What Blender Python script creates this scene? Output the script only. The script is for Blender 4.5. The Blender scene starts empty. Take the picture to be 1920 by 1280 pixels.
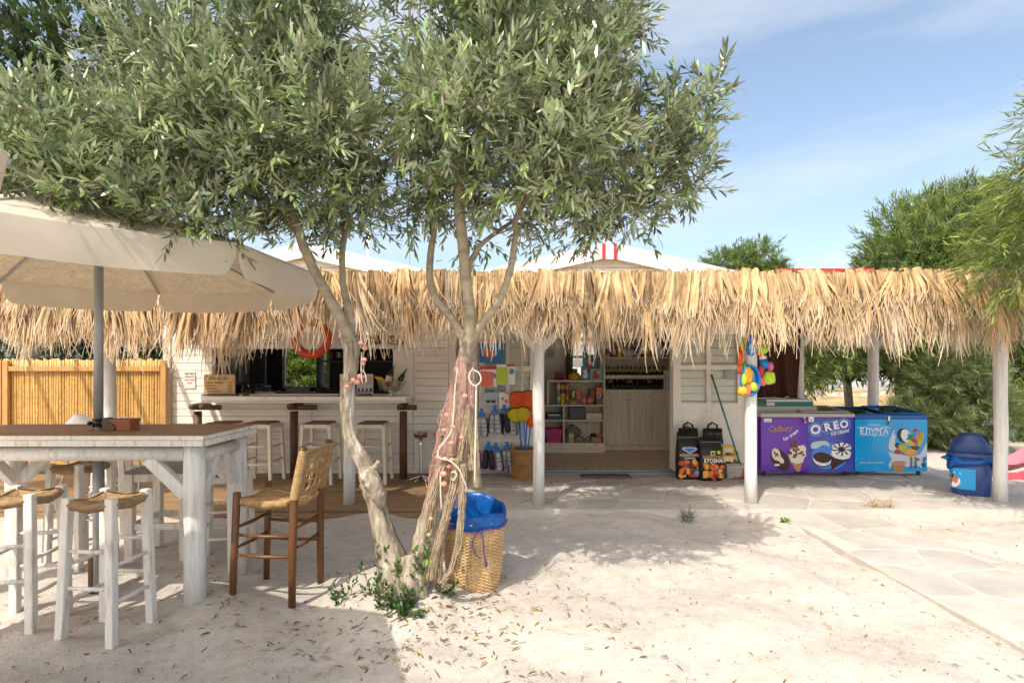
import bpy, math, random
import numpy as np
from mathutils import Vector, Matrix, Euler
PI = math.pi
rad = math.radians
R = random.Random(7)
NR = np.random.RandomState(7)
scene = bpy.context.scene
C = scene.collection

# ---------------------------------------------------------------- camera
F = 1050.0; HX = 960.0; HY = 690.0; EYE = 1.5
cd = bpy.data.cameras.new('camera'); cam = bpy.data.objects.new('camera', cd); C.objects.link(cam)
cam.location = (0, 0, EYE); cam.rotation_euler = (PI/2, 0, 0)
cd.sensor_fit = 'HORIZONTAL'; cd.sensor_width = 36.0; cd.lens = 36.0*F/1920.0
cd.shift_y = 50.0/1920.0
cd.clip_start = 0.05; cd.clip_end = 2000
scene.camera = cam

# ---------------------------------------------------------------- sky, sun, exposure
SUN_EL = rad(51.0); SUN_H = Vector((0.50, 0.866))          # horizontal heading of the light
SKY_STRENGTH = 0.15; SUN_STRENGTH = 2.0; EXPOSURE = 1.13
world = bpy.data.worlds.new('World'); scene.world = world; world.use_nodes = True
wn = world.node_tree; wn.nodes.clear()
wo = wn.nodes.new('ShaderNodeOutputWorld'); bg = wn.nodes.new('ShaderNodeBackground')
sky = wn.nodes.new('ShaderNodeTexSky'); sky.sky_type = 'NISHITA'; sky.sun_disc = False
sky.sun_elevation = SUN_EL; sky.sun_rotation = math.atan2(-SUN_H.x, -SUN_H.y)
sky.air_density = 0.85; sky.dust_density = 3.2; sky.ozone_density = 1.0; sky.altitude = 0
tc = wn.nodes.new('ShaderNodeTexCoord'); mp = wn.nodes.new('ShaderNodeMapping')
mp.inputs['Rotation'].default_value = (0.0, rad(-18), rad(20)); mp.inputs['Scale'].default_value = (1.1, 2.0, 6.5)
nz = wn.nodes.new('ShaderNodeTexNoise'); nz.inputs['Scale'].default_value = 1.3; nz.inputs['Detail'].default_value = 6; nz.inputs['Roughness'].default_value = 0.5
mr = wn.nodes.new('ShaderNodeMapRange'); mr.inputs['From Min'].default_value = 0.46; mr.inputs['From Max'].default_value = 0.74; mr.inputs['To Min'].default_value = 0.04; mr.inputs['To Max'].default_value = 0.62
mx = wn.nodes.new('ShaderNodeMix'); mx.data_type = 'RGBA'; mx.inputs[7].default_value = (3.2, 3.45, 3.9, 1)
wn.links.new(tc.outputs['Generated'], mp.inputs['Vector']); wn.links.new(mp.outputs[0], nz.inputs['Vector'])
wn.links.new(nz.outputs[0], mr.inputs[0]); wn.links.new(mr.outputs[0], mx.inputs[0])
wb = wn.nodes.new('ShaderNodeMix'); wb.data_type = 'RGBA'; wb.blend_type = 'MULTIPLY'; wb.inputs[0].default_value = 1.0; wb.inputs[7].default_value = (1.0, .965, .87, 1)   # the photograph's warm white balance
wn.links.new(sky.outputs[0], mx.inputs[6]); wn.links.new(mx.outputs[2], wb.inputs[6]); wn.links.new(wb.outputs[2], bg.inputs[0])
bg.inputs[1].default_value = SKY_STRENGTH
wn.links.new(bg.outputs[0], wo.inputs[0])
sd = bpy.data.lights.new('sun', 'SUN'); sd.energy = SUN_STRENGTH; sd.angle = rad(0.5); sd.color = (1.0, 0.93, 0.82)
sun = bpy.data.objects.new('sun', sd); C.objects.link(sun)
_d = Vector((SUN_H.x*math.cos(SUN_EL), SUN_H.y*math.cos(SUN_EL), -math.sin(SUN_EL)))
sun.rotation_euler = _d.to_track_quat('-Z', 'Y').to_euler(); sun.location = (-6, -10, 14)
vs = scene.view_settings; vs.view_transform = 'Standard'; vs.look = 'None'; vs.exposure = EXPOSURE; vs.gamma = 1.0; vs.use_curve_mapping = False
scene.cycles.max_bounces = 12; scene.cycles.diffuse_bounces = 8; scene.cycles.transparent_max_bounces = 8
scene.cycles.use_denoising = True
scene.cycles.sample_clamp_indirect = 8

# ---------------------------------------------------------------- helpers
def PX(px, Y): return (px-HX)/F*Y
def PZ(py, Y): return EYE-(py-HY)/F*Y
def P(px, py, Y): return Vector((PX(px, Y), Y, PZ(py, Y)))

class MB:
    """collects shapes for ONE mesh object"""
    def __init__(s): s.v = []; s.f = []; s.m = []; s.c = []; s.s = []
    def add(s, vs, fs, mi=0, col=(1, 1, 1), smooth=False):
        o = len(s.v); s.v.extend([tuple(p) for p in vs])
        if isinstance(col, list): s.c.extend(col)
        else: s.c.extend([col]*len(vs))
        for f in fs:
            s.f.append(tuple(o+i for i in f)); s.m.append(mi); s.s.append(smooth)
        return s
    def box(s, x0, x1, y0, y1, z0, z1, mi=0, col=(1, 1, 1)):
        v = [(x0,y0,z0),(x1,y0,z0),(x1,y1,z0),(x0,y1,z0),(x0,y0,z1),(x1,y0,z1),(x1,y1,z1),(x0,y1,z1)]
        f = [(0,3,2,1),(4,5,6,7),(0,1,5,4),(1,2,6,5),(2,3,7,6),(3,0,4,7)]
        return s.add(v, f, mi, col)
    def bar(s, p, q, w, h, mi=0, up=(0,0,1), col=(1,1,1), taper=1.0):
        """rectangular bar from p to q"""
        p = Vector(p); q = Vector(q); d = (q-p).normalized(); u = Vector(up)
        if abs(d.dot(u)) > .98: u = Vector((0,1,0))
        a = d.cross(u).normalized(); b = a.cross(d).normalized()
        v = []
        for e, k in ((p, 1.0), (q, taper)):
            for sx, sy in ((-1,-1),(1,-1),(1,1),(-1,1)): v.append(e+a*(sx*w/2*k)+b*(sy*h/2*k))
        return s.add(v, [(0,1,2,3),(7,6,5,4),(0,4,5,1),(1,5,6,2),(2,6,7,3),(3,7,4,0)], mi, col)
    def tube(s, pts, r, n=8, mi=0, smooth=True, caps=True, col=(1,1,1), rough=0.0, closed=False, flat=1.0):
        pts = [Vector(p) for p in pts]; k = len(pts)
        rs = r if isinstance(r, (list, tuple)) else [r]*k
        v = []; f = []; ref = None
        for i in range(k):
            if closed: d = pts[(i+1) % k]-pts[(i-1) % k]
            elif i == 0: d = pts[1]-pts[0]
            elif i == k-1: d = pts[-1]-pts[-2]
            else: d = pts[i+1]-pts[i-1]
            if d.length < 1e-9: d = Vector((0,0,1))
            d.normalize()
            if ref is None:
                ref = Vector((0,0,1)) if abs(d.z) < .9 else Vector((1,0,0))
            a = (ref-d*ref.dot(d))
            if a.length < 1e-6: a = Vector((0,1,0))-d*d.y
            a.normalize(); b = d.cross(a); ref = a
            for j in range(n):
                t = 2*PI*j/n; rr = rs[i]*(1+(R.uniform(-rough, rough) if rough else 0))
                v.append(pts[i]+a*(math.cos(t)*rr)+b*(math.sin(t)*rr*flat))
        for i in range(k if closed else k-1):
            i2 = (i+1) % k
            for j in range(n):
                f.append((i*n+j, i*n+(j+1) % n, i2*n+(j+1) % n, i2*n+j))
        if caps and not closed:
            f.append(tuple(range(n-1, -1, -1))); f.append(tuple((k-1)*n+j for j in range(n)))
        return s.add(v, f, mi, col, smooth)
    def cyl(s, p, q, r, r2=None, n=16, mi=0, col=(1,1,1), smooth=True):
        return s.tube([p, q], [r, r if r2 is None else r2], n, mi, smooth, True, col)
    def lathe(s, prof, n=20, mi=0, c=(0,0,0), smooth=True, sx=1.0, sy=1.0, col=(1,1,1), cap0=True, cap1=True):
        v = []; f = []
        for (r, z) in prof:
            for j in range(n):
                t = 2*PI*j/n; v.append((c[0]+r*math.cos(t)*sx, c[1]+r*math.sin(t)*sy, c[2]+z))
        for i in range(len(prof)-1):
            for j in range(n): f.append((i*n+j, i*n+(j+1) % n, (i+1)*n+(j+1) % n, (i+1)*n+j))
        if cap0: f.append(tuple(range(n-1, -1, -1)))
        if cap1: f.append(tuple((len(prof)-1)*n+j for j in range(n)))
        return s.add(v, f, mi, col, smooth)
    def ball(s, c, rx, ry=None, rz=None, n=12, m=8, mi=0, col=(1,1,1), rot=None, lump=0.0):
        ry = rx if ry is None else ry; rz = rx if rz is None else rz
        v = [(0,0,rz)]; f = []
        for i in range(1, m):
            a = PI*i/m
            for j in range(n):
                b = 2*PI*j/n; k = 1+(R.uniform(-lump, lump) if lump else 0)
                v.append((rx*math.sin(a)*math.cos(b)*k, ry*math.sin(a)*math.sin(b)*k, rz*math.cos(a)*k))
        v.append((0,0,-rz)); L = len(v)-1
        for j in range(n): f.append((0, 1+j, 1+(j+1) % n)); f.append((L, L-n+(j+1) % n, L-n+j))
        for i in range(m-2):
            for j in range(n): f.append((1+i*n+j, 1+(i+1)*n+j, 1+(i+1)*n+(j+1) % n, 1+i*n+(j+1) % n))
        M = Euler(rot).to_matrix() if rot else None
        v = [(M @ Vector(p) if M else Vector(p))+Vector(c) for p in v]
        return s.add(v, f, mi, col, True)
    def prism(s, pts, y0, y1, mi=0, col=(1,1,1)):
        """(x,z) outline, counter-clockwise seen from -Y, from y0 (front) to y1 (back)"""
        n = len(pts); v = [(x, y0, z) for x, z in pts]+[(x, y1, z) for x, z in pts]
        f = [tuple(range(n)), tuple(range(2*n-1, n-1, -1))]
        for i in range(n): j = (i+1) % n; f.append((j, i, n+i, n+j))
        return s.add(v, f, mi, col)
    def poly(s, pts, y, mi=0, col=(1,1,1)):
        return s.add([(x, y, z) for x, z in pts], [tuple(range(len(pts)))], mi, col)
    def text(s, txt, cx, y, cz, size, mi=0, rot=0.0, bold=0.0, shear=0.0, sx=1.0, depth=0.001, align='CENTER', curve=0.0):
        cu = bpy.data.curves.new('t', 'FONT'); cu.body = txt; cu.size = size; cu.align_x = align; cu.align_y = 'CENTER'
        cu.offset = bold*size; cu.shear = shear; cu.resolution_u = 3; cu.extrude = depth
        to = bpy.data.objects.new('t', cu); me = bpy.data.meshes.new_from_object(to)
        ca, sa = math.cos(rot), math.sin(rot); vs_ = []
        for w in me.vertices:
            x, z = w.co.x*sx, w.co.y
            if curve: z += -curve*x*x
            vs_.append((cx+x*ca-z*sa, y-w.co.z, cz+x*sa+z*ca))
        s.add(vs_, [tuple(p.vertices) for p in me.polygons], mi)
        bpy.data.meshes.remove(me); bpy.data.objects.remove(to); bpy.data.curves.remove(cu)
        return s
    def mesh(s, name, mats):
        me = bpy.data.meshes.new(name); me.from_pydata(s.v, [], s.f)
        for m in (mats if isinstance(mats, (list, tuple)) else [mats]): me.materials.append(m)
        me.polygons.foreach_set('material_index', s.m); me.polygons.foreach_set('use_smooth', s.s)
        ca = me.color_attributes.new('Col', 'FLOAT_COLOR', 'POINT')
        a = np.ones((len(s.v), 4), np.float32); a[:, :3] = np.array(s.c, np.float32).reshape(-1, 3); ca.data.foreach_set('color', a.ravel())
        me.update(); return me
    def build(s, name, mats, parent=None, bevel=0.0, loc=None, world=False):
        o = bpy.data.objects.new(name, s.mesh(name, mats)); C.objects.link(o)
        if parent is not None:
            o.parent = parent
            if world: o.location = -Vector(parent.location)
        if loc is not None: o.location = loc
        if bevel:
            b = o.modifiers.new('bevel', 'BEVEL'); b.width = bevel; b.segments = 2; b.limit_method = 'ANGLE'; b.angle_limit = rad(40)
        return o

def obj(name, me, parent=None, loc=(0,0,0), rot=(0,0,0), scale=(1,1,1)):
    o = bpy.data.objects.new(name, me); C.objects.link(o); o.parent = parent
    o.location = loc; o.rotation_euler = rot; o.scale = scale; return o
def tag(o, label=None, cat=None, group=None, kind=None):
    if label: o['label'] = label
    if cat: o['category'] = cat
    if group: o['group'] = group
    if kind: o['kind'] = kind
    return o
def thing(name, label, cat, loc=(0,0,0), rz=0.0, group=None):
    o = bpy.data.objects.new(name, None); C.objects.link(o); o.empty_display_size = .1
    o.location = loc; o.rotation_euler = (0, 0, rz); return tag(o, label, cat, group)
KIDS = {}
def kids(o): return [c for c in C.objects if c.parent == o]
def dup(root, loc, rz=0.0, label=None, group=None, scale=None):
    r = root.copy(); C.objects.link(r); r.location = loc; r.rotation_euler = (0, 0, rz)
    if label: r['label'] = label
    if group: r['group'] = group
    if scale: r.scale = scale
    for ch in kids(root):
        c = ch.copy(); C.objects.link(c); c.parent = r
        for g in kids(ch):
            d = g.copy(); C.objects.link(d); d.parent = c
    return r
def big_mesh(name, v, f4, mat, col=None, smooth=False):
    """numpy quads / tris -> mesh"""
    me = bpy.data.meshes.new(name); nv = len(v); nf, k = f4.shape
    me.vertices.add(nv); me.vertices.foreach_set('co', np.ascontiguousarray(v, np.float32).ravel())
    me.loops.add(nf*k); me.loops.foreach_set('vertex_index', np.ascontiguousarray(f4, np.int32).ravel())
    me.polygons.add(nf); me.polygons.foreach_set('loop_start', np.arange(0, nf*k, k, dtype=np.int32))
    me.polygons.foreach_set('loop_total', np.full(nf, k, np.int32))
    if smooth: me.polygons.foreach_set('use_smooth', np.ones(nf, bool))
    me.materials.append(mat)
    if col is not None:
        ca = me.color_attributes.new('Col', 'FLOAT_COLOR', 'POINT'); a = np.ones((nv, 4), np.float32); a[:, :3] = col; ca.data.foreach_set('color', a.ravel())
    me.update(); me.validate(); return me

# ---------------------------------------------------------------- materials
MATS = {}
def mat(name, col, rough=.6, metal=0.0, var=.12, vscale=8.0, stretch=(1,1,1), bump=0.0, bscale=60.0, spec=.5, rnd=0.0,
        attr=False, transl=0.0, dirt=None, dirt_amt=0.0, dscale=3.0, back=None, coat=0.0, alpha=1.0, emit=None, bdist=.01, detail=4):
    if name in MATS: return MATS[name]
    m = bpy.data.materials.new(name); MATS[name] = m; m.use_nodes = True; nt = m.node_tree; N = nt.nodes; L = nt.links
    b = N['Principled BSDF']; b.inputs['Roughness'].default_value = rough; b.inputs['Metallic'].default_value = metal
    b.inputs['Specular IOR Level'].default_value = spec; b.inputs['Coat Weight'].default_value = coat; b.inputs['Alpha'].default_value = alpha
    t = N.new('ShaderNodeTexCoord'); oi = N.new('ShaderNodeObjectInfo')
    off = N.new('ShaderNodeVectorMath'); off.operation = 'ADD'; sc = N.new('ShaderNodeMath'); sc.operation = 'MULTIPLY'; sc.inputs[1].default_value = 37.0
    L.new(oi.outputs['Random'], sc.inputs[0]); L.new(t.outputs['Object'], off.inputs[0]); L.new(sc.outputs[0], off.inputs[1])
    mpn = N.new('ShaderNodeMapping'); mpn.inputs['Scale'].default_value = stretch; L.new(off.outputs[0], mpn.inputs[0])
    def noise(scale, det=detail, rg=.6):
        n = N.new('ShaderNodeTexNoise'); n.inputs['Scale'].default_value = scale; n.inputs['Detail'].default_value = det; n.inputs['Roughness'].default_value = rg
        L.new(mpn.outputs[0], n.inputs['Vector']); return n.outputs[0]
    def rng(src, a, c_, lo, hi):
        r_ = N.new('ShaderNodeMapRange'); r_.inputs['From Min'].default_value = a; r_.inputs['From Max'].default_value = c_
        r_.inputs['To Min'].default_value = lo; r_.inputs['To Max'].default_value = hi; L.new(src, r_.inputs[0]); return r_.outputs[0]
    def mixc(fac, A, B):
        x = N.new('ShaderNodeMix'); x.data_type = 'RGBA'
        if isinstance(fac, float): x.inputs[0].default_value = fac
        else: L.new(fac, x.inputs[0])
        for k, q in ((6, A), (7, B)):
            if isinstance(q, tuple): x.inputs[k].default_value = (*q, 1)
            else: L.new(q, x.inputs[k])
        return x.outputs[2]
    cur = tuple(col)
    if back is not None:
        g = N.new('ShaderNodeNewGeometry'); cur = mixc(g.outputs['Backfacing'], cur, tuple(back))
    if dirt is not None:
        cur = mixc(rng(noise(dscale, 6, .65), .52, .72, 0.0, dirt_amt), cur, tuple(dirt))
    val = None
    if var: val = rng(noise(vscale), .3, .7, 1-var, 1+var)
    if rnd:
        r2 = rng(oi.outputs['Random'], 0, 1, 1-rnd, 1+rnd)
        if val is None: val = r2
        else:
            q = N.new('ShaderNodeMath'); q.operation = 'MULTIPLY'; L.new(val, q.inputs[0]); L.new(r2, q.inputs[1]); val = q.outputs[0]
    if isinstance(cur, tuple):
        rgb = N.new('ShaderNodeRGB'); rgb.outputs[0].default_value = (*cur, 1); cur = rgb.outputs[0]
    if val is not None:
        s_ = N.new('ShaderNodeVectorMath'); s_.operation = 'SCALE'; L.new(cur, s_.inputs[0]); L.new(val, s_.inputs['Scale']); cur = s_.outputs[0]
    if attr:
        a_ = N.new('ShaderNodeAttribute'); a_.attribute_name = 'Col'; s_ = N.new('ShaderNodeVectorMath'); s_.operation = 'MULTIPLY'
        L.new(cur, s_.inputs[0]); L.new(a_.outputs['Color'], s_.inputs[1]); cur = s_.outputs[0]
    L.new(cur, b.inputs['Base Color'])
    if bump:
        bp = N.new('ShaderNodeBump'); bp.inputs['Strength'].default_value = bump; bp.inputs['Distance'].default_value = bdist
        L.new(noise(bscale, 5, .6), bp.inputs['Height']); L.new(bp.outputs[0], b.inputs['Normal'])
    if emit: b.inputs['Emission Color'].default_value = (*emit[0], 1); b.inputs['Emission Strength'].default_value = emit[1]
    if transl:
        tr = N.new('ShaderNodeBsdfTranslucent'); L.new(cur, tr.inputs[0]); ms = N.new('ShaderNodeMixShader'); ms.inputs[0].default_value = transl
        L.new(b.outputs[0], ms.inputs[1]); L.new(tr.outputs[0], ms.inputs[2]); L.new(ms.outputs[0], N['Material Output'].inputs[0])
    return m
def glassmat(name, tint=(1,1,1), refl=.12, rough=.02):
    m = bpy.data.materials.new(name); m.use_nodes = True; N = m.node_tree.nodes; L = m.node_tree.links; N.clear()
    o = N.new('ShaderNodeOutputMaterial'); tr = N.new('ShaderNodeBsdfTransparent'); tr.inputs[0].default_value = (*tint, 1)
    gl = N.new('ShaderNodeBsdfGlossy'); gl.inputs['Roughness'].default_value = rough; fr = N.new('ShaderNodeLayerWeight'); fr.inputs[0].default_value = refl
    ms = N.new('ShaderNodeMixShader'); L.new(fr.outputs['Fresnel'], ms.inputs[0]); L.new(tr.outputs[0], ms.inputs[1]); L.new(gl.outputs[0], ms.inputs[2]); L.new(ms.outputs[0], o.inputs[0])
    return m
WHITE = mat('white_paint', (.80,.76,.685), .6, var=.05, vscale=6, bump=.15, bscale=40, stretch=(1,1,1), dirt=(.42,.36,.28), dirt_amt=.35, dscale=5)
BOARD = mat('board_paint', (.80,.755,.68), .55, var=.05, vscale=4, stretch=(.6,6,9), bump=.12, bscale=14, rnd=.035, dirt=(.55,.5,.42), dirt_amt=.25, dscale=2)
POSTW = mat('post_paint', (.76,.74,.70), .65, var=.10, vscale=7, stretch=(9,9,.7), bump=.5, bscale=11, dirt=(.40,.35,.28), dirt_amt=.65, dscale=4, rnd=.03)
STOOLW = mat('stool_paint', (.76,.72,.66), .6, var=.09, vscale=8, stretch=(6,6,1.0), bump=.35, bscale=14, dirt=(.34,.26,.17), dirt_amt=.7, dscale=4.5)
TOPW = mat('table_top_wood', (.25,.15,.078), .6, var=.35, vscale=4, stretch=(1,12,12), bump=.3, bscale=10, rnd=.18)
DARKW = mat('dark_log', (.105,.055,.025), .55, var=.3, vscale=5, stretch=(6,6,1), bump=.3, bscale=10)
BROWNW = mat('chair_wood', (.155,.062,.018), .42, var=.35, vscale=6, stretch=(7,7,1), bump=.15, bscale=12, dirt=(.08,.03,.012), dirt_amt=.7, dscale=3)
DECK = mat('deck_wood', (.26,.16,.08), .65, var=.25, vscale=3, stretch=(1,14,14), bump=.3, bscale=9, rnd=.15, dirt=(.18,.11,.06), dirt_amt=.4, dscale=1.5)
RUSH = mat('rush_seat', (.36,.235,.12), .7, var=.3, vscale=30, bump=.5, bscale=120, dirt=(.16,.10,.05), dirt_amt=.5, dscale=8, bdist=.004)
ROPE = mat('chair_rope', (.43,.275,.12), .6, var=.25, vscale=25, bump=.5, bscale=140, bdist=.004)
STRAW = mat('straw', (.62,.435,.24), .62, var=.2, vscale=6, attr=True, transl=.22, spec=.3)
REED = mat('reed', (.58,.35,.11), .45, var=.22, vscale=5, stretch=(3,3,6), bump=.1, bscale=20, rnd=.2, dirt=(.22,.12,.035), dirt_amt=.5, dscale=4)
PINE = mat('pine_wood', (.50,.27,.085), .5, var=.2, vscale=4, stretch=(8,8,1), bump=.15, bscale=10)
STEEL = mat('chrome', (.62,.60,.57), .14, 1.0, var=0)
GREYM = mat('grey_metal', (.36,.38,.39), .4, .3, var=.05)
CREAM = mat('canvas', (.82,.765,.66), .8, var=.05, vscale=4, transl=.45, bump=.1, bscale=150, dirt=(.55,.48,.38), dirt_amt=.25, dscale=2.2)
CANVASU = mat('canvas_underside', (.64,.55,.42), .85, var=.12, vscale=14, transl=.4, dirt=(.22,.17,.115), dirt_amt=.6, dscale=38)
BLACK = mat('black_plastic', (.012,.012,.013), .35, var=0)
DGREY = mat('dark_grey', (.05,.05,.052), .5, var=.1)
LAM = mat('grey_laminate', (.66,.56,.44), .5, var=.22, vscale=3, stretch=(9,9,.6), bump=.05, bscale=10)
LAMFLOOR = mat('laminate_floor', (.50,.39,.26), .38, var=.2, vscale=2, stretch=(1,8,8))
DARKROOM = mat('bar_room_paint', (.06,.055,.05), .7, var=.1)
ROOM = mat('shop_room_paint', (.76,.73,.68), .7, var=.05)
GLASS = glassmat('window_glass', (.96,.98,.97), .18)
DARKGLASS = glassmat('freezer_glass', (.35,.42,.42), .45)
def flat(name, col, rough=.5, **k): return mat(name, col, rough, var=k.pop('var', .04), **k)
RED = flat('red', (.55,.03,.03)); ORANGE = flat('orange_buoy', (.62,.07,.018), .42, var=.08, dirt=(.4,.05,.02), dirt_amt=.4)
PURPLE = flat('purple', (.13,.022,.44), .26, bump=.12, bscale=5, bdist=.01, coat=.4, var=.12, vscale=3); NAVY = flat('navy', (.05,.07,.42), .26, bump=.12, bscale=5, bdist=.01, coat=.4, var=.2, vscale=3); SKYB = flat('freezer_blue', (.005,.37,.80), .26, bump=.12, bscale=5, bdist=.01, coat=.4, var=.1, vscale=3)
LBLUE = flat('light_blue', (.10,.36,.75), .35); WHITEP = flat('white_print', (.85,.85,.84), .4); CHOC = flat('chocolate', (.045,.016,.008), .4)
MILK = flat('milk_chocolate', (.17,.06,.022), .4); WAFER = flat('wafer', (.50,.25,.085), .5, var=.2, vscale=40); VANIL = flat('vanilla', (.80,.72,.58), .4)
YELLOW = flat('yellow', (.75,.46,.02), .4); GREEN = flat('green', (.10,.36,.03), .4); LIME = flat('lime', (.45,.62,.03), .35); PINK = flat('pink', (.75,.10,.28), .4)
TEAL = flat('teal', (.0,.17,.15), .4); GOLDP = flat('gold_print', (.48,.24,.09), .35, metal=.3); TURQ = flat('turquoise', (.05,.32,.45), .4)
ORANGEP = flat('orange_plastic', (.80,.16,.01), .35); BLUEP = flat('blue_plastic', (.01,.17,.55), .3); CORAL = flat('coral_plastic', (.78,.16,.10), .4)
NAVYP = flat('bin_blue', (.032,.070,.225), .45, var=.1, vscale=9); TERRA = flat('terracotta', (.33,.10,.045), .6, var=.1)
# ================================================================ SETTING: ground
def axis(lo, hi, fine_lo, fine_hi, step):
    a = list(np.arange(fine_lo, fine_hi+1e-6, step)); s = step; x = fine_lo
    left = []
    while x > lo: s *= 1.35; x -= s; left.append(x)
    s = step; x = fine_hi; right = []
    while x < hi: s *= 1.35; x += s; right.append(x)
    return np.array(left[::-1]+a+right)
gx = axis(-300, 300, -4.5, 6.5, .05); gy = axis(-60, 700, .6, 8.2, .05)
GX, GY = np.meshgrid(gx, gy); GZ = np.zeros_like(GX)
for k in range(90):
    wl = NR.uniform(.14, 1.3); th = NR.uniform(0, 2*PI); ph = NR.uniform(0, 2*PI)
    GZ += .0026*wl**.8*1.2*np.sin((GX*math.cos(th)+GY*math.sin(th))*2*PI/wl+ph)
for k in range(900):                                             # scuffs and footprints
    cx, cy, r = NR.uniform(-4.5, 6), NR.uniform(1.0, 8), NR.uniform(.04, .13)
    d2 = ((GX-cx)**2+(GY-cy)**2)/(r*r); GZ += NR.uniform(-.020, .009)*np.exp(-d2)
for (cx, cy, r, h) in ((-.7, 3.62, .42, .075), (2.55, 5.5, .18, .04), (-.4, 3.55, .2, .03), (-1.992, 3.52, .13, .03), (-1.992, 4.06, .13, .025), (-2.45, 3.06, .06, .018), (-2.17, 3.04, .06, .018), (-2.15, 3.33, .06, .018), (-1.78, 3.62, .06, .014), (-1.39, 3.56, .06, .014), (-1.73, 3.96, .06, .014), (-1.35, 3.92, .06, .014), (-2.72, 3.12, .06, .018), (-.27, 3.86, .25, .015), (-.5, 5.55, .5, .02), (1.2, 5.6, .5, .03)):
    GZ += h*np.exp(-((GX-cx)**2+(GY-cy)**2)/(r*r))
GZ *= np.clip((13-np.abs(GY-3))/6, 0, 1)*np.clip((14-np.abs(GX))/6, 0, 1)
far = np.clip((GY-60)/200, 0, 1); GZ += far*2.0
def ground_z(x, y):
    i = min(max(int(np.searchsorted(gx, x))-1, 0), len(gx)-2); j = min(max(int(np.searchsorted(gy, y))-1, 0), len(gy)-2)
    return float(GZ[j, i])
ny, nx = GX.shape; idx = np.arange(ny*nx).reshape(ny, nx)
SAND = mat('sand', (.515,.47,.415), .9, var=.12, vscale=14, bump=.7, bscale=85, spec=.15, bdist=.008, dirt=(.36,.30,.24), dirt_amt=.5, dscale=110)
fq = np.stack([idx[:-1,:-1].ravel(), idx[:-1,1:].ravel(), idx[1:,1:].ravel(), idx[1:,:-1].ravel()], 1)
g = obj('sandy_ground', big_mesh('sandy_ground', np.stack([GX.ravel(), GY.ravel(), GZ.ravel()], 1), fq, SAND, smooth=True)); tag(g, kind='structure')
DRY = mat('dry_grass', (.45,.29,.13), .95, var=.4, vscale=.9, bump=.4, bscale=12, dirt=(.24,.19,.09), dirt_amt=.6, dscale=.6)
mb = MB()
for (a0, a1, b0, b1) in ((4.5, 60, 16, 37), (-60, -4, 18, 60)):
    xs = np.linspace(a0, a1, 40); ys = np.linspace(b0, b1, 24)
    vv = [(x, y+.4*math.sin(x*2.1)*(y > b0+1), .03+.35*abs(math.sin(x*.8+y*.6))*math.sin(PI*j/23)+.05*R.random()) for j, y in enumerate(ys) for x in xs]
    mb.add(vv, [(j*40+i, j*40+i+1, (j+1)*40+i+1, (j+1)*40+i) for j in range(23) for i in range(39)], 0, smooth=True)
tag(mb.build('dry_field', DRY), kind='structure')
mb = MB(); mb.box(3, 90, 37.2, 52, .0, .28)
tag(mb.build('far_road', mat('pale_road', (.42,.40,.37), .9, var=.1, vscale=1)), kind='structure')

# ---- paving
STONE = mat('flagstone', (.445,.415,.375), .75, var=.14, vscale=3.5, bump=.35, bscale=14, rnd=.10, dirt=(.56,.50,.42), dirt_amt=.6, dscale=2.5, bdist=.006)
MORTAR = mat('mortar', (.53,.485,.43), .9, var=.12, vscale=9, bump=.4, bscale=60)
def clip(poly, nx_, ny_, d):
    out = []
    for i in range(len(poly)):
        a = poly[i]; b = poly[(i+1) % len(poly)]
        da = a[0]*nx_+a[1]*ny_-d; db = b[0]*nx_+b[1]*ny_-d
        if da <= 0: out.append(a)
        if da*db < 0:
            t = da/(da-db); out.append((a[0]+(b[0]-a[0])*t, a[1]+(b[1]-a[1])*t))
    return out
def voronoi(x0, x1, y0, y1, sx, sy, gap, jit=.42, edge=.0):
    pts = []; n = max(1, round((x1-x0)/sx)); m = max(1, round((y1-y0)/sy))
    for j in range(m):
        for i in range(n):
            o = .5*(j % 2) if n > 2 else 0
            pts.append((x0+(i+.5+o*.6-.15*(n > 2)+R.uniform(-jit, jit))*(x1-x0)/n, y0+(j+.5+R.uniform(-jit, jit))*(y1-y0)/m))
    res = []
    for i, p in enumerate(pts):
        poly = [(x0+edge, y0+edge), (x1-edge, y0+edge), (x1-edge, y1-edge), (x0+edge, y1-edge)]
        for k, q in enumerate(pts):
            if k == i: continue
            dx, dy = q[0]-p[0], q[1]-p[1]; L = math.hypot(dx, dy)
            if L > 3*max(sx, sy) or L < 1e-6: continue
            dx /= L; dy /= L; mxx, myy = (p[0]+q[0])/2, (p[1]+q[1])/2
            poly = clip(poly, dx, dy, mxx*dx+myy*dy-gap/2)
            if len(poly) < 3: break
        if len(poly) >= 3: res.append(poly)
    return res
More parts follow.
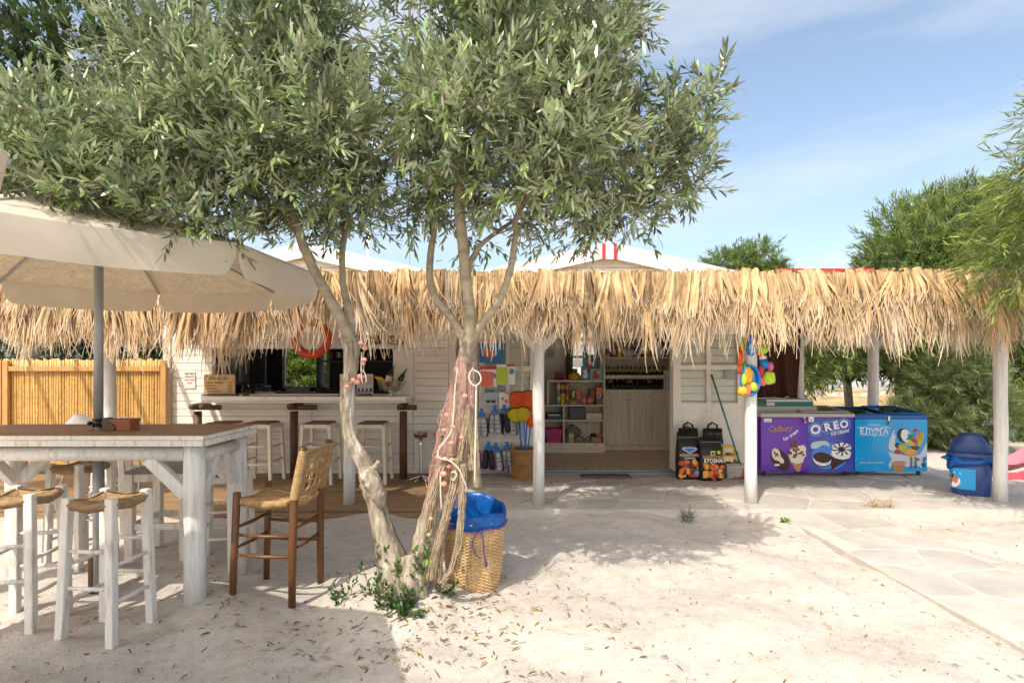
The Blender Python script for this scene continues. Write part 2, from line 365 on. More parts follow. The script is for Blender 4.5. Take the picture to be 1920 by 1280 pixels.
def stones(poly_list, base_z, top_z, parent, name):
    for poly in poly_list:
        cx = sum(p[0] for p in poly)/len(poly); cy = sum(p[1] for p in poly)/len(poly)
        # chip the corners so that outlines are uneven
        pp = []
        for i in range(len(poly)):
            a = poly[i-1]; b = poly[i]; c_ = poly[(i+1) % len(poly)]
            k = R.uniform(.06, .2)
            pp.append((b[0]+(a[0]-b[0])*k, b[1]+(a[1]-b[1])*k)); pp.append((b[0]+(c_[0]-b[0])*k, b[1]+(c_[1]-b[1])*k))
        pp = [(cx+(p[0]-cx)*R.uniform(.975, 1.0), cy+(p[1]-cy)*R.uniform(.975, 1.0)) for p in pp]
        n = len(pp); tz = top_z+R.uniform(-.003, .003); tx, ty = R.uniform(-.006, .006), R.uniform(-.006, .006)
        v = [(x-cx, y-cy, base_z) for x, y in pp]
        v += [(x-cx, y-cy, tz-.004) for x, y in pp]
        v += [((x-cx)*.97, (y-cy)*.97, tz+tx*(x-cx)+ty*(y-cy)) for x, y in pp]
        f = [(i, (i+1) % n, n+(i+1) % n, n+i) for i in range(n)]+[(n+i, n+(i+1) % n, 2*n+(i+1) % n, 2*n+i) for i in range(n)]+[tuple(range(2*n, 3*n))]
        m_ = MB(); m_.add(v, f); m_.build(name, STONE, parent, loc=(cx, cy, 0))
PZTOP = .075
mb = MB(); mb.box(-.55, 5.62, 5.66, 7.62, -.2, PZTOP-.011)
porch = tag(mb.build('stone_terrace', MORTAR), kind='structure')
stones(voronoi(-.55, 5.62, 5.66, 7.60, .58, .46, .018), .03, PZTOP, porch, 'flagstone')
mb = MB(); mb.box(2.675, 3.605, -1.5, 5.64, -.2, .0325)
path = tag(mb.build('garden_path', MORTAR), kind='structure')
stones(voronoi(2.68, 3.60, .4, 5.64, .46, .50, .016, jit=.28), .0, .036, path, 'flagstone')
# ---- deck
mb = MB(); mb.box(-8.2, -.56, 5.70, 7.62, -.2, .045)
deck = tag(mb.build('timber_deck', DARKW), kind='structure')
y = 5.672
x_j = [-8.2, -5.4, -2.75, -.56]
while y < 7.58:
    for k in range(3):
        m_ = MB(); w = x_j[k+1]-x_j[k]-.006; m_.box(-w/2, w/2, 0, .113, -.028, R.uniform(-.001, .0015)); m_.build('deck_plank', DECK, deck, bevel=.003, loc=((x_j[k]+x_j[k+1])/2, y, PZTOP))
    y += .119
for k in range(3):
    m_ = MB(); w = x_j[k+1]-x_j[k]-.006; m_.box(-w/2, w/2, -.024, 0, -.12, .045); m_.build('fascia_board', DECK, deck, bevel=.003, loc=((x_j[k]+x_j[k+1])/2, 5.670, 0))

# ================================================================ HUTS
WY = 7.60                                                        # face of the cabins' front boards
def siding(root, x0, x1, z0, z1, holes=(), y=WY, splits=(), pitch=.103, slope=None, name='siding_board'):
    """horizontal boards, cut round the openings (xa, xb, za, zb)"""
    z = z0
    while z < z1-.02:
        h = min(pitch-.006, z1-z)
        segs = [(x0, x1)]
        if slope is not None:
            cx, zp, k = slope; half = (zp-(z+h))/k
            if half < .05: break
            segs = [(max(x0, cx-half), min(x1, cx+half))]
        for (a, b_, c_, d_) in holes:
            if z+h*.5 > c_ and z+h*.5 < d_:
                ns = []
                for (p, q) in segs:
                    if b_ <= p or a >= q: ns.append((p, q)); continue
                    if a > p+.01: ns.append((p, a))
                    if b_ < q-.01: ns.append((b_, q))
                segs = ns
        for sp in splits:
            ns = []
            for (p, q) in segs:
                if p+.03 < sp < q-.03: ns += [(p, sp-.004), (sp+.004, q)]
                else: ns.append((p, q))
            segs = ns
        for (p, q) in segs:
            m_ = MB(); w = q-p; m_.box(-w/2, w/2, 0, .02, 0, h); m_.build(name, BOARD, root, bevel=.003, loc=((p+q)/2-root.location.x, y-root.location.y+R.uniform(-.0015, .0015), z-root.location.z))
        z += pitch
def world_part(root, name, m, fn, bevel=0.0):
    mb_ = MB(); fn(mb_); return mb_.build(name, m, root, bevel, world=True)
SHEET = mat('white_roof_sheet', (.82,.82,.81), .45, var=.03)
def gable_roof(root, cx, half, zp, y0, y1, k=.225):
    """two white roof slopes, barge boards, boarded gable"""
    ze = zp-k*half
    for s in (-1, 1):
        def f(m_):
            v = [(cx, y0, zp), (cx+s*half, y0, ze), (cx+s*half, y1, ze), (cx, y1, zp)]
            v += [(a, b_, c_-.06) for a, b_, c_ in v]
            m_.add(v, [(0,1,2,3),(7,6,5,4),(0,4,5,1),(1,5,6,2),(2,6,7,3),(3,7,4,0)])
        world_part(root, 'roof_slope', SHEET, f)
        def f(m_):
            n = 14
            for i in range(n):                                      # roof sheet seams
                yy = y0+.18+(y1-y0-.3)*i/(n-1)
                m_.bar((cx+s*.05, yy, zp-k*.05+.012), (cx+s*half, yy, ze+.012), .03, .024)
        world_part(root, 'roof_seam', SHEET, f)
        def f(m_):
            h = .205
            v = [(cx+s*.001, y0-.03, zp+.02), (cx+s*half, y0-.03, ze+.02), (cx+s*half, y0-.03, ze-h+.02), (cx+s*.001, y0-.03, zp-h+.02)]
            v += [(a, y0-.004, c_) for a, b_, c_ in v]
            m_.add(v, [(0,1,2,3),(7,6,5,4),(0,4,5,1),(1,5,6,2),(2,6,7,3),(3,7,4,0)])
        world_part(root, 'barge_board', SHEET, f)
# ---- bar cabin
BX0, BX1 = -4.69, -.80
bar = thing('bar_cabin', 'white boarded bar cabin with a long serving hatch behind the stools', 'cabin', (-2.75, 7.62, 0))
OP = (-4.07, -1.62, 1.13, 1.765)
siding(bar, BX0+.07, BX1-.06, .13, 2.66, holes=(OP, (-1.62, -1.33, 1.10, 1.765), (-4.15, -1.33, 1.765, 1.99)), splits=(PX(585, WY), PX(775, WY)))
siding(bar, BX0, BX1, 2.66, 3.2, slope=(-2.78, 3.13, .225), name='gable_board')
world_part(bar, 'corner_trim', WHITE, lambda m_: m_.box(BX0-.03, BX0+.065, WY-.025, WY+.03, .08, 2.7), .004)
world_part(bar, 'corner_trim', WHITE, lambda m_: m_.box(BX1-.055, BX1+.04, WY-.025, WY+.03, .08, 2.7), .004)
world_part(bar, 'wall_panel', WHITE, lambda m_: m_.box(-1.615, -1.335, WY+.004, WY+.03, 1.10, 1.762), .003)
world_part(bar, 'hatch_shutter', mat('shutter_panel', (.66,.62,.57), .55, var=.04), lambda m_: m_.box(-4.14, -1.335, WY-.004, WY+.03, 1.772, 1.985), .004)
world_part(bar, 'base_board', WHITE, lambda m_: m_.box(BX0+.07, BX1-.06, WY-.004, WY+.03, .076, .126), .003)
world_part(bar, 'base_panel', WHITE, lambda m_: m_.box(PX(775, WY)+.02, BX1-.06, WY-.02, WY-.003, .13, .50), .004)
def f(m_):                                                        # structural wall behind the boards
    m_.box(BX0, OP[0], WY+.03, WY+.1, .05, 2.7); m_.box(OP[1], BX1, WY+.03, WY+.1, .05, 2.7)
    m_.box(OP[0], OP[1], WY+.03, WY+.1, .05, OP[2]); m_.box(OP[0], OP[1], WY+.03, WY+.1, OP[3], 2.7)
    m_.prism([(BX0+.02, 2.7), (BX1-.02, 2.7), (-2.78, 3.10)], WY+.03, WY+.1)
world_part(bar, 'front_wall', WHITE, f)
RW = (PX(534, 9.8), PX(616, 9.8), 1.175, 2.05)                     # window at the back of the bar
def f(m_):
    m_.box(BX0, RW[0], 9.8, 9.88, 0, 2.7); m_.box(RW[1], BX1, 9.8, 9.88, 0, 2.7)
    m_.box(RW[0], RW[1], 9.8, 9.88, 0, RW[2]); m_.box(RW[0], RW[1], 9.8, 9.88, RW[3], 2.7)
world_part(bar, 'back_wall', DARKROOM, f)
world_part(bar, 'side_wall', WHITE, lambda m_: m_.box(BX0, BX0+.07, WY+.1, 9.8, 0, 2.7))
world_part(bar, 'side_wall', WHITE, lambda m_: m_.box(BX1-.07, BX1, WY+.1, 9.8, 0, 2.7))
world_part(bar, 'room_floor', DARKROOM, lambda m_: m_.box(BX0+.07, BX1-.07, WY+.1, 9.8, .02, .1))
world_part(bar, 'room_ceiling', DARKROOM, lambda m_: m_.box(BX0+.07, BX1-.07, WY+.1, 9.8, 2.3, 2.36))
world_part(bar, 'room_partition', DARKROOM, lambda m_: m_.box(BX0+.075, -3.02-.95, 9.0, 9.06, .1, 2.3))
w = world_part(bar, 'window', WHITE, lambda m_: (m_.box(RW[0]-.03, RW[0]+.02, 9.76, 9.80, RW[2]-.03, RW[3]), m_.box(RW[1]-.02, RW[1]+.03, 9.76, 9.80, RW[2]-.03, RW[3]), m_.box(RW[0]+.02, RW[1]-.02, 9.76, 9.8, RW[2]-.03, RW[2]+.012)))
gp = MB(); gp.box(RW[0], RW[1], 9.83, 9.836, RW[2], RW[3]); o = gp.build('pane', GLASS, w); 
gable_roof(bar, -2.80, 2.25, 3.17, 7.53, 10.1)
world_part(bar, 'mast', WHITE, lambda m_: m_.cyl((PX(690, 9.0), 9.0, 2.6), (PX(690, 9.0), 9.0, 3.75), .028, n=10))

# ---- shop cabin
SX0, SX1 = -.50, 3.12
shop = thing('shop_cabin', 'white boarded shop cabin with its sliding doors open on shelves of drinks', 'cabin', (1.3, 7.62, 0))
OS = (PX(1020, WY), PX(1259, WY), .12, 2.15)
siding(shop, SX0+.05, SX1-.05, .13, 2.66, holes=(OS,))
siding(shop, SX0, SX1, 2.66, 3.2, slope=(1.30, 3.15, .225), name='gable_board')
world_part(shop, 'corner_trim', WHITE, lambda m_: m_.box(SX0-.04, SX0+.045, WY-.025, WY+.03, .08, 2.7), .004)
world_part(shop, 'corner_trim', WHITE, lambda m_: m_.box(SX1-.045, SX1+.04, WY-.025, WY+.03, .08, 2.7), .004)
world_part(shop, 'base_board', WHITE, lambda m_: m_.box(OS[1]+.01, SX1-.05, WY-.004, WY+.03, .076, .126), .003)
def f(m_):
    m_.box(SX0, OS[0], WY+.03, WY+.1, .05, 2.7); m_.box(OS[1], SX1, WY+.03, WY+.1, .05, 2.7); m_.box(OS[0], OS[1], WY+.03, WY+.1, OS[3], 2.7)
    m_.prism([(SX0+.02, 2.7), (SX1-.02, 2.7), (1.30, 3.12)], WY+.03, WY+.1)
world_part(shop, 'front_wall', WHITE, f)
SW = (PX(1071, 9.9), PX(1128, 9.9), 1.30, 2.35)
def f(m_):
    m_.box(SX0, SW[0], 9.9, 9.98, 0, 2.7); m_.box(SW[1], SX1, 9.9, 9.98, 0, 2.7); m_.box(SW[0], SW[1], 9.9, 9.98, 0, SW[2]); m_.box(SW[0], SW[1], 9.9, 9.98, SW[3], 2.7)
world_part(shop, 'back_wall', ROOM, f)
world_part(shop, 'side_wall', ROOM, lambda m_: m_.box(SX0, SX0+.07, WY+.1, 9.9, 0, 2.7))
world_part(shop, 'side_wall', ROOM, lambda m_: (m_.box(SX1-.07, SX1, WY+.1, 7.95, 0, 2.7), m_.box(SX1-.07, SX1, 9.25, 9.9, 0, 2.7), m_.box(SX1-.07, SX1, 7.95, 9.25, 0, .9), m_.box(SX1-.07, SX1, 7.95, 9.25, 2.3, 2.7)))  # right wall gets an added opening, out of view, to brighten the room
added_window = world_part(shop, 'window', WHITE, lambda m_: (m_.box(SX1-.06, SX1-.01, 8.57, 8.63, .9, 2.3), m_.box(SX1-.058, SX1-.012, 7.95, 8.57, 1.57, 1.63), m_.box(SX1-.058, SX1-.012, 8.63, 9.25, 1.57, 1.63)))  # bars of the added, unseen side window that lets light into the shop
world_part(shop, 'room_floor', LAMFLOOR, lambda m_: m_.box(SX0+.07, SX1-.07, WY+.06, 9.9, .04, .135))
world_part(shop, 'room_ceiling', ROOM, lambda m_: m_.box(SX0+.07, SX1-.07, WY+.1, 9.9, 2.55, 2.6))
world_part(shop, 'threshold', mat('threshold_metal', (.24,.25,.25), .5, .3, var=.2, vscale=6, stretch=(1,8,8)), lambda m_: (m_.box(OS[0]-.1, OS[1]+.05, WY-.09, WY-.03, .07, .105), m_.box(OS[0]-.1, OS[1]+.05, WY-.03, WY+.06, .07, .13)), .003)
def f(m_):
    x = OS[0]; k = 0
    while x < OS[1]-.01:
        m_.box(x, min(x+.05, OS[1]), WY+.062, WY+.11, .136, .139, mi=k % 2); x += .05; k += 1
world_part(shop, 'warning_tape', [flat('tape_yellow', (.50,.33,.05), .5), BLACK], f)
wf = world_part(shop, 'window', WHITE, lambda m_: [m_.box(SW[0]+a*(SW[1]-SW[0])-.018, SW[0]+a*(SW[1]-SW[0])+.018, 9.885, 9.93, SW[2], SW[3]) for a in (0, .5, 1)]+[m_.box(SW[0]+.02, SW[1]-.02, 9.887, 9.928, z-.02, z+.02) for z in (1.32, 1.70, 2.0)])
gp = MB(); gp.box(SW[0], SW[1], 9.945, 9.95, SW[2], SW[3]); gp.build('pane', GLASS, wf)
def door_leaf(x0, x1, label, panes):
    d = MB(); y0, y1 = WY-.062, WY-.022
    xs, zs = panes; zt = 2.12; zb = .115
    # stiles and rails, butted end to end
    cuts = [x0]+[c for p in xs for c in p]+[x1]
    for i in range(0, len(cuts), 2): d.box(cuts[i], cuts[i+1], y0, y1, zb, zt)
    zc = [zb]+[c for p in zs for c in p]+[zt]
    for p in xs:
        for i in range(0, len(zc), 2): d.box(p[0], p[1], y0+.004, y1-.004, zc[i], zc[i+1])
    o_ = d.build('sliding_door', WHITE, shop, .003, world=True); o_['label'] = label
    for p in xs:
        for q in zs:
            g_ = MB(); g_.box(p[0]-.004, p[1]+.004, y0+.018, y0+.022, q[0]-.004, q[1]+.004); g_.build('pane', GLASS, o_)
    return o_
yd = WY-.06
dl = door_leaf(PX(1262, yd), PX(1391, yd), 'right hand sliding door with four panes', ([(PX(1277, yd), PX(1325, yd)), (PX(1333, yd), PX(1383, yd))], [(PZ(755, yd), PZ(692, yd)), (PZ(684, yd), PZ(627, yd))]))
m_ = MB(); m_.box(PX(1277, yd), PX(1383, yd), yd-.006, yd-.001, PZ(868, yd), PZ(772, yd)); m_.build('door_panel', WHITE, dl, .004)
m_ = MB(); m_.box(PX(1359, yd), PX(1377, yd), yd+.012, yd+.016, PZ(711, yd), PZ(694, yd)); m_.box(PX(1364, yd), PX(1373, yd), yd+.009, yd+.012, PZ(706, yd), PZ(699, yd), 1); m_.build('pane_sticker', [flat('sticker_green', (.32,.38,.30), .5), GREYM], dl)
dl = door_leaf(PX(898, yd), PX(1004, yd), 'left hand sliding door with panes behind the hanging goods', ([(PX(909, yd), PX(948, yd)), (PX(956, yd), PX(994, yd))], [(PZ(755, yd), PZ(696, yd)), (PZ(686, yd), PZ(627, yd))]))
gable_roof(shop, 1.29, 2.2, 3.17, 7.53, 10.1)
def f(m_):
    for s in (-1, 1):
        m_.box(1.30+s*.075-.022, 1.30+s*.075+.022, 7.45, 7.475, 2.95, 3.16, 1)
    m_.box(1.30-.052, 1.30+.052, 7.452, 7.495, 2.95, 3.21, 0)
world_part(shop, 'ridge_badge', [SHEET, RED], f)

# ================================================================ BAR COUNTER
ctr = thing('bar_counter', 'white bar counter on dark log legs below the serving hatch', 'counter', (-2.7, 7.3, .075))
def f(m_):
    m_.box(PX(365, 7.14), PX(761, 7.14), 7.14, 7.585, 1.085, 1.138); m_.box(PX(355, 7.12)+.06, PX(763, 7.12), 7.12, 7.583, 1.06, 1.082)
world_part(ctr, 'counter_top', WHITE, f, .006)
for px_ in (373, 553, 757):
    x = PX(px_, 7.30)
    world_part(ctr, 'leg', DARKW, lambda m_: m_.tube([(x, 7.27, .076), (x, 7.27, .5), (x, 7.27, .94)], [.052, .05, .05], 12, rough=.03))
    world_part(ctr, 'bracket', DARKW, lambda m_: m_.tube([(x-.08, 7.285, .99), (x+(.17 if px_ > 700 else .29), 7.285, .99)], [.034, .033], 12))
    world_part(ctr, 'bracket', DARKW, lambda m_: m_.tube([(x-.02, 7.16, 1.01), (x-.02, 7.58, 1.01)], [.034, .034], 12))

# ================================================================ BAMBOO FENCE
FY = 7.52
fence = thing('bamboo_fence', 'honey coloured bamboo cane fence in a timber frame left of the bar', 'fence', (-6.0, FY, 0))
reed_me = []
for k in range(6):
    m_ = MB(); n = 9; pts = []; rs = []
    bx = R.uniform(-.006, .006)
    for i in range(n):
        z = 1.28*i/(n-1); pts.append((bx*math.sin(z*2.5), R.uniform(-.001, .001), z)); rs.append(.0165*R.uniform(.94, 1.06)+(.0016 if i % 2 == 0 else 0))
    m_.tube(pts, rs, 8); reed_me.append(m_.mesh('cane', REED))
x = -8.35
while x < PX(303, FY):
    o = obj('cane', R.choice(reed_me), fence, (x+6.0, .02+R.uniform(-.004, .004), .34), (0, R.uniform(-.006, .006), R.uniform(0, 6)), (1, 1, R.uniform(.985, 1.01))); x += R.uniform(.033, .038)
for px0, px1 in ((-6, 8), (10, 20), (304, 315)):
    world_part(fence, 'post', PINE, lambda m_: m_.box(PX(px0, FY), PX(px1, FY), FY-.05, FY-.005, .0, 1.6), .004)
world_part(fence, 'rail', PINE, lambda m_: m_.box(PX(21, FY), PX(303, FY), FY-.045, FY-.008, 1.46, 1.525), .004)
world_part(fence, 'rail', PINE, lambda m_: m_.box(PX(21, FY), PX(303, FY), FY-.05, FY-.008, .20, .33), .004)
world_part(fence, 'rail', PINE, lambda m_: m_.box(-8.4, PX(-8, FY), FY-.045, FY-.008, 1.46, 1.525), .004)
for px0 in (10, 150):
    world_part(fence, 'foot', PINE, lambda m_: m_.box(PX(px0, FY), PX(px0+12, FY), FY-.055, FY-.012, 0, .196), .004)

# ================================================================ THATCHED CANOPY
can = thing('thatched_canopy', 'long palm thatched porch roof on white log posts', 'canopy', (0, 6.9, .075))
TZ = 2.46; TY = 5.62; TX0, TX1 = -6.9, 5.42
def log_post(px_, Y, z1, r, base):
    x = PX(px_, Y)
    pts = [(x+R.uniform(-.004, .004), Y+R.uniform(-.004, .004), base+(z1-base)*i/6) for i in range(7)]
    return world_part(can, 'post', POSTW, lambda m_: m_.tube(pts, [r*R.uniform(.97, 1.03) for _ in pts], 14, rough=.02))
posts = [(203, 5.98, .072), (655, 5.90, .062), (1010, 5.90, .062), (1407, 5.92, .064), (1876, 6.0, .063)]
for px_, Y, r in posts:
    log_post(px_, Y, 2.26, r, .074); x = PX(px_, Y)
    for s in ((-1, 1) if px_ in (203, 1010) else ()):
        world_part(can, 'brace', POSTW, lambda m_: m_.bar((x+s*.03, Y+.002, 1.70), (x+s*.50, Y+.002, 2.20), .085, .075), .008)
for px_, Y, r in ((1497, 8.2, .075), (1637, 8.2, .073)):
    log_post(px_, Y, 2.26, r, .0); x = PX(px_, Y)
    for s in (-1, 1):
        world_part(can, 'brace', POSTW, lambda m_: m_.bar((x+s*.03, Y+.002, 1.82), (x+s*.40, Y+.002, 2.22), .085, .075), .008)
for (a, b_) in ((TX0, -3.1), (-3.1, .37), (.37, 2.6), (2.6, TX1-.05)):
    world_part(can, 'beam', POSTW, lambda m_: m_.tube([(a, 5.93, 2.31), ((a+b_)/2, 5.93, 2.315), (b_, 5.93, 2.31)], .055, 12))
world_part(can, 'beam', POSTW, lambda m_: m_.tube([(3.2, 8.2, 2.31), (TX1-.05, 8.2, 2.31)], .055, 12))
x = TX0+.1
while x < TX1:
    yb = 8.35 if x > 3.2 else 7.56
    world_part(can, 'rafter', POSTW, lambda m_: m_.tube([(x, 5.66, 2.385), (x, yb, 2.385)], .035, 8)); x += .62
MATTING = mat('reed_matting', (.52,.38,.22), .8, transl=.4, var=.3, vscale=5, stretch=(.6,30,1), bump=.6, bscale=6)
world_part(can, 'roof_mat', MATTING, lambda m_: (m_.box(-4.5, TX1-.04, 5.68, 7.56, 2.425, 2.45), m_.box(3.18, TX1-.04, 7.56, 8.40, 2.425, 2.449)))
def frond_mesh(L, seed, spread=.20, w0=.042):
    """one dried palm leaf folded over the beam: ribbons fanning out of the fold"""
    r = random.Random(seed); m_ = MB(); n = r.randint(15, 20)
    base = r.choice([(1.0,1.0,1.0), (1.10,1.10,1.08), (.88,.85,.82), (1.04,.99,.93), (.70,.64,.58), (1.10,1.14,1.2), (1.0,.95,.88), (.84,.92,1.08)])
    lean = r.choice((-.32, -.16, -.06, 0, .06, .16, .32))
    for i in range(n):
        u = (i/(n-1)-.5)*2+r.uniform(-.12, .12)
        l = L*(1-.16*u*u)*r.uniform(.78, 1.04); w = w0*r.uniform(.5, 1.1)
        k = 9; pts = []; tw0 = r.uniform(-.7, .7); tw1 = tw0+r.uniform(-.9, .9)
        bow = r.uniform(.0, .10); cx = u*.055; endx = u*spread*r.uniform(.35, 1.25)+lean*l; fr = r.uniform(-1, 1)*.10; fr2 = r.uniform(-.02, .05)
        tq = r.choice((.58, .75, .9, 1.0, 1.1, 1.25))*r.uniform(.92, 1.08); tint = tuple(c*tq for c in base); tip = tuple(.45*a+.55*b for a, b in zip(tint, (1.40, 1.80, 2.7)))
        def ribbon(t0, t1, kk, wmul, side):
            vs_ = []; cs = []
            for j in range(kk):
                t = t0+(t1-t0)*j/(kk-1)
                x = cx+(endx-cx)*(t**.9)+fr*max(0, t-.68)**2*8+side*max(0, t-split)*(.10+abs(fr)*.6)*l
                y = -.03-.14*math.sin(min(1, t*1.5)*PI/2)*(.35+bow*5)-fr2*max(0, t-.7)*2+side*max(0, t-split)*fr2*1.5
                z = .05*math.sin(min(t*6, 1)*PI)*(t < .17)-l*t
                if t < .001: y, z = .10, .0
                ww = w*wmul*(.45 if t < .001 else 1.0)*(1-.30*max(0, (t-.45)/.55))/2
                if side: ww *= 1-.72*((t-t0)/(t1-t0))**1.3; x += side*w*.22
                a = tw0+(tw1-tw0)*t; ca, sa = math.cos(a), math.sin(a)
                vs_.extend([(x-ww*ca, y-ww*sa, z), (x, y-ww*.35, z), (x+ww*ca, y+ww*sa, z)])
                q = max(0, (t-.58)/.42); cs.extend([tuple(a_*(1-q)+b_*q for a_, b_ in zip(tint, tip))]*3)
            fs = []
            for j in range(kk-1): fs += [(3*j, 3*j+1, 3*j+4, 3*j+3), (3*j+1, 3*j+2, 3*j+5, 3*j+4)]
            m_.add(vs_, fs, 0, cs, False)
        split = r.uniform(.48, .72)
        ribbon(0, split, 6, 1.0, 0)
        for sd_ in (-1, 1): ribbon(split-.01, 1.0*r.uniform(.88, 1.0), 5, .58, sd_*r.uniform(.3, 1.2) if r.random() > .1 else sd_*.05)
    return m_.mesh('palm_frond', STRAW)
fr_me = [frond_mesh(R.uniform(.66, .88), 100+k) for k in range(26)]
fr_short = [frond_mesh(R.uniform(.42, .62), 300+k, .15) for k in range(12)]
def place_frond(x, y, z, rz=0.0, me=None, s=1.0, tilt=None, zs=None):
    obj('palm_frond', me or R.choice(fr_me), can, (x, y-6.9, z-.075), (R.uniform(-.08, .06) if tilt is None else tilt, R.uniform(-.10, .10), rz+R.uniform(-.25, .25)), (s*R.choice((-1, 1)), s, zs if zs else s*R.uniform(.92, 1.06)))
nf = 196
for i in range(nf):
    x = TX0+.1+(TX1-TX0-.15)*(i+R.uniform(-.4, .4))/(nf-1); row = i % 3
    left = x < -2.32; gap = -2.2 < x < -1.68 or -.1 < x < .45
    place_frond(x, TY+(.05, .0, -.035)[row]+R.uniform(-.015, .015), TZ+R.uniform(-.012, .02), s=R.uniform(.92, 1.10), zs=(1.12 if left else .74 if gap else .97)*R.choice((.64, .80, .94, 1.0, 1.06, 1.14, 1.24)))
for i in range(46):                                              # shorter bleached leaves on top
    x = TX0+.3+(TX1-TX0-.4)*(i+R.random())/46
    place_frond(x, TY-.05, TZ+R.uniform(-.01, .02), me=R.choice(fr_short))
for i in range(34):                                              # right gable end, and the back edge
    place_frond(TX1-.0, TY+.05+2.7*(i+R.random())/34, TZ+R.uniform(-.02, .01), rz=PI/2, s=R.uniform(.85, 1.08))
for i in range(22):
    place_frond(3.6+1.75*(i+R.random())/22, 8.40, TZ+R.uniform(-.02, .01), rz=PI, s=R.uniform(.8, 1.0))
# loose wisps too fine to pick apart, and the ragged leaf bases on the ridge
m_ = MB(); r = R
for i in range(1100):
    x = r.uniform(TX0, TX1); y = TY-.10+r.uniform(-.05, .05); z = TZ-.02; l = r.uniform(.35, .86); dx = r.uniform(-.16, .16); w = r.uniform(.002, .006); q = r.uniform(.6, 1.3)
    cs = []; vs_ = []
    for j in range(5):
        t = j/4; xx = x+dx*t*t+(r.uniform(-.012, .012) if j else 0); yy = y-.05*t+(r.uniform(-.01, .01) if j else 0); zz = z-l*t; ww = w*(1-.7*t)
        vs_ += [(xx-ww, yy, zz), (xx+ww, yy+r.uniform(-.003, .003), zz)]; k = t*t
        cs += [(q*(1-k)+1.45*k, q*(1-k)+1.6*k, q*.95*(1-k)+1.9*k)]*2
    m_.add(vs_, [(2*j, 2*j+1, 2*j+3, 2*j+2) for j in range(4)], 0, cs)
for i in range(520):
    x = r.uniform(TX0, TX1); y = TY+r.uniform(-.04, .12); z = TZ+.0; a = r.uniform(-1.0, 1.0); l = r.uniform(.03, .11); w = r.uniform(.004, .012); q = r.uniform(.7, 1.25)
    m_.add([(x-w, y, z-.03), (x+w, y, z-.03), (x+l*math.sin(a)*1.5+w*.4, y+r.uniform(-.06, .03), z+l*.45*abs(math.cos(a))), (x+l*math.sin(a)*1.5-w*.4, y+.01, z+l*.45*abs(math.cos(a)))], [(0,1,2,3)], 0, (q, q*.97, q*.92))
tag(m_.build('thatch_wisps', STRAW, can, world=True), kind='stuff')
world_part(can, 'roof_flashing', RED, lambda m_: m_.box(PX(1462, 6.6), PX(1640, 6.6), 6.6, 6.75, 2.45, PZ(503, 6.6)), .004)
# ================================================================ HIGH TABLE
tab = thing('high_table', 'long white high table with a brown plank top pierced by the parasol pole', 'table', (-2.79, 3.79, 0))
TXa, TXb = -3.70, -1.885; Tya, Tyb = 3.425, 4.135; TT = 1.088
yy = Tya; k = 0; pw = (Tyb-Tya-4*.008)/5
for k in range(5):
    y0 = Tya+k*(pw+.008)
    if k == 2:                                                    # board notched for the pole
        world_part(tab, 'top_plank', TOPW, lambda m_: (m_.box(TXa, -2.79-.034, y0, y0+pw, TT-.026, TT), m_.box(-2.79+.034, TXb, y0, y0+pw, TT-.026, TT)), .003)
    else: world_part(tab, 'top_plank', TOPW, lambda m_: m_.box(TXa, TXb, y0, y0+pw, TT-.026, TT), .003)
EDGE = WHITE
world_part(tab, 'edge_strip', STOOLW, lambda m_: m_.box(TXa-.003, TXb+.003, Tya-.012, Tya-.001, TT-.027, TT-.001), .002)
world_part(tab, 'end_strip', STOOLW, lambda m_: [m_.box(TXb+.001, TXb+.010, Tya+i*(pw+.008)+.002, Tya+i*(pw+.008)+pw-.002, TT-.026, TT-.002) for i in range(5)], .002)
world_part(tab, 'apron', STOOLW, lambda m_: m_.box(TXa, TXb, Tya-.008, Tya+.022, TT-.066, TT-.029), .003)
world_part(tab, 'apron', STOOLW, lambda m_: m_.box(TXa, TXb, Tyb-.022, Tyb+.008, TT-.066, TT-.029), .003)
world_part(tab, 'apron', STOOLW, lambda m_: m_.box(TXb-.022, TXb+.008, Tya+.023, Tyb-.023, TT-.066, TT-.029), .003)
world_part(tab, 'apron', STOOLW, lambda m_: m_.box(TXa-.008, TXa+.022, Tya+.023, Tyb-.023, TT-.066, TT-.029), .003)
lx = (-1.992, -3.59); ly = (3.52, 4.06); lr = .066
for x in lx:
    for y in ly:
        lg = world_part(tab, 'leg', POSTW, lambda m_: m_.tube([(x, y, -.03), (x+.002, y, .3), (x-.002, y, .7), (x, y, TT-.03)], [lr*.98, lr, lr*1.0, lr*.97], 18, rough=.012))
        b_ = MB(); b_.cyl((x-.01, y-lr+.004, .955), (x-.01, y-lr-.006, .955), .011, n=10); b_.build('bolt', mat('rusty_bolt', (.10,.06,.03), .6, .5), lg, world=False).location = -Vector(tab.location)
for y in ly:
    world_part(tab, 'rail', POSTW, lambda m_: m_.tube([(lx[1]+.05, y, .965), (lx[0]-.05, y, .965)], .048, 14))
    for x, s in ((lx[0], -1), (lx[1], 1)):
        world_part(tab, 'brace', POSTW, lambda m_: m_.bar((x+s*.045, y, .70), (x+s*.285, y, .93), .075, .065, up=(0,1,0)), .008)
for x in lx:
    world_part(tab, 'rail', POSTW, lambda m_: m_.tube([(x, ly[0]+.05, .945), (x, ly[1]-.05, .945)], .046, 14))
    for y, s in ((ly[0], 1), (ly[1], -1)):
        world_part(tab, 'brace', POSTW, lambda m_: m_.bar((x+.01, y+s*.045, .70), (x+.01, y+s*.235, .905), .07, .06, up=(1,0,0)), .008)

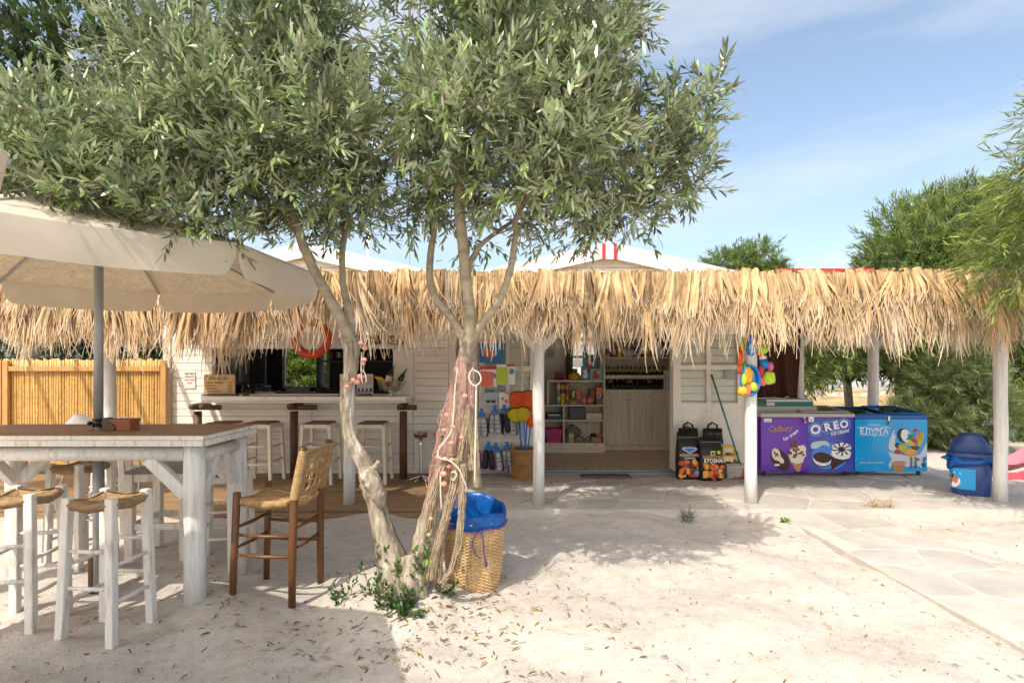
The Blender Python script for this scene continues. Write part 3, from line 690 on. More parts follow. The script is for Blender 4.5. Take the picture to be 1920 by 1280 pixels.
# ---- on the table
pot = thing('plant_pot', 'small rectangular terracotta pot on the table beside the parasol pole', 'pot', (PX(235, 3.74), 3.74, TT+.001))
def lp(root, name, m, fn, bevel=0.0, **k):
    mb_ = MB(); fn(mb_); return mb_.build(name, m, root, bevel, **k)
def f(m_):
    a, b_, h = .063, .05, .068
    for x0, x1, y0, y1 in ((-a, a, -b_, -b_+.008), (-a, a, b_-.008, b_), (-a, -a+.008, -b_+.008, b_-.008), (a-.008, a, -b_+.008, b_-.008)): m_.box(x0, x1, y0, y1, .004, h)
    m_.box(-a, a, -b_, b_, 0, .004)
lp(pot, 'body', TERRA, f); lp(pot, 'rim', TERRA, lambda m_: (m_.box(-.068, .068, -.055, -.0505, .058, .074), m_.box(-.068, .068, .0505, .055, .058, .074), m_.box(-.068, -.0635, -.0503, .0503, .058, .074), m_.box(.0635, .068, -.0503, .0503, .058, .074)))
lp(pot, 'soil', DARKW, lambda m_: m_.box(-.054, .054, -.041, .041, .01, .05))
nap = thing('napkin_holder', 'dark wedge shaped napkin holder between the pole and the terracotta pot', 'napkin holder', (PX(206, 3.70), 3.72, TT+.001))
lp(nap, 'body', DARKW, lambda m_: m_.prism([(-.038, 0), (.045, 0), (.045, .03), (-.038, .085)], -.04, .04), .003)
lp(nap, 'napkins', mat('napkin', (.18,.13,.10), .8), lambda m_: m_.prism([(-.03, .08), (-.025, .084), (.04, .038), (.038, .034)], -.034, .034))

# ================================================================ STOOLS AND CHAIR
def rush(m_, w, d, z, sag=.03, rr=.0085, loops=13, top_only=False):
    """woven seat: ropes laid in nested squares, sagging to the middle"""
    for k in range(loops):
        t = k/(loops-1); a = w/2*(1-t*.97); b_ = d/2*(1-t*.97)
        def zz(u): return z-sag*(t**.7)-.022*(1-abs(u))**1.0*(1-t)+.004*R.uniform(-1, 1)
        pts = []
        for (x0, y0, x1, y1) in ((-a,-b_,a,-b_),(a,-b_,a,b_),(a,b_,-a,b_),(-a,b_,-a,-b_)):
            for i in range(5):
                u = i/5; pts.append((x0+(x1-x0)*u, y0+(y1-y0)*u, zz(abs(2*u-1)*1.0)))
        m_.tube(pts, rr*R.uniform(.9, 1.15), 5, closed=True)
    for s in ((0,-1),(0,1),(1,0),(-1,0)):                          # ropes wrapped round the seat rails
        n = 30
        for i in range(n):
            u = (i+.5)/n*2-1; u *= .86
            x = u*w/2 if s[0] == 0 else s[0]*w/2; y = u*d/2 if s[1] == 0 else s[1]*d/2
            dz = -.022*(1-abs(u)); ax = Vector((s[0], s[1], 0))
            p = Vector((x, y, z-.014+dz)); q = [p-ax*.02+Vector((0,0,.02)), p+ax*.004+Vector((0,0,.018)), p+ax*.016, p+ax*.004-Vector((0,0,.022)), p-ax*.02-Vector((0,0,.020))]
            m_.tube(q, .0062, 4, caps=False)
def make_stool(label, h=.775, w=.30, lw=.046, kind='rush', splay=.022, rungs=((.30,.22),(.50,.42)), paint=STOOLW, group=None, name='bar_stool', tips=True, seat_m=RUSH):
    t = thing(name, label, 'stool', (0,0,0), 0, group)
    c = w/2-lw/2
    for sx in (-1, 1):
        for sy in (-1, 1):
            top = h+.014 if tips else h-.02
            lp(t, 'leg', paint, lambda m_: m_.bar((sx*(c+splay), sy*(c+splay), -.012), (sx*c, sy*c, top), lw, lw, up=(0,1,0), taper=1.0), .006)
    for zi, pair in enumerate(rungs):
        for ax in (0, 1):
            z = pair[ax]; e = c+splay*(1-z/h)
            for s in (-1, 1):
                if ax == 0: p, q = (-e+lw*.4, s*e, z), (e-lw*.4, s*e, z)
                else: p, q = (s*e, -e+lw*.4, z), (s*e, e-lw*.4, z)
                mid = ((p[0]+q[0])/2, (p[1]+q[1])/2, z-.003)
                if kind == 'heavy': lp(t, 'rung', paint, lambda m_: m_.bar(p, q, .026, .05, up=(0,0,1)), .004)
                else: lp(t, 'rung', paint, lambda m_: m_.tube([p, mid, q], [.0105, .0125, .0105], 8))
    if kind == 'rush':
        lp(t, 'seat', seat_m, lambda m_: rush(m_, w-lw*.7, w-lw*.7, h-.005))
    elif kind == 'heavy':
        for s in (-1, 1):
            lp(t, 'seat_rail', paint, lambda m_: m_.box(-c+lw/2, c-lw/2, s*c-.014, s*c+.014, h-.085, h-.022), .003)
            lp(t, 'seat_rail', paint, lambda m_: m_.box(s*c-.014, s*c+.014, -c+lw/2, c-lw/2, h-.085, h-.022), .003)
        lp(t, 'seat', seat_m, lambda m_: m_.box(-w/2+.004, w/2-.004, -w/2+.004, w/2-.004, h-.019, h+.006), .008)
    else:
        for s in (-1, 1):
            lp(t, 'seat_rail', paint, lambda m_: m_.box(-c+lw/2, c-lw/2, s*c-.014, s*c+.014, h-.06, h-.012), .003)
            lp(t, 'seat_rail', paint, lambda m_: m_.box(s*c-.014, s*c+.014, -c+lw/2, c-lw/2, h-.06, h-.012), .003)
        lp(t, 'seat', seat_m, lambda m_: (m_.box(-w/2+lw, w/2-lw, -w/2+lw, w/2-lw, h-.01, h+.008), m_.box(-c+lw/2, c-lw/2, -w/2+.004, -w/2+lw-.003, h-.01, h+.006), m_.box(-c+lw/2, c-lw/2, w/2-lw+.003, w/2-.004, h-.01, h+.006)), .006)
    return t
GT = 'rush seated white stools round the high table'
s1 = make_stool('chunky white stool with a rush seat, in front of the table below the parasol pole', group=GT)
s1.location = (-2.30, 3.19, 0); s1.rotation_euler.z = rad(-5)
dup(s1, (-2.865, 3.28, 0), rad(6), 'chunky white rush stool at the left photo edge in front of the table', GT)
dup(s1, (-3.29, 4.28, 0), rad(-12), 'rush seated white stool behind the table, seen under it left of the parasol pole', GT)
dup(s1, (-3.52, 4.88, 0), rad(22), 'rush seated white stool farthest behind the table, close to the bamboo fence', GT)
s4 = make_stool('wide white stool with thick foot bars and a flat grey seat behind the table', h=.695, w=.47, lw=.062, kind='heavy', splay=.0, rungs=((.26,.26),), tips=False, seat_m=mat('grey_seat', (.25,.215,.18), .8, var=.2, vscale=20, bump=.3, bscale=150), name='wide_stool')
s4.location = (-2.80, 4.60, 0); s4.rotation_euler.z = rad(5)
BARS = mat('bar_stool_paint', (.70,.63,.50), .5, var=.05, dirt=(.5,.4,.25), dirt_amt=.3)
GB = 'white stools along the bar counter'
b1 = make_stool('slim white bar stool between middle counter leg and porch post', h=.745, w=.37, lw=.040, kind='plain', splay=.03, rungs=((.24,.28),(.46,.46)), paint=BARS, group=GB, tips=False, seat_m=mat('brown_seat', (.15,.085,.045), .7, var=.3, vscale=20, bump=.4, bscale=120))
b1.location = (PX(601, 7.05), 7.05, PZTOP)
for px_, lab in ((700, 'slim white bar stool standing right of the porch post'), (492, 'slim white bar stool standing left of the middle counter leg'), (421, 'slim white bar stool mostly hidden behind the high table')):
    dup(b1, (PX(px_, 7.05), 7.05, PZTOP), rad(R.uniform(-3, 3)), lab, GB)
s5 = make_stool('slim white stool with a grey seat seen between the right table legs', h=.69, w=.33, lw=.040, kind='plain', splay=.03, rungs=((.22,.26),(.42,.42)), paint=STOOLW, tips=False, seat_m=MATS['grey_seat'], name='slim_stool')
s5.location = (-2.24, 4.36, 0); s5.rotation_euler.z = rad(12)
# ---- brown rope chair (back posts on +x)
ch = thing('rope_bar_chair', 'tall brown wooden chair with woven rope seat and back beside the table', 'chair', (-1.565, 3.77, 0), rad(-7))
hw, hd, sh = .185, .19, .655
for sy in (-1, 1):
    lp(ch, 'leg', BROWNW, lambda m_: m_.tube([(-hd-.02, sy*hw*1.06, -.012), (-hd-.01, sy*hw*1.03, .35), (-hd+.004, sy*hw, sh+.045)], [.021, .023, .024], 12))
    lp(ch, 'leg', BROWNW, lambda m_: m_.tube([(hd+.005, sy*hw*1.06, -.012), (hd+.006, sy*hw*1.03, .35), (hd+.012, sy*hw, sh), (hd+.045, sy*hw, .83), (hd+.075, sy*hw, 1.0)], [.023, .025, .026, .025, .022], 12))
for z in (.30, .43):
    for sy in (-1, 1): lp(ch, 'rung', BROWNW, lambda m_: m_.tube([(-hd, sy*hw*1.02, z+.0), (0, sy*hw*1.03, z-.006), (hd, sy*hw*1.02, z)], [.010, .013, .010], 8))
    for sx in (-1, 1): lp(ch, 'rung', BROWNW, lambda m_: m_.tube([(sx*hd, -hw, z+.045), (sx*hd, 0, z+.04), (sx*hd, hw, z+.045)], [.010, .013, .010], 8))
def f(m_):
    rush(m_, 2*hd-.005, 2*hw-.01, sh, sag=.022, rr=.0095, loops=14)
lp(ch, 'seat', ROPE, f)
def bp(u, v, o=0.0):                                               # point on the back: u across (-1..1), v up (0..1)
    return Vector((hd+.018+.062*v+o+.012*(1-u*u), u*hw, sh+.02+v*.30))
def f(m_):
    for s in (-1, 1):                                               # ropes wound round the two posts
        for i in range(34):
            v = i/33; c = bp(s, v); pts = [c+Vector((math.cos(a)*.030, math.sin(a)*.030, .004*math.sin(a))) for a in [2*PI*j/8 for j in range(8)]]
            m_.tube(pts, .0058, 4, closed=True)
    for vv in (.02, .05, .08, .90, .94, .98): m_.tube([bp(u, vv+R.uniform(-.006, .006), R.uniform(-.006, .006)) for u in np.linspace(-1, 1, 9)], .0085, 5)
    for vv in (.30, .53, .74):
        for e in (-.014, .014): m_.tube([bp(u, vv+e*math.cos(i*PI), R.uniform(-.005, .008)) for i, u in enumerate(np.linspace(-1, 1, 11))], .0065, 5)
    for uu in (-.66, -.22, .22, .66):
        for e in (-.035, .035): m_.tube([bp(uu+e*(1 if i % 2 else -.2), v, R.uniform(-.005, .008)) for i, v in enumerate(np.linspace(.04, .96, 10))], .0065, 5)
    for k in range(-2, 3):
        for sgn in (-1, 1):
            pts = []
            for v in np.linspace(.05, .95, 10):
                u = k*.44+sgn*(v-.5)*.9
                if abs(u) <= .98: pts.append(bp(u, v, R.uniform(-.006, .01)))
            if len(pts) > 2: m_.tube(pts, .0058, 5)
lp(ch, 'backrest', ROPE, f)
# ---- two shell chairs behind the table
def shell_chair(loc, rz, label):
    t = thing('shell_chair', label, 'chair', loc, rz, 'white shell chairs behind the table')
    def f(m_):
        n = 12; k = 8; v = []
        for i in range(k):
            a = i/(k-1)
            for j in range(n):
                u = (j/(n-1)-.5)*2
                if a < .45: q = a/.45; v.append((u*(.19+.02*q), -.20+q*.34, .45-.03*math.sin(q*PI)*(1-u*u)+.03*abs(u)**3))
                else:
                    q = (a-.45)/.55; wv = .21*math.sqrt(max(0.02, 1-(q*.98)**2.6)); v.append((u*wv, .14+.10*q+.02-.06*u*u, .45+.43*q))
        o_ = len(v); v += [(x, y+.008, z-.006) for x, y, z in v]
        fs = [(i*n+j, i*n+j+1, (i+1)*n+j+1, (i+1)*n+j) for i in range(k-1) for j in range(n-1)]
        fs += [tuple(o_+q for q in reversed(p)) for p in list(fs)]
        m_.add(v, fs, 0, smooth=True)
    t.scale = (1.08, 1.08, 1.06)
    lp(t, 'shell', mat('white_plastic', (.80,.80,.79), .35, var=.02), f)
    for sx in (-1, 1):
        for sy in (-1, 1): lp(t, 'leg', GREYM, lambda m_: m_.tube([(sx*.12, sy*.12, .44), (sx*.20, sy*.21, 0)], .011, 8))
shell_chair((PX(166, 6.75), 6.75, .03), PI+.25, 'white shell chair left of the parasol pole behind the table')
shell_chair((PX(262, 6.75), 6.75, 0), PI-.2, 'white shell chair right of the parasol pole behind the table')

# ================================================================ PARASOLS
def parasol(cx, cy, ze, zt, Rr, a0, label, group):
    t = thing('parasol', label, 'parasol', (cx, cy, 0), 0, group)
    vert = [Vector((Rr*math.cos(a0+k*PI/4), Rr*math.sin(a0+k*PI/4), ze)) for k in range(8)]; apex = Vector((0, 0, zt))
    lp(t, 'pole', GREYM, lambda m_: (m_.cyl((0,0,.0), (0,0,1.0), .034, n=16), m_.cyl((0,0,1.0), (0,0,zt-.02), .0275, n=16)))
    lp(t, 'collar', BLACK, lambda m_: (m_.cyl((0,0,1.105), (0,0,1.16), .036, n=16), m_.ball((.045, -.02, 1.13), .016), m_.ball((-.045, -.02, 1.13), .016)))
    lp(t, 'ground_spike', DARKW, lambda m_: (m_.box(-.05, -.022, -.03, .03, -.02, .28), m_.box(-.045, .045, .032, .05, -.02, .26)))
    lp(t, 'finial', GREYM, lambda m_: m_.ball((0,0,zt+.02), .03))
    for k in range(8):
        p, q = vert[k], vert[(k+1) % 8]
        def f(m_, sgn=0):                                           # gently sagging panel, outer and inner skin
            n = 8; 
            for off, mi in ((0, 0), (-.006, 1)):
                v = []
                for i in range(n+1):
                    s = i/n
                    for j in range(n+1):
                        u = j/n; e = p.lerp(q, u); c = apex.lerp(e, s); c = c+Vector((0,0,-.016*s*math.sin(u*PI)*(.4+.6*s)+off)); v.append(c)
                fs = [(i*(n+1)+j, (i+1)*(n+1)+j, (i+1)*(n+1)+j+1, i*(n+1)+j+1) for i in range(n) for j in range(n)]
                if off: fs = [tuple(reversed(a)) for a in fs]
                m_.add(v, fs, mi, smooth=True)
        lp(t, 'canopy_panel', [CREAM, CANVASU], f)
        def f(m_):
            n = 40; rows = 5; v = []; out = ((p+q)/2).normalized(); out.z = 0
            e = (q-p).normalized()
            for i in range(rows):
                s = i/(rows-1)
                for j in range(n+1):
                    u = j/n; edge = min(u, 1-u); drop = .185*(1-.6*max(0, 1-edge/.075)**2.2)
                    c = p.lerp(q, .014+u*.972)+Vector((0,0,-.016*math.sin(u*PI)-drop*s))
                    c = c+out*(.012*math.sin(u*PI*3+k)*s-.03*s*s); v.append(c)
            fs = [(i*(n+1)+j, (i+1)*(n+1)+j, (i+1)*(n+1)+j+1, i*(n+1)+j+1) for i in range(rows-1) for j in range(n)]
            o_ = len(v); v += [a-out*.004 for a in v]; fs += [tuple(o_+b_ for b_ in reversed(a)) for a in list(fs)]
            m_.add(v, fs, 0, smooth=True)
        lp(t, 'valance', CREAM, f)
        rb = lp(t, 'rib', GREYM, lambda m_: m_.bar(apex+Vector((0,0,-.05)), p+Vector((0,0,-.024)), .018, .014))
    for k in range(8):
        p = vert[k]; lp(t, 'strut', GREYM, lambda m_: m_.bar((p.x*.03, p.y*.03, zt-.42), apex.lerp(p, .5)+Vector((0,0,-.045)), .014, .012))
    lp(t, 'hub', GREYM, lambda m_: m_.cyl((0,0,zt-.46), (0,0,zt-.40), .05, n=14))
    return t
GP = 'cream octagonal parasols'
parasol(-2.79, 3.78, 2.20, 2.72, 1.42, rad(-27), 'cream eight sided parasol standing through the high table', GP)
parasol(-2.72, .79, 2.18, 2.72, 1.50, rad(41.7), 'cream parasol of which only a valance corner shows at the left photo edge', GP)

# ================================================================ FREEZERS
def freezer(x0, x1, y0, y1, zb, zt, zback, body, frame, label, lids):
    t = thing('chest_freezer', label, 'freezer', ((x0+x1)/2, y0, zb-.06), 0, 'ice cream chest freezers under the canopy')
    w = x1-x0; d = y1-y0; h = zt-zb
    lp(t, 'cabinet', body, lambda m_: m_.box(-w/2, w/2, 0, d, .06, .06+h-.05), .008)
    def f(m_):
        zf = .06+h-.048; a = .05
        def slab(xa, xb, ya, yb):
            def zt_(y): return .06+h+(zback-zt)*y/d
            v = [(xa,ya,zf),(xb,ya,zf),(xb,yb,zf),(xa,yb,zf),(xa,ya,zt_(ya)),(xb,ya,zt_(ya)),(xb,yb,zt_(yb)),(xa,yb,zt_(yb))]
            m_.add(v, [(0,3,2,1),(4,5,6,7),(0,1,5,4),(1,2,6,5),(2,3,7,6),(3,0,4,7)])
        slab(-w/2-.008, w/2+.008, -.010, a); slab(-w/2-.008, w/2+.008, d-a, d+.006); slab(-w/2-.008, -w/2+a, a+.001, d-a-.001); slab(w/2-a, w/2+.008, a+.001, d-a-.001)
    lp(t, 'top_frame', frame, f, .006)
    lp(t, 'well', flat('freezer_inside', (.62,.64,.66), .5), lambda m_: m_.box(-w/2+.06, w/2-.06, .06, d-.06, .30, .06+h-.10))
    for (a, b_, dz) in lids:
        lid = lp(t, 'glass_lid', DARKGLASS, lambda m_: m_.add([(-w/2+w*a, .052, .06+h+dz-.004), (-w/2+w*b_, .052, .06+h+dz-.004), (-w/2+w*b_, d-.052, .06+h+(zback-zt)+dz-.004), (-w/2+w*a, d-.052, .06+h+(zback-zt)+dz-.004)], [(0,1,2,3)]))
        lp(lid, 'lid_rim', frame, lambda m_: m_.tube([(-w/2+w*a+.01, .06, .06+h+dz+.004), (-w/2+w*b_-.01, .06, .06+h+dz+.004), (-w/2+w*b_-.01, d-.06, .06+h+zback-zt+dz+.004), (-w/2+w*a+.01, d-.06, .06+h+zback-zt+dz+.004)], .012, 6, closed=True))
    for sx in (-1, 1):
        for y in (.07, d-.07):
            c_ = lp(t, 'caster', DGREY, lambda m_: (m_.cyl((sx*(w/2-.07)-.012, y, .026), (sx*(w/2-.07)+.012, y, .026), .026, n=12), m_.box(sx*(w/2-.07)-.018, sx*(w/2-.07)+.018, y-.02, y+.02, .045, .062)))
    lp(t, 'lock_hasp', STEEL, lambda m_: m_.box(-w*.04-.012, -w*.04+.012, -.016, -.0095, .06+h-.075, .06+h-.01), .002)
    lp(t, 'padlock', mat('brass', (.45,.30,.10), .35, .9, var=.05), lambda m_: (m_.box(-w*.04-.013, -w*.04+.015, -.034, -.017, .06+h-.125, .06+h-.09), m_.tube([(-w*.04-.007, -.025, .06+h-.09), (-w*.04-.007, -.025, .06+h-.072), (-w*.04+.009, -.025, .06+h-.072), (-w*.04+.009, -.025, .06+h-.09)], .003, 6)))
    return t, w, h
fy = 7.38
fz, fw, fh = freezer(PX(1427, fy), PX(1601, fy), fy, fy+.64, .135, .903, .945, PURPLE, flat('lid_grey', (.48,.46,.43), .4), 'purple and navy chest freezer with chocolate ice cream artwork', ((.02,.52,.0),(.48,.98,.012)))
# artwork, drawn in the measured units of the front panel
class Art:
    def __init__(s, root, w, h, x0, x1, ytop, ybot): s.r = root; s.w = w; s.h = h; s.x0 = x0; s.x1 = x1; s.yt = ytop; s.yb = ybot; s.n = 0
    def X(s, x): return -s.w/2+(x-s.x0)/(s.x1-s.x0)*s.w
    def Z(s, y): return .06+(s.yb-y)/(s.yb-s.yt)*(s.h-.05)
    def k(s): return s.w/(s.x1-s.x0)
    def layer(s): s.n += 1; return -.0020-s.n*.0002
    def poly(s, m_, pts, mi=0): m_.prism([(s.X(x), s.Z(y)) for x, y in pts], s.layer(), 0.0 if False else -.0012, mi)
    def ell(s, m_, cx, cy, rx, ry, rot=0, mi=0, n=22, a0=0, a1=2*PI):
        pts = []
        for i in range(n):
            t = a0+(a1-a0)*i/(n if a1-a0 > 6.2 else n-1); x, y = rx*math.cos(t), ry*math.sin(t); pts.append((cx+x*math.cos(rot)-y*math.sin(rot), cy+x*math.sin(rot)+y*math.cos(rot)))
        s.poly(m_, pts, mi)
    def blob(s, m_, cx, cy, rx, ry, mi=0, rot=0, n=14, j=.25):
        pts = []
        for i in range(n):
            t = 2*PI*i/n; q = 1+R.uniform(-j, j); x, y = rx*math.cos(t)*q, ry*math.sin(t)*q; pts.append((cx+x*math.cos(rot)-y*math.sin(rot), cy+x*math.sin(rot)+y*math.cos(rot)))
        s.poly(m_, pts, mi)
    def text(s, m_, txt, cx, cy, size, mi=0, rot=0, bold=0, shear=0, sx=1, curve=0):
        s.n += 1; m_.text(txt, s.X(cx), s.layer()-.0003, s.Z(cy), size*s.k(), mi, rot, bold, shear, sx, .0003, curve=curve)
A = Art(fz, fw, fh, 95, 1050, 205, 828)
m_ = MB(); A.poly(m_, [(572,218),(1046,218),(1046,824),(590,824)]); m_.build('front_panel', NAVY, fz)
NB = mat('navy_glow', (.07,.24,.72), .3, var=.25, vscale=3)
m_ = MB(); A.blob(m_, 800, 650, 190, 150, n=20, j=.05); m_.build('print_glow', NB, fz)
m_ = MB(); A.text(m_, 'Cadbury', 288, 335, 84, 0, rad(3), .012, .28, .84); m_.build('print_lettering', GOLDP, fz)
m_ = MB()
for i, chx in enumerate('Ice cream'):                              # lettering that climbs along an arc
    t = i/8; A.text(m_, chx, 326+132*t, 456-92*t**1.25, 50, 0, rad(24+16*t), .022, .1)
m_.build('print_lettering', WHITEP, fz)
m_ = MB(); A.ell(m_, 292, 690, 82, 138, rad(-28)); m_.build('print_choc_bar', CHOC, fz)
m_ = MB(); A.ell(m_, 248, 628, 44, 72, rad(-12)); A.ell(m_, 296, 690, 26, 46, rad(-30), 0); m_.build('print_bar_filling', VANIL, fz)
m_ = MB(); A.poly(m_, [(218,600),(240,640),(232,662),(262,640),(280,662),(262,604),(244,622),(236,592)]); m_.build('print_bar_crack', MILK, fz)
m_ = MB(); A.poly(m_, [(232,736),(282,736),(282,758),(232,758)]); m_.build('print_tag', WHITEP, fz)
m_ = MB(); A.poly(m_, [(392,700),(524,700),(492,826),(458,826)]); m_.build('print_cone', WAFER, fz)
m_ = MB(); A.poly(m_, [(372,620),(558,560),(524,718),(460,738),(398,712)]); A.blob(m_, 470, 610, 88, 78, 0, j=.1); A.blob(m_, 510, 560, 52, 40, 0); m_.build('print_cream', VANIL, fz)
m_ = MB(); A.poly(m_, [(392,474),(462,468),(472,556),(412,556)]); A.blob(m_, 390, 610, 26, 20); A.blob(m_, 440, 640, 20, 34, 0, .5); A.blob(m_, 500, 610, 40, 14, 0, -.5); A.blob(m_, 440, 585, 34, 14, 0, .7); A.blob(m_, 525, 632, 22, 12); A.blob(m_, 470, 570, 24, 12, 0, .2); m_.build('print_chocolate', MILK, fz)
m_ = MB()
for (x, y, s_) in ((650, 345, 1), (775, 318, .92), (862, 300, .88), (945, 288, .92)): A.ell(m_, x, y, 74*s_, 80*s_, rad(-14))
m_.build('print_logo_outline', LBLUE, fz)
m_ = MB()
for (x, y, s_) in ((650, 345, 1), (775, 318, .92), (862, 300, .88), (945, 288, .92)): A.ell(m_, x, y, 64*s_, 69*s_, rad(-14))
m_.build('print_logo_backing', NAVY, fz)
m_ = MB(); A.text(m_, 'O', 652, 348, 128, 0, rad(13), .045, 0, 1.0); A.text(m_, 'R', 775, 318, 112, 0, rad(13), .045); A.text(m_, 'E', 860, 300, 108, 0, rad(13), .045); A.text(m_, 'O', 944, 286, 106, 0, rad(13), .045); m_.build('print_lettering', WHITEP, fz)
m_ = MB(); A.text(m_, 'ICE CREAM', 900, 378, 44, 0, rad(11), .03, .08, .86); m_.build('print_lettering', WHITEP, fz)
m_ = MB(); A.poly(m_, [(600,530),(618,492),(680,474),(760,474),(788,496),(792,550),(770,524),(720,520),(660,560),(612,562)]); m_.build('print_speech_bubble', flat('bubble', (.52,.64,.70), .4), fz)
m_ = MB(); A.ell(m_, 722, 700, 92, 70, rad(8)); m_.build('print_biscuit', CHOC, fz)
m_ = MB(); A.ell(m_, 720, 690, 92, 68, rad(8)); m_.build('print_biscuit_cream', WHITEP, fz)
m_ = MB(); A.ell(m_, 722, 664, 90, 60, rad(8)); m_.build('print_biscuit', CHOC, fz)
m_ = MB()
for i in range(10):
    t = 2*PI*i/10; A.ell(m_, 722+52*math.cos(t), 664+32*math.sin(t), 12, 4, t)
m_.build('print_biscuit_relief', MILK, fz)
m_ = MB(); A.poly(m_, [(812,640),(1000,672),(826,796),(818,790)]); m_.build('print_cone', CHOC, fz)
m_ = MB(); A.poly(m_, [(812,580),(1015,600),(1000,668),(930,688),(850,668),(815,640)]); A.blob(m_, 914, 560, 98, 72, j=.1); m_.build('print_cream', WHITEP, fz)
m_ = MB()
for i in range(9):
    t = 2*PI*i/9+.2; A.poly(m_, [(918+12*math.cos(t+1.57), 575+10*math.sin(t+1.57)), (918+92*math.cos(t-.14), 565+74*math.sin(t-.14)), (918+98*math.cos(t+.10), 565+80*math.sin(t+.10)), (918+12*math.cos(t-1.57), 575+10*math.sin(t-1.57))])
A.blob(m_, 916, 568, 34, 26); m_.build('print_chocolate', CHOC, fz)
m_ = MB(); A.poly(m_, [(120,218),(198,218),(198,258),(120,258)]); A.poly(m_, [(580,196),(630,196),(630,254),(580,254)]); m_.build('price_sticker', WHITEP, fz)
m_ = MB(); A.ell(m_, 604, 232, 8, 9); A.text(m_, '0000 000', 160, 247, 16, 0); m_.build('print_mark', DGREY, fz)

f2, w2, h2 = freezer(PX(1606, fy), PX(1742, fy), fy+.03, fy+.70, .135, .878, .94, SKYB, flat('blue_lid', (.01,.12,.42), .3), 'bright blue chest freezer with fruit artwork and white lettering', ((.02,.52,.0),(.48,.98,.012)))
A = Art(f2, w2, h2, 1080, 1812, 235, 828)
m_ = MB(); A.poly(m_, [(1095,680),(1802,680),(1802,688),(1095,688)]); m_.build('print_stripe', LBLUE, f2)
m_ = MB(); A.text(m_, 'Ε.ΠΥΡΓΑ', 1270, 376, 82, 0, 0, .03, 0, .84); m_.build('print_lettering', WHITEP, f2)
m_ = MB(); A.text(m_, 'ΠΑΓΩΤΑ', 1272, 306, 24, 0, 0, .02, 0, 1.3); A.text(m_, 'παγωτά · παγωτίνια · γρανίτες', 1250, 728, 22, 0, 0, .008, 0, .8); m_.build('print_lettering', WHITEP, f2)
m_ = MB()
for pts in ([(1098,330),(1200,318),(1200,324),(1098,336)], [(1345,318),(1446,330),(1446,336),(1345,324)], [(1118,428),(1200,412),(1272,408),(1345,412),(1428,428),(1345,418),(1272,414),(1200,418)]): A.poly(m_, pts)
A.ell(m_, 1272, 424, 16, 5); m_.build('print_flourish', WHITEP, f2)
MILKY = flat('milk_print', (.66,.70,.75), .4)
m_ = MB()
A.poly(m_, [(1462,368),(1482,352),(1470,400),(1490,430),(1480,480),(1500,560),(1480,610),(1440,596),(1414,560),(1424,480),(1448,420)])
A.poly(m_, [(1412,602),(1470,620),(1560,640),(1640,650),(1720,640),(1780,600),(1806,560),(1806,640),(1770,690),(1806,720),(1740,740),(1760,790),(1700,760),(1640,776),(1580,770),(1500,726),(1450,750),(1424,800),(1420,740),(1450,690),(1424,640)])
A.poly(m_, [(1800,500),(1808,520),(1790,600),(1740,620),(1770,570)]); m_.build('print_milk_splash', MILKY, f2)
m_ = MB(); A.poly(m_, [(1446,736),(1590,736),(1560,824),(1474,824)]); m_.build('print_cone', WAFER, f2)
m_ = MB(); A.ell(m_, 1520, 732, 76, 26); m_.build('print_cone_ice', flat('ice_pink', (.62,.28,.20), .4), f2)
m_ = MB(); A.ell(m_, 1570, 422, 62, 84, rad(-14)); m_.build('print_coconut_shell', CHOC, f2)
m_ = MB(); A.ell(m_, 1590, 424, 48, 76, rad(-14)); m_.build('print_coconut_flesh', WHITEP, f2)
m_ = MB(); A.poly(m_, [(1612,392),(1634,412),(1676,404),(1660,440),(1672,460),(1630,470),(1592,474),(1610,440)]); m_.build('print_mint', flat('mint', (.03,.26,.10), .4), f2)
m_ = MB(); A.ell(m_, 1688, 364, 20, 22); A.blob(m_, 1506, 606, 34, 26, j=.06); A.blob(m_, 1672, 484, 34, 28, j=.1); A.blob(m_, 1716, 692, 14, 18); m_.build('print_berry', flat('berry', (.62,.02,.05), .35), f2)
m_ = MB(); A.ell(m_, 1504, 530, 26, 28); m_.build('print_blueberry', DGREY, f2)
m_ = MB(); A.poly(m_, [(1738,382),(1764,394),(1772,440),(1760,500),(1720,552),(1706,540),(1712,480),(1722,430)]); A.blob(m_, 1560, 560, 44, 40, j=.3); A.blob(m_, 1632, 510, 50, 30, j=.3); m_.build('print_banana', flat('banana', (.62,.50,.06), .4), f2)
m_ = MB(); A.ell(m_, 1722, 440, 36, 46, .2); m_.build('print_mango', flat('mango', (.62,.34,.05), .4), f2)
m_ = MB(); A.ell(m_, 1636, 610, 72, 46, rad(-6)); m_.build('print_orange', flat('orange_print', (.75,.27,.03), .4), f2)
m_ = MB(); A.ell(m_, 1636, 604, 60, 36, rad(-6)); m_.build('print_orange_flesh', flat('orange_flesh', (.80,.42,.12), .4), f2)
m_ = MB(); A.blob(m_, 1684, 560, 40, 24, j=.2); m_.build('print_nuts', MILK, f2)
m_ = MB()
for cx in (1644, 1688, 1772):
    for i in range(11): A.n = 60; A.poly(m_, [(cx-10, 664+i*11), (cx+10, 664+i*11), (cx+10, 669+i*11), (cx-10, 669+i*11)])
m_.build('vent_slots', BLACK, f2)

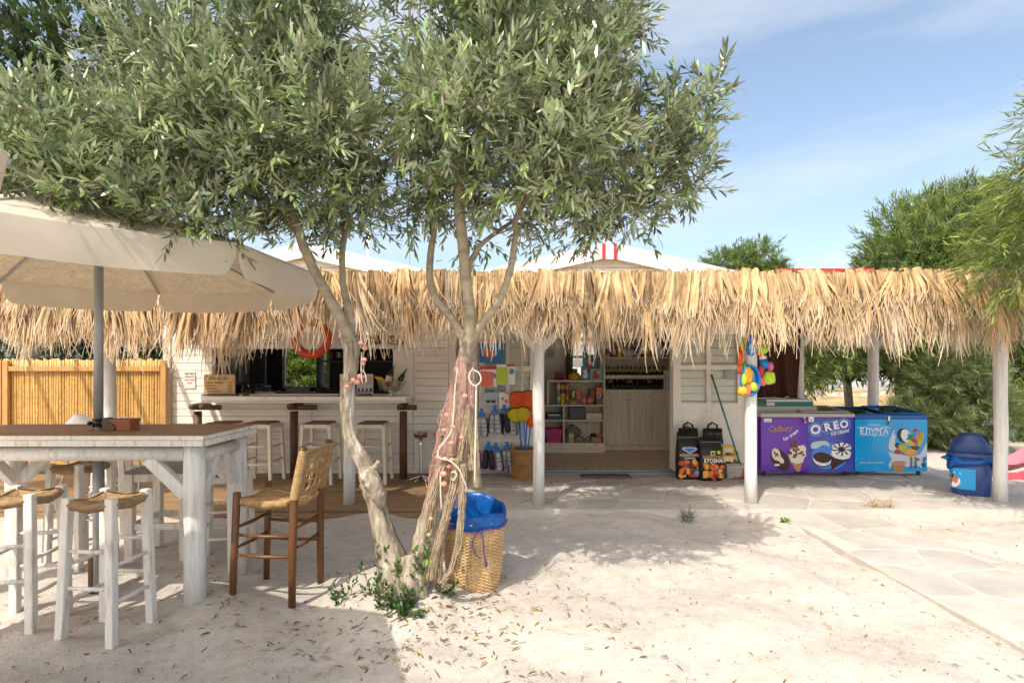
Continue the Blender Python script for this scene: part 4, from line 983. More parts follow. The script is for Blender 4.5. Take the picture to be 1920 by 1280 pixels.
# ---- teal and white cool box on the first freezer
cb = thing('cool_box', 'flat teal and white box lying on the purple freezer', 'box', (PX(1470, 7.62), 7.62, .985))
lp(cb, 'body', TEAL, lambda m_: m_.box(-.40, .40, 0, .34, 0, .055), .006)
lp(cb, 'lid', flat('box_white', (.62,.62,.60), .5), lambda m_: m_.box(-.24, .402, -.006, .346, .056, .09), .006)
lp(cb, 'lid', flat('box_dark', (.09,.08,.07), .5), lambda m_: m_.box(-.402, -.25, -.006, .346, .056, .092), .006)
lp(cb, 'label_plate', flat('box_white', (.6,.6,.6)), lambda m_: m_.box(-.24, -.13, -.010, -.0065, .006, .05))
wire = MB(); wire.tube([(-.40, -.02, -.03), (-.395, -.015, .05), (-.37, .02, .105), (-.1, .06, .112), (.02, .05, .10), (.08, .08, .13), (.12, .1, .10)], .004, 6); wire.build('cable', WHITEP, cb)
lp(cb, 'support', flat('lid_grey', (.48,.46,.43)), lambda m_: m_.box(-.5, .45, .0, .3, -.075, -.003))
# ---- brown curtain behind
cu = thing('brown_curtain', 'dark brown hanging curtain between the shop wall and the back porch post', 'curtain', (3.65, 8.12, .3))
def f(m_):
    n = 60; rows = 10; v = []
    for i in range(rows):
        z = 1.98*i/(rows-1)
        for j in range(n):
            u = j/(n-1); v.append((-.53+1.02*u+.02*math.sin(z*3+u*9), .035*math.sin(u*34+.9*z)+.03*math.sin(u*13-1.7*z), z))
    m_.add(v, [(i*n+j, i*n+j+1, (i+1)*n+j+1, (i+1)*n+j) for i in range(rows-1) for j in range(n-1)], 0, smooth=True)
lp(cu, 'cloth', mat('curtain_cloth', (.075,.026,.012), .75, var=.12, vscale=4, transl=.15), f)
lp(cu, 'curtain_rail', WHITE, lambda m_: m_.box(-.54, .54, -.05, .05, 1.985, 2.04), .004)
# ================================================================ ON AND ABOVE THE BAR
CT = 1.139
sp = thing('menu_board', 'small wooden specialties board on a dark base at the left end of the counter', 'menu board', (PX(413, 7.36), 7.36, CT))
lp(sp, 'base', DGREY, lambda m_: m_.box(-.225, .225, -.05, .05, 0, .022), .003)
lp(sp, 'panel', mat('board_wood', (.50,.33,.14), .6, var=.1), lambda m_: m_.box(-.19, .19, -.012, .01, .0225, .265), .003)
lp(sp, 'frame', PINE, lambda m_: (m_.box(-.20, .20, -.018, -.0125, .262, .28), m_.box(-.205, -.19, -.018, -.0125, .023, .262), m_.box(.19, .205, -.018, -.0125, .023, .262)))
def f(m_):
    m_.text('SPECIALTIES', -.02, -.0135, .225, .046); 
    for i, (a, b_) in enumerate((('Cheese and Bacon', '4.50'), ('Club Sand', '4.50'), ('Pork Gyros', '4.00'), ('Chicken Burger', '5.00'))):
        m_.text(a, -.175, -.0135, .172-.038*i, .03, align='LEFT', shear=.1); m_.text(b_, .13, -.0135, .172-.038*i, .03)
lp(sp, 'chalk_lettering', DARKW, f)
sg = thing('private_sign', 'white private notice with dark red lettering beside the menu board', 'sign', (PX(356, 7.59), 7.592, PZ(712, 7.59)))
lp(sg, 'plate', flat('sign_white', (.70,.68,.66), .4), lambda m_: m_.box(-.075, .075, -.006, 0, -.115, .115), .002)
def f(m_):
    for i, (t_, s_) in enumerate((('ΙΔΙΩΤΙΚΟ', .030), ('PRIVATE', .032), ('ЧАСТНАЯ', .028), ('PRIVÉ', .026))): m_.text(t_, 0, -.0068, .083-.042*i, s_, 0 if i < 2 else 1, bold=.02)
lp(sg, 'lettering', [flat('sign_maroon', (.12,.02,.02)), RED], f)
# posters above the hatch
pz0, pz1 = 1.80, 1.955
POSTER = flat('poster_paper', (.62,.56,.60), .5)
BUN = flat('print_bun', (.52,.24,.05)); LETT = flat('print_lettuce', (.16,.25,.04)); MEAT = flat('print_meat', (.12,.04,.02)); PLATE = flat('print_plate', (.70,.66,.60)); NIGHT = flat('print_dark', (.03,.028,.04))
def poster(pxc, label, kind, wpx=34):
    x = PX(pxc, 7.58); w = wpx/F*7.58/2; t = thing('food_poster', label, 'poster', (x, 7.584, (pz0+pz1)/2), 0, 'food posters above the serving hatch'); h = (pz1-pz0)/2
    lp(t, 'paper', POSTER, lambda m_: m_.box(-w, w, 0, .003, -h, h))
    lp(t, 'picture', NIGHT if kind != 'grid' else POSTER, lambda m_: m_.box(-w*.86, w*.86, -.002, -.0005, -h*.72, h*.86))
    def blob(m_, cx, cz, rx, rz, k, y): m_.prism([(cx+rx*math.cos(-2*PI*i/16)*R.uniform(.9, 1.1), cz+rz*math.sin(-2*PI*i/16)*R.uniform(.9, 1.1)) for i in range(15, -1, -1)], y, -.0022, k)
    def f(m_):
        if kind == 'burger': blob(m_, 0, -.03, w*.75, .014, 1, -.003); blob(m_, 0, -.018, w*.6, .014, 2, -.0034); blob(m_, 0, .005, w*.56, .022, 0, -.0038); m_.text('BURGER', 0, -.003, h*.68, .02, 3)
        elif kind == 'chips': blob(m_, 0, -.01, w*.7, .035, 3, -.003); blob(m_, -.01, -.008, w*.5, .028, 0, -.0034); blob(m_, .04, -.02, w*.2, .012, 1, -.0036)
        elif kind == 'salad': blob(m_, 0, 0, w*.7, .03, 3, -.003); blob(m_, -.02, .0, w*.4, .02, 1, -.0034); blob(m_, .03, -.01, w*.25, .014, 2, -.0036)
        else:
            for i in range(5):
                for j in range(3): blob(m_, (i-2)*w*.32, (j-1)*.04, w*.12, .012, (i+j) % 3, -.003)
    lp(t, 'food', [BUN, LETT, MEAT, PLATE], f)
poster(415, 'food poster half hidden by thatch, first from the left above the hatch', 'chips', 42)
poster(463, 'food poster half hidden by thatch, second from the left above the hatch', 'burger', 40)
poster(507, 'pinkish poster of many small dishes left of the orange lifebuoy', 'grid', 42)
poster(660, 'food poster behind the thin olive branch right of the lifebuoy', 'salad', 34)
poster(699, 'burger poster on dark ground right of the left olive trunk', 'burger', 34)
poster(742, 'poster of a plate of chips, rightmost above the hatch', 'chips', 34)
lb = thing('lifebuoy', 'orange ring lifebuoy hanging under the thatch in front of the hatch', 'lifebuoy', (PX(584, 7.0), 7.0, PZ(634, 7.0)))
def f(m_):
    m_.tube([(.205*math.cos(2*PI*i/40), 0, .205*math.sin(2*PI*i/40)) for i in range(40)], .052, 12, closed=True)
lp(lb, 'ring', ORANGE, f); 
for a in (.25, .75, 1.25, 1.75): lp(lb, 'band', mat('buoy_band', (.5,.06,.02), .5), lambda m_: m_.tube([(.205*math.cos(a*PI+d), 0, .205*math.sin(a*PI+d)) for d in (-.09, 0, .09)], .0535, 12, caps=False))
lp(lb, 'hanging_rope', WHITEP, lambda m_: m_.tube([(0, 0, .25), (.02, -.02, .4), (0, -.1, .62)], .006, 6))
bw = thing('wine_cooler', 'round chrome cooling bowl on a foot at the right end of the counter', 'wine cooler', (PX(734, 7.34), 7.34, CT))
prof = [(.075,0),(.08,.008),(.035,.016),(.026,.035),(.05,.048),(.11,.075),(.155,.115),(.18,.16),(.188,.185),(.198,.19),(.194,.194),(.182,.186),(.172,.155),(.145,.115),(.10,.08),(.02,.066)]
lp(bw, 'bowl', STEEL, lambda m_: m_.lathe(prof, 32)); 
def bottle(loc, rz, tilt, body, cap, label, h=.32, r=.04, cat='bottle', group=None, lab_m=None, name='bottle', shape='wine'):
    t = thing(name, label, cat, loc, rz, group); t.rotation_euler = (0, tilt, rz)
    if shape == 'wine': pr = [(r*.9,0),(r,.01),(r,h*.58),(r*.8,h*.66),(r*.38,h*.76),(r*.34,h*.93),(r*.40,h*.94),(r*.40,h*.97)]
    elif shape == 'can': pr = [(r*.92,0),(r,.006),(r,h-.006),(r*.92,h)]
    else: pr = [(r*.9,0),(r,.01),(r,h*.70),(r*.92,h*.76),(r*.42,h*.84),(r*.38,h*.92)]
    lp(t, 'glass', body, lambda m_: m_.lathe(pr, 12))
    if shape != 'can':
        lp(t, 'cap', cap, lambda m_: m_.lathe([(r*.45,h*.925 if shape != 'wine' else h*.90),(r*.45,h*1.0)], 10))
        if lab_m: lp(t, 'label', lab_m, lambda m_: m_.lathe([(r*1.015,h*.18),(r*1.015,h*.5)], 12, cap0=False, cap1=False))
    elif lab_m: lp(t, 'label', lab_m, lambda m_: m_.lathe([(r*1.02,h*.35),(r*1.02,h*.72)], 12, cap0=False, cap1=False))
    return t
GLG = flat('green_bottle', (.01,.03,.012), .12); GLC = flat('clear_bottle', (.55,.58,.56), .1); FOIL = flat('gold_foil', (.5,.32,.1), .35, metal=.5); AMB = flat('amber_bottle', (.22,.07,.01), .15); PAPER = flat('paper_label', (.72,.66,.52), .6)
bottle((PX(722, 7.34), 7.34, CT+.10), 0, rad(22), GLG, GLC, 'dark champagne bottle with a silver neck leaning in the chrome bowl', .34, .042, lab_m=PAPER)
bottle((PX(742, 7.36), 7.36, CT+.09), 0, rad(28), GLG, FOIL, 'bottle with a gold foil neck leaning to the right in the chrome bowl', .30, .036)
for k, dx in enumerate((-.14, -.10)):
    t = thing('lemon_wedge', ('yellow banana shaped fruit hanging over the left rim of the chrome bowl', 'second yellow fruit inside the left rim of the chrome bowl')[k], 'fruit', (PX(734, 7.34)+dx, 7.33, CT+.20)); lp(t, 'peel', YELLOW, lambda m_: m_.tube([(-.08, 0, .05), (-.04, 0, .03), (0, 0, .0), (.05, 0, -.02)], [.008, .018, .018, .008], 8))
ms = thing('menu_stand', 'clear menu stand with pinkish card on a wooden foot behind the left olive trunk', 'menu stand', (PX(684, 7.30), 7.30, CT))
lp(ms, 'foot', BROWNW, lambda m_: m_.prism([(-.10, 0), (.09, 0), (.06, .03), (-.06, .03)], -.05, .05), .003)
lp(ms, 'card', flat('menu_card', (.50,.42,.46), .5), lambda m_: m_.box(-.105, .11, -.004, .004, .031, .285), .002)
lp(ms, 'picture', [flat('card_navy', (.03,.04,.14)), flat('card_glass', (.5,.52,.6))], lambda m_: (m_.box(-.09, .10, -.0065, -.0045, .05, .10), [m_.box(-.06+.05*i, -.04+.05*i, -.0085, -.007, .06, .13, 1) for i in range(3)]))
lp(ms, 'print_lines', flat('card_red', (.32,.10,.12)), lambda m_: [m_.box(-.08, .09, -.0065, -.0045, .16+.02*i, .167+.02*i) for i in range(5)])
m2 = thing('menu_stand', 'second menu stand, pale, with a wooden wedge foot left of the porch post', 'menu stand', (PX(646, 7.30), 7.30, CT))
lp(m2, 'card', PAPER, lambda m_: m_.box(-.06, .06, -.004, .004, .02, .285), .002); lp(m2, 'foot', BROWNW, lambda m_: m_.prism([(-.09, 0), (.06, 0), (.06, .07)], -.05, .05), .003)
gl = thing('glass_jar', 'round glass jar with amber contents right of the menu board', 'jar', (PX(461, 7.36), 7.36, CT))
lp(gl, 'jar', GLASS, lambda m_: m_.lathe([(.03,0),(.05,.02),(.062,.06),(.058,.10),(.035,.125),(.04,.14)], 16, cap1=False)); lp(gl, 'contents', AMB, lambda m_: m_.lathe([(.026,.004),(.044,.022),(.050,.045)], 14))
# inside the bar
fr = thing('bar_fridge', 'pale steel fridge inside the bar behind the menu board', 'fridge', (PX(415, 8.6), 8.7, .1))
lp(fr, 'cabinet', flat('fridge_steel', (.55,.56,.57), .35, metal=.2), lambda m_: m_.box(-.28, .26, 0, .29, 0, 1.75), .01); lp(fr, 'door', flat('fridge_steel2', (.6,.61,.62), .3, metal=.2), lambda m_: m_.box(-.27, .25, -.03, -.002, .1, 1.50), .008); lp(fr, 'handle', STEEL, lambda m_: m_.cyl((.22, -.05, .8), (.22, -.05, 1.4), .012)); lp(fr, 'control_panel', DGREY, lambda m_: m_.box(-.2, .05, -.032, -.004, 1.52, 1.72), .004)
wk = thing('back_worktop', 'dark worktop along the back wall inside the bar', 'worktop', (-2.7, 9.4, .1))
lp(wk, 'cabinet', DARKROOM, lambda m_: m_.box(-1.2, 1.75, -.25, .38, 0, .96)); lp(wk, 'top', DGREY, lambda m_: m_.box(-1.25, 1.78, -.3, .38, .962, 1.0), .004)
wf_ = thing('inner_worktop', 'low inner worktop right behind the bar counter', 'worktop', (-2.85, 7.95, .1))
lp(wf_, 'top', DGREY, lambda m_: m_.box(-1.15, 1.15, -.2, .2, .94, .98), .004); lp(wf_, 'leg', DGREY, lambda m_: [m_.box(s-.02, s+.02, -.15, .15, 0, .938) for s in (-1.1, 0, 1.1)])
WKZ = 1.081
t = thing('black_grill', 'black contact grill with a bowed handle in front of the bar window', 'grill', (PX(566, 7.95), 7.95, WKZ))
lp(t, 'base', BLACK, lambda m_: m_.box(-.17, .17, -.12, .12, 0, .07), .01); lp(t, 'lid', BLACK, lambda m_: m_.prism([(-.18, .085), (.16, .085), (.15, .15), (-.16, .15)], -.12, .12), .01); lp(t, 'handle', BLACK, lambda m_: m_.tube([(-.02, -.1, .15), (0, -.12, .19), (.06, -.12, .20), (.10, -.1, .15)], .008, 6)); lp(t, 'column', BLACK, lambda m_: m_.cyl((.22, 0, 0), (.22, 0, .20), .008))
for k, (px_, lab) in enumerate(((500, 'larger grey steel container inside the hatch left of the bar window'), (519, 'smaller pale steel container inside the hatch left of the bar window'))):
    t = thing('steel_container', lab, 'container', (PX(px_-4, 7.9), 7.92, WKZ)); w_ = (.095, .045)[k]; lp(t, 'body', flat('pan_steel', (.30,.33,.40), .3, metal=.4), lambda m_: m_.box(-w_, w_, -.09, .09, 0, .085), .006); lp(t, 'rim', STEEL, lambda m_: m_.box(-w_-.006, w_+.006, -.096, .096, .086, .094), .003)
t = thing('coffee_machine', 'dark coffee machine in the shade inside the hatch', 'coffee machine', (PX(462, 8.3), 8.4, WKZ-.02))
lp(t, 'body', BLACK, lambda m_: m_.box(-.22, .25, -.1, .2, 0, .18), .02); lp(t, 'top_tray', DGREY, lambda m_: m_.box(-.2, .2, -.12, .18, .181, .205), .005); lp(t, 'portafilter', STEEL, lambda m_: m_.tube([(-.12, -.12, .10), (-.12, -.22, .09)], .012, 8)); lp(t, 'support', DGREY, lambda m_: m_.box(-.2, .2, -.08, .18, -.96, -.002))
t = thing('black_register', 'small black card terminal inside the hatch left of the porch post', 'till', (PX(612, 7.9), 7.92, WKZ)); lp(t, 'body', BLACK, lambda m_: m_.prism([(-.06, 0), (.06, 0), (.06, .05), (-.05, .09)], -.06, .06), .006); lp(t, 'screen', flat('till_screen', (.1,.12,.14), .15), lambda m_: m_.box(-.04, .0, -.0635, -.061, .03, .06))
sh_ = thing('bottle_shelf', 'dark wall shelf of bottles deep in the bar right of its window', 'shelf', (PX(680, 9.6), 9.6, 1.1))
lp(sh_, 'board', flat('shelf_grey', (.16,.155,.15), .6), lambda m_: m_.box(-.72, .72, -.14, .19, .50, .53), .003); lp(sh_, 'board', MATS['shelf_grey'], lambda m_: m_.box(-.72, .72, -.14, .19, .0, .03), .003); lp(sh_, 'side', MATS['shelf_grey'], lambda m_: (m_.box(-.75, -.722, -.14, .19, -.0, 1.0), m_.box(.722, .75, -.14, .19, -.0, 1.0)))
cols = [(AMB, YELLOW), (GLG, FOIL), (flat('blue_bottle', (.02,.05,.25), .15), WHITEP), (GLC, RED), (GLG, GREYM), (AMB, BLACK)]
for k in range(9):
    b_, c_ = cols[k % 6]; bottle((PX(622+k*14, 9.55), 9.55, 1.631), 0, 0, b_, c_, 'liquor bottle on the dark shelf deep inside the bar', .28, .036, lab_m=PAPER if k % 2 else None, group='bottles on the shelf deep inside the bar')
for k in range(6):
    b_, c_ = cols[(k*5+1) % 6]; bottle((PX(670+k*11, 9.55), 9.55, 1.131), 0, 0, b_, c_, 'liquor bottle on the lower dark shelf inside the bar', .26, .034, group='bottles on the lower shelf inside the bar')
t = thing('cash_box', 'yellow and white packet on a beige drum behind the floats of the left trunk', 'packet', (PX(688, 8.0), 8.0, WKZ)); lp(t, 'drum', PAPER, lambda m_: m_.lathe([(.05,0),(.055,.01),(.055,.30),(.05,.31)], 14)); lp(t, 'sticker', LIME, lambda m_: m_.box(-.045, .05, -.062, -.056, .11, .15))

# ---- chrome ashtray stands
def ashstand(px_, Y, label, h=.60):
    t = thing('ashtray_stand', label, 'ashtray stand', (PX(px_, Y), Y, PZTOP), 0, 'chrome ashtray stands by the bar wall')
    lp(t, 'foot', STEEL, lambda m_: [m_.tube([(0,0,.06), (.06*math.cos(a), .06*math.sin(a), .035), (.15*math.cos(a), .15*math.sin(a), .006)], [.022, .016, .012], 8, flat=.6) for a in [2*PI*i/6+.2 for i in range(6)]])
    lp(t, 'column', STEEL, lambda m_: m_.lathe([(.03,.03),(.022,.10),(.020,h*.75),(.022,h-.07)], 16)); lp(t, 'bowl', STEEL, lambda m_: m_.lathe([(.022,h-.07),(.05,h-.06),(.085,h-.05),(.088,h),(.092,h+.004),(.082,h),(.07,h-.03),(.01,h-.035)], 20))
ashstand(789, 7.12, 'chrome ashtray stand nearest the counter leg')
ashstand(826, 7.15, 'chrome ashtray stand close beside the net on the right trunk')
ashstand(838, 7.42, 'chrome ashtray stand farthest back, mostly hidden by the net', .64)

# ================================================================ SHOP: goods hung by the left door leaf
RK = 7.44
rk = thing('wire_rack', 'white wire grid rack hung with beach goods beside the shop door', 'rack', (PX(930, RK), RK+.03, .075))
def f(m_):
    for i in range(9): x = -.34+.68*i/8; m_.cyl((x, .012, .25), (x, .012, 1.95), .0028, n=5)
    for i in range(22): z = .25+1.7*i/21; m_.cyl((-.345, .018, z), (.345, .018, z), .0028, n=5)
lp(rk, 'grid', WHITE, f); lp(rk, 'frame', WHITE, lambda m_: (m_.cyl((-.35,.015,0), (-.35,.015,2.0), .009, n=8), m_.cyl((.35,.015,0), (.35,.015,2.0), .009, n=8)))
CLEARB = glassmat('clear_bag', (.95,.96,.97), .25, .15)
def flatpack(pxc, pyc, wpx, hpx, label, colors, name='packaged_float'):
    x, z = PX(pxc, RK-.03), PZ(pyc, RK-.03); w = wpx/F*RK/2; h = hpx/F*RK/2
    t = thing(name, label, 'package', (x, RK-.03, z)); 
    lp(t, 'backing_card', colors[0], lambda m_: m_.box(-w, w, .0, .012, -h, h), .003); return t, w, h
t, w, h = flatpack(922, 662, 46, 36, 'blue packet with a pink swim ring picture at the top of the rack', [flat('pack_blue', (.02,.16,.40))]); lp(t, 'picture', [flat('skin_pink', (.62,.22,.16)), CORAL], lambda m_: (m_.ball((-.03, -.002, .0), .075, .006, .055), m_.tube([(-.05+.06*math.cos(a), -.008, .0+.045*math.sin(a)) for a in [2*PI*i/14 for i in range(14)]], .016, 6, 1, closed=True)))
t, w, h = flatpack(916, 706, 32, 38, 'packet with a folded pink float on the rack', [WHITEP]); lp(t, 'folded_float', CORAL, lambda m_: m_.prism([(-w*.9, -h*.95), (w*.55, -h*.95), (w*.62, h*.45), (-w*.9, h*.55)], -.016, -.001), .006); lp(t, 'print', [RED, TURQ], lambda m_: (m_.box(-w, w, -.003, -.0005, h*.72, h*1.0), m_.prism([(w*.75+.022*math.cos(-2*PI*i/14), h*.1+.028*math.sin(-2*PI*i/14)) for i in range(13, -1, -1)], -.004, -.0005, 1)))
t, w, h = flatpack(948, 702, 35, 38, 'packet with a folded yellow float on the rack', [WHITEP]); lp(t, 'folded_float', LIME, lambda m_: m_.prism([(-w*.98, -h*.95), (w*.25, -h*.95), (w*.25, h*.75), (-w*.98, h*.7)], -.016, -.001), .006); lp(t, 'print', [RED, TURQ], lambda m_: (m_.box(w*.1, w*.95, -.003, -.0005, h*.8, h*1.0), m_.prism([(w*.65+.035*math.cos(-2*PI*i/14), h*.3+.04*math.sin(-2*PI*i/14)) for i in range(13, -1, -1)], -.004, -.0005, 1)))
t, w, h = flatpack(920, 748, 29, 26, 'packet of swimming goggles on the rack', [flat('pack_grey', (.42,.47,.52))], 'goggles_packet'); lp(t, 'goggles', DGREY, lambda m_: (m_.ball((-.035,-.008,-.03), .032, .01, .02), m_.ball((.035,-.008,-.03), .032, .01, .02))); lp(t, 'header', NAVYP, lambda m_: m_.box(-w*.5, w*.5, -.002, .012, h+.002, h+.03))
t, w, h = flatpack(945, 750, 19, 30, 'small white packet of ear plugs on the rack', [WHITEP], 'ear_plug_packet'); lp(t, 'plugs', [ORANGEP, TURQ], lambda m_: (m_.ball((-.02,-.004,.02), .016, .006, .022), m_.ball((.025,-.004,-.015), .02, .006, .026), m_.box(w*.2, w, -.002, -.0005, h*.75, h, 0))); lp(t, 'header', BLUEP, lambda m_: m_.box(-w*.4, w*.3, -.002, .012, h+.002, h+.04))
SHOEW = flat('shoe_white', (.50,.50,.55), .7, var=.3, vscale=40); SHOEK = flat('shoe_black', (.02,.02,.03), .6); SHOEP = flat('shoe_pink', (.62,.12,.20), .6)
def shoes(px_, py_, label, up, sole, yo=0.0):
    t = thing('water_shoes', label, 'water shoes', (PX(px_, RK-.05), RK-.05-yo, PZ(py_, RK-.05)), R.uniform(-.2, .2), 'water shoes on the rack')
    lp(t, 'hanger', BLUEP, lambda m_: (m_.box(-.045, .045, -.02, .02, -.02, .035), m_.box(-.02, .02, -.012, .012, .036, .09)), .008)
    for s in (-1, 1):
        d = Vector((s*.035, -.03*s, 0)); tl = s*.10+R.uniform(-.06, .06)
        pts = [(s*.03+tl*t_*.26*1.0, -.02*s+.0, -.03-.25*t_) for t_ in (0, .12, .3, .5, .7, .9, 1.0)]
        s_ = lp(t, 'shoe', up, lambda m_: m_.tube(pts, [.022, .036, .040, .036, .042, .040, .020], 10, flat=.75))
        lp(s_, 'sole', sole, lambda m_: m_.tube([Vector(p)+Vector((s*.020, .012, 0)) for p in pts], [.016, .030, .033, .028, .035, .036, .022], 10, flat=.7))
        lp(s_, 'laces', SHOEK, lambda m_: [m_.tube([Vector(pts[k])+Vector((-.03, -.026, 0)), Vector(pts[k])+Vector((0, -.034, -.006)), Vector(pts[k])+Vector((.03, -.026, .002))], .004, 5) for k in (2, 3, 4)])
for (px_, py_, lab, u_, so_) in ((903, 778, 'black and white water shoes, first pair of the upper row on the rack', SHOEW, SHOEK), (928, 772, 'black and white water shoes, second pair of the upper row on the rack', SHOEW, SHOEK), (945, 771, 'black and white water shoes, third pair of the upper row on the rack', SHOEK, SHOEW), (956, 776, 'white water shoes with navy soles, last of the upper row beside the nets', SHOEW, flat('shoe_navy', (.02,.025,.09), .6)),
        (916, 840, 'black and pink water shoes in the lower row on the rack', SHOEK, SHOEP), (930, 842, 'white patterned water shoes in the middle of the lower row', SHOEW, MATS['shoe_navy']), (951, 840, 'white patterned water shoes at the right of the lower row', SHOEW, MATS['shoe_navy']), (889, 838, 'dark water shoes in the lower row behind the net', SHOEW, SHOEK)):
    shoes(px_, py_, lab, u_, so_)
for (px_, py_, lab) in ((958, 880, 'clear bag of white snorkels at the foot of the rack'), (889, 882, 'clear bag of white snorkels under the net at the foot of the rack')):
    t = thing('snorkel_bag', lab, 'bag', (PX(px_, RK-.06), RK-.06, PZ(py_, RK-.06))); lp(t, 'bag', flat('bag_white', (.50,.50,.50), .3, var=.4, vscale=30), lambda m_: (m_.ball((0,0,0), .05, .035, .075, lump=.2), m_.ball((.035,0,.05), .03, .025, .04, lump=.2))); lp(t, 'snorkel', DGREY, lambda m_: m_.tube([(-.03,-.03,-.05), (-.03,-.035,.05), (.0,-.03,.07)], .008, 6))
# basket of landing nets
def woven_basket(root, r0, r1, h, rows, n, m, rim_m, rw=None, bulge=.0, stakes=True):
    def f(m_):
        for i in range(rows):
            t_ = (i+.5)/rows; rr = r0+(r1-r0)*t_+bulge*math.sin(t_*PI); z = h*t_; k = n*2; ph = PI*(i % 2)
            m_.tube([((rr+.0055*math.cos(PI*j/2+ph))*math.cos(2*PI*j/k), (rr+.0055*math.cos(PI*j/2+ph))*math.sin(2*PI*j/k), z+R.uniform(-.001, .001)) for j in range(k)], h/rows*.60, 5, closed=True, col=tuple([R.uniform(.82, 1.12)]*3), flat=.8)
    tag(lp(root, 'woven_wall', m, f), kind='stuff')
    def f(m_):
        for j in range(n):
            a = 2*PI*(j+.25)/n; m_.tube([((r0+(r1-r0)*t_+bulge*math.sin(t_*PI))*math.cos(a), (r0+(r1-r0)*t_+bulge*math.sin(t_*PI))*math.sin(a), h*t_) for t_ in (0, .25, .5, .75, 1.0)], .0052, 5)
    lp(root, 'stake_ring', m, f)
WICK = mat('wicker', (.60,.40,.19), .5, var=.25, vscale=14, attr=True, bump=.2, bscale=60, rnd=0)
WICKD = mat('wicker_dark', (.36,.19,.06), .5, var=.25, vscale=12, attr=True, bump=.2, bscale=60)
nb = thing('landing_net_basket', 'brown round basket with lug handles standing behind the white porch post', 'basket', (PX(985, 7.28), 7.28, PZTOP))
woven_basket(nb, .17, .19, .37, 20, 26, WICKD, None); lp(nb, 'rim', WICKD, lambda m_: m_.tube([(.195*math.cos(2*PI*i/30), .195*math.sin(2*PI*i/30), .375) for i in range(30)], .014, 8, closed=True)); lp(nb, 'floor', WICKD, lambda m_: m_.lathe([(.165,.0),(.165,.015)], 24)); 
for a in (PI*1.12, PI*.1): lp(nb, 'handle', WICKD, lambda m_: m_.tube([(.19*math.cos(a+d), .19*math.sin(a+d), .37+.085*math.sin(PI*q)) for q, d in ((0,-.26),(.2,-.2),(.5,0),(.8,.2),(1,.26))], .012, 8))
NETO = mat('orange_net', (.85,.14,.015), .5, var=.15, transl=.45, vscale=12); NETY = mat('yellow_net', (.70,.60,.01), .5, var=.15, transl=.45, vscale=12)
for k, (px_, pyt, dz, col, lab) in enumerate(((971, 735, .29, NETO, 'orange landing net, left of the bunch in the brown basket'), (990, 733, .30, NETO, 'orange landing net, middle of the bunch in the brown basket'), (998, 752, .28, NETO, 'orange landing net, lowest right of the bunch in the brown basket'), (967, 766, .12, NETY, 'yellow landing net, left one hanging under the orange nets'), (980, 764, .12, NETY, 'yellow landing net, right one hanging under the orange nets'))):
    Y = 7.18-.02*k; x, z = PX(px_, Y), PZ(pyt, Y); t = thing('landing_net', lab, 'landing net', (PX(985+2*(k-2), 7.28), 7.26, .12), 0, 'landing nets in the brown basket'); ox, oz = t.location.x, t.location.z
    lp(t, 'handle', BLUEP, lambda m_: m_.tube([(0, 0, .0), ((x-ox)*.9, Y-7.26+.03, z-oz-dz*.72)], .009, 6))
    lp(t, 'hoop', flat('hoop_brown', (.08,.025,.01)), lambda m_: m_.tube([(x-ox+.10*math.cos(a), Y-7.26, z-oz-.05+.058*math.sin(a)) for a in [PI*i/14 for i in range(15)]], .0075, 6))
    def f(m_):
        n = 18; v = []
        for i in range(7):
            q = i/6; rr = .105*math.sqrt(max(.06, 1-.86*q*q))
            for j in range(n): v.append((x-ox+rr*math.cos(2*PI*j/n)*(1+R.uniform(-.07, .07)), Y-7.26+.035*math.sin(2*PI*j/n)*(1+R.uniform(-.3, .3)), z-oz-.05-dz*q+.055*math.sin(2*PI*j/n)**2*(1-q)))
        m_.add(v, [(i*n+j, i*n+(j+1) % n, (i+1)*n+(j+1) % n, (i+1)*n+j) for i in range(6) for j in range(n)]+[tuple(6*n+j for j in range(n))], 0, smooth=True)
    lp(t, 'net_bag', col, f)

# ================================================================ SHOP: inside
CY = 9.36
cab = thing('drinks_cabinet', 'tall grey wood drinks cabinet with wine racks and three doors in the shop', 'cabinet', (PX(1196, CY), CY, .135))
cx0, cx1 = PX(1135, CY), PX(1262, CY); hwid = (cx1-cx0)/2; zt = PZ(738, CY)-.135
lp(cab, 'carcass', LAM, lambda m_: (m_.box(-hwid, hwid, .0, .5, .0, .07), m_.box(-hwid+.01, hwid-.01, .02, .5, .071, zt-.001)))
lp(cab, 'worktop', LAM, lambda m_: m_.box(-hwid-.004, hwid, -.012, .5, zt, zt+.07), .003)
lp(cab, 'back_panel', LAM, lambda m_: m_.box(-hwid, hwid, .48, .5, zt+.071, 2.3))
lp(cab, 'side_panel', LAM, lambda m_: m_.box(-hwid-.002, -hwid+.022, .0, .478, zt+.071, 2.3)); lp(cab, 'side_panel', LAM, lambda m_: m_.box(hwid-.022, hwid, .0, .478, zt+.071, 2.3))
for a, b_ in ((1136, 1178), (1179.5, 1221), (1222.5, 1262)):
    d_ = lp(cab, 'door', LAM, lambda m_: m_.box(PX(a, CY)-cab.location.x+.002, PX(b_, CY)-cab.location.x-.002, -.002, .018, .085, zt-.006), .002)
    kx = PX({1136: 1173.5, 1179.5: 1182.5, 1222.5: 1227}[a], CY)-cab.location.x; lp(d_, 'knob', STEEL, lambda m_: m_.ball((kx, -.016, zt-.10), .012))
zs = [PZ(p, CY)-.135 for p in (703, 669, 631)]
for z in zs[1:]: lp(cab, 'shelf', LAM, lambda m_: m_.box(-hwid+.023, hwid-.023, .005, .478, z-.028, z), .002)
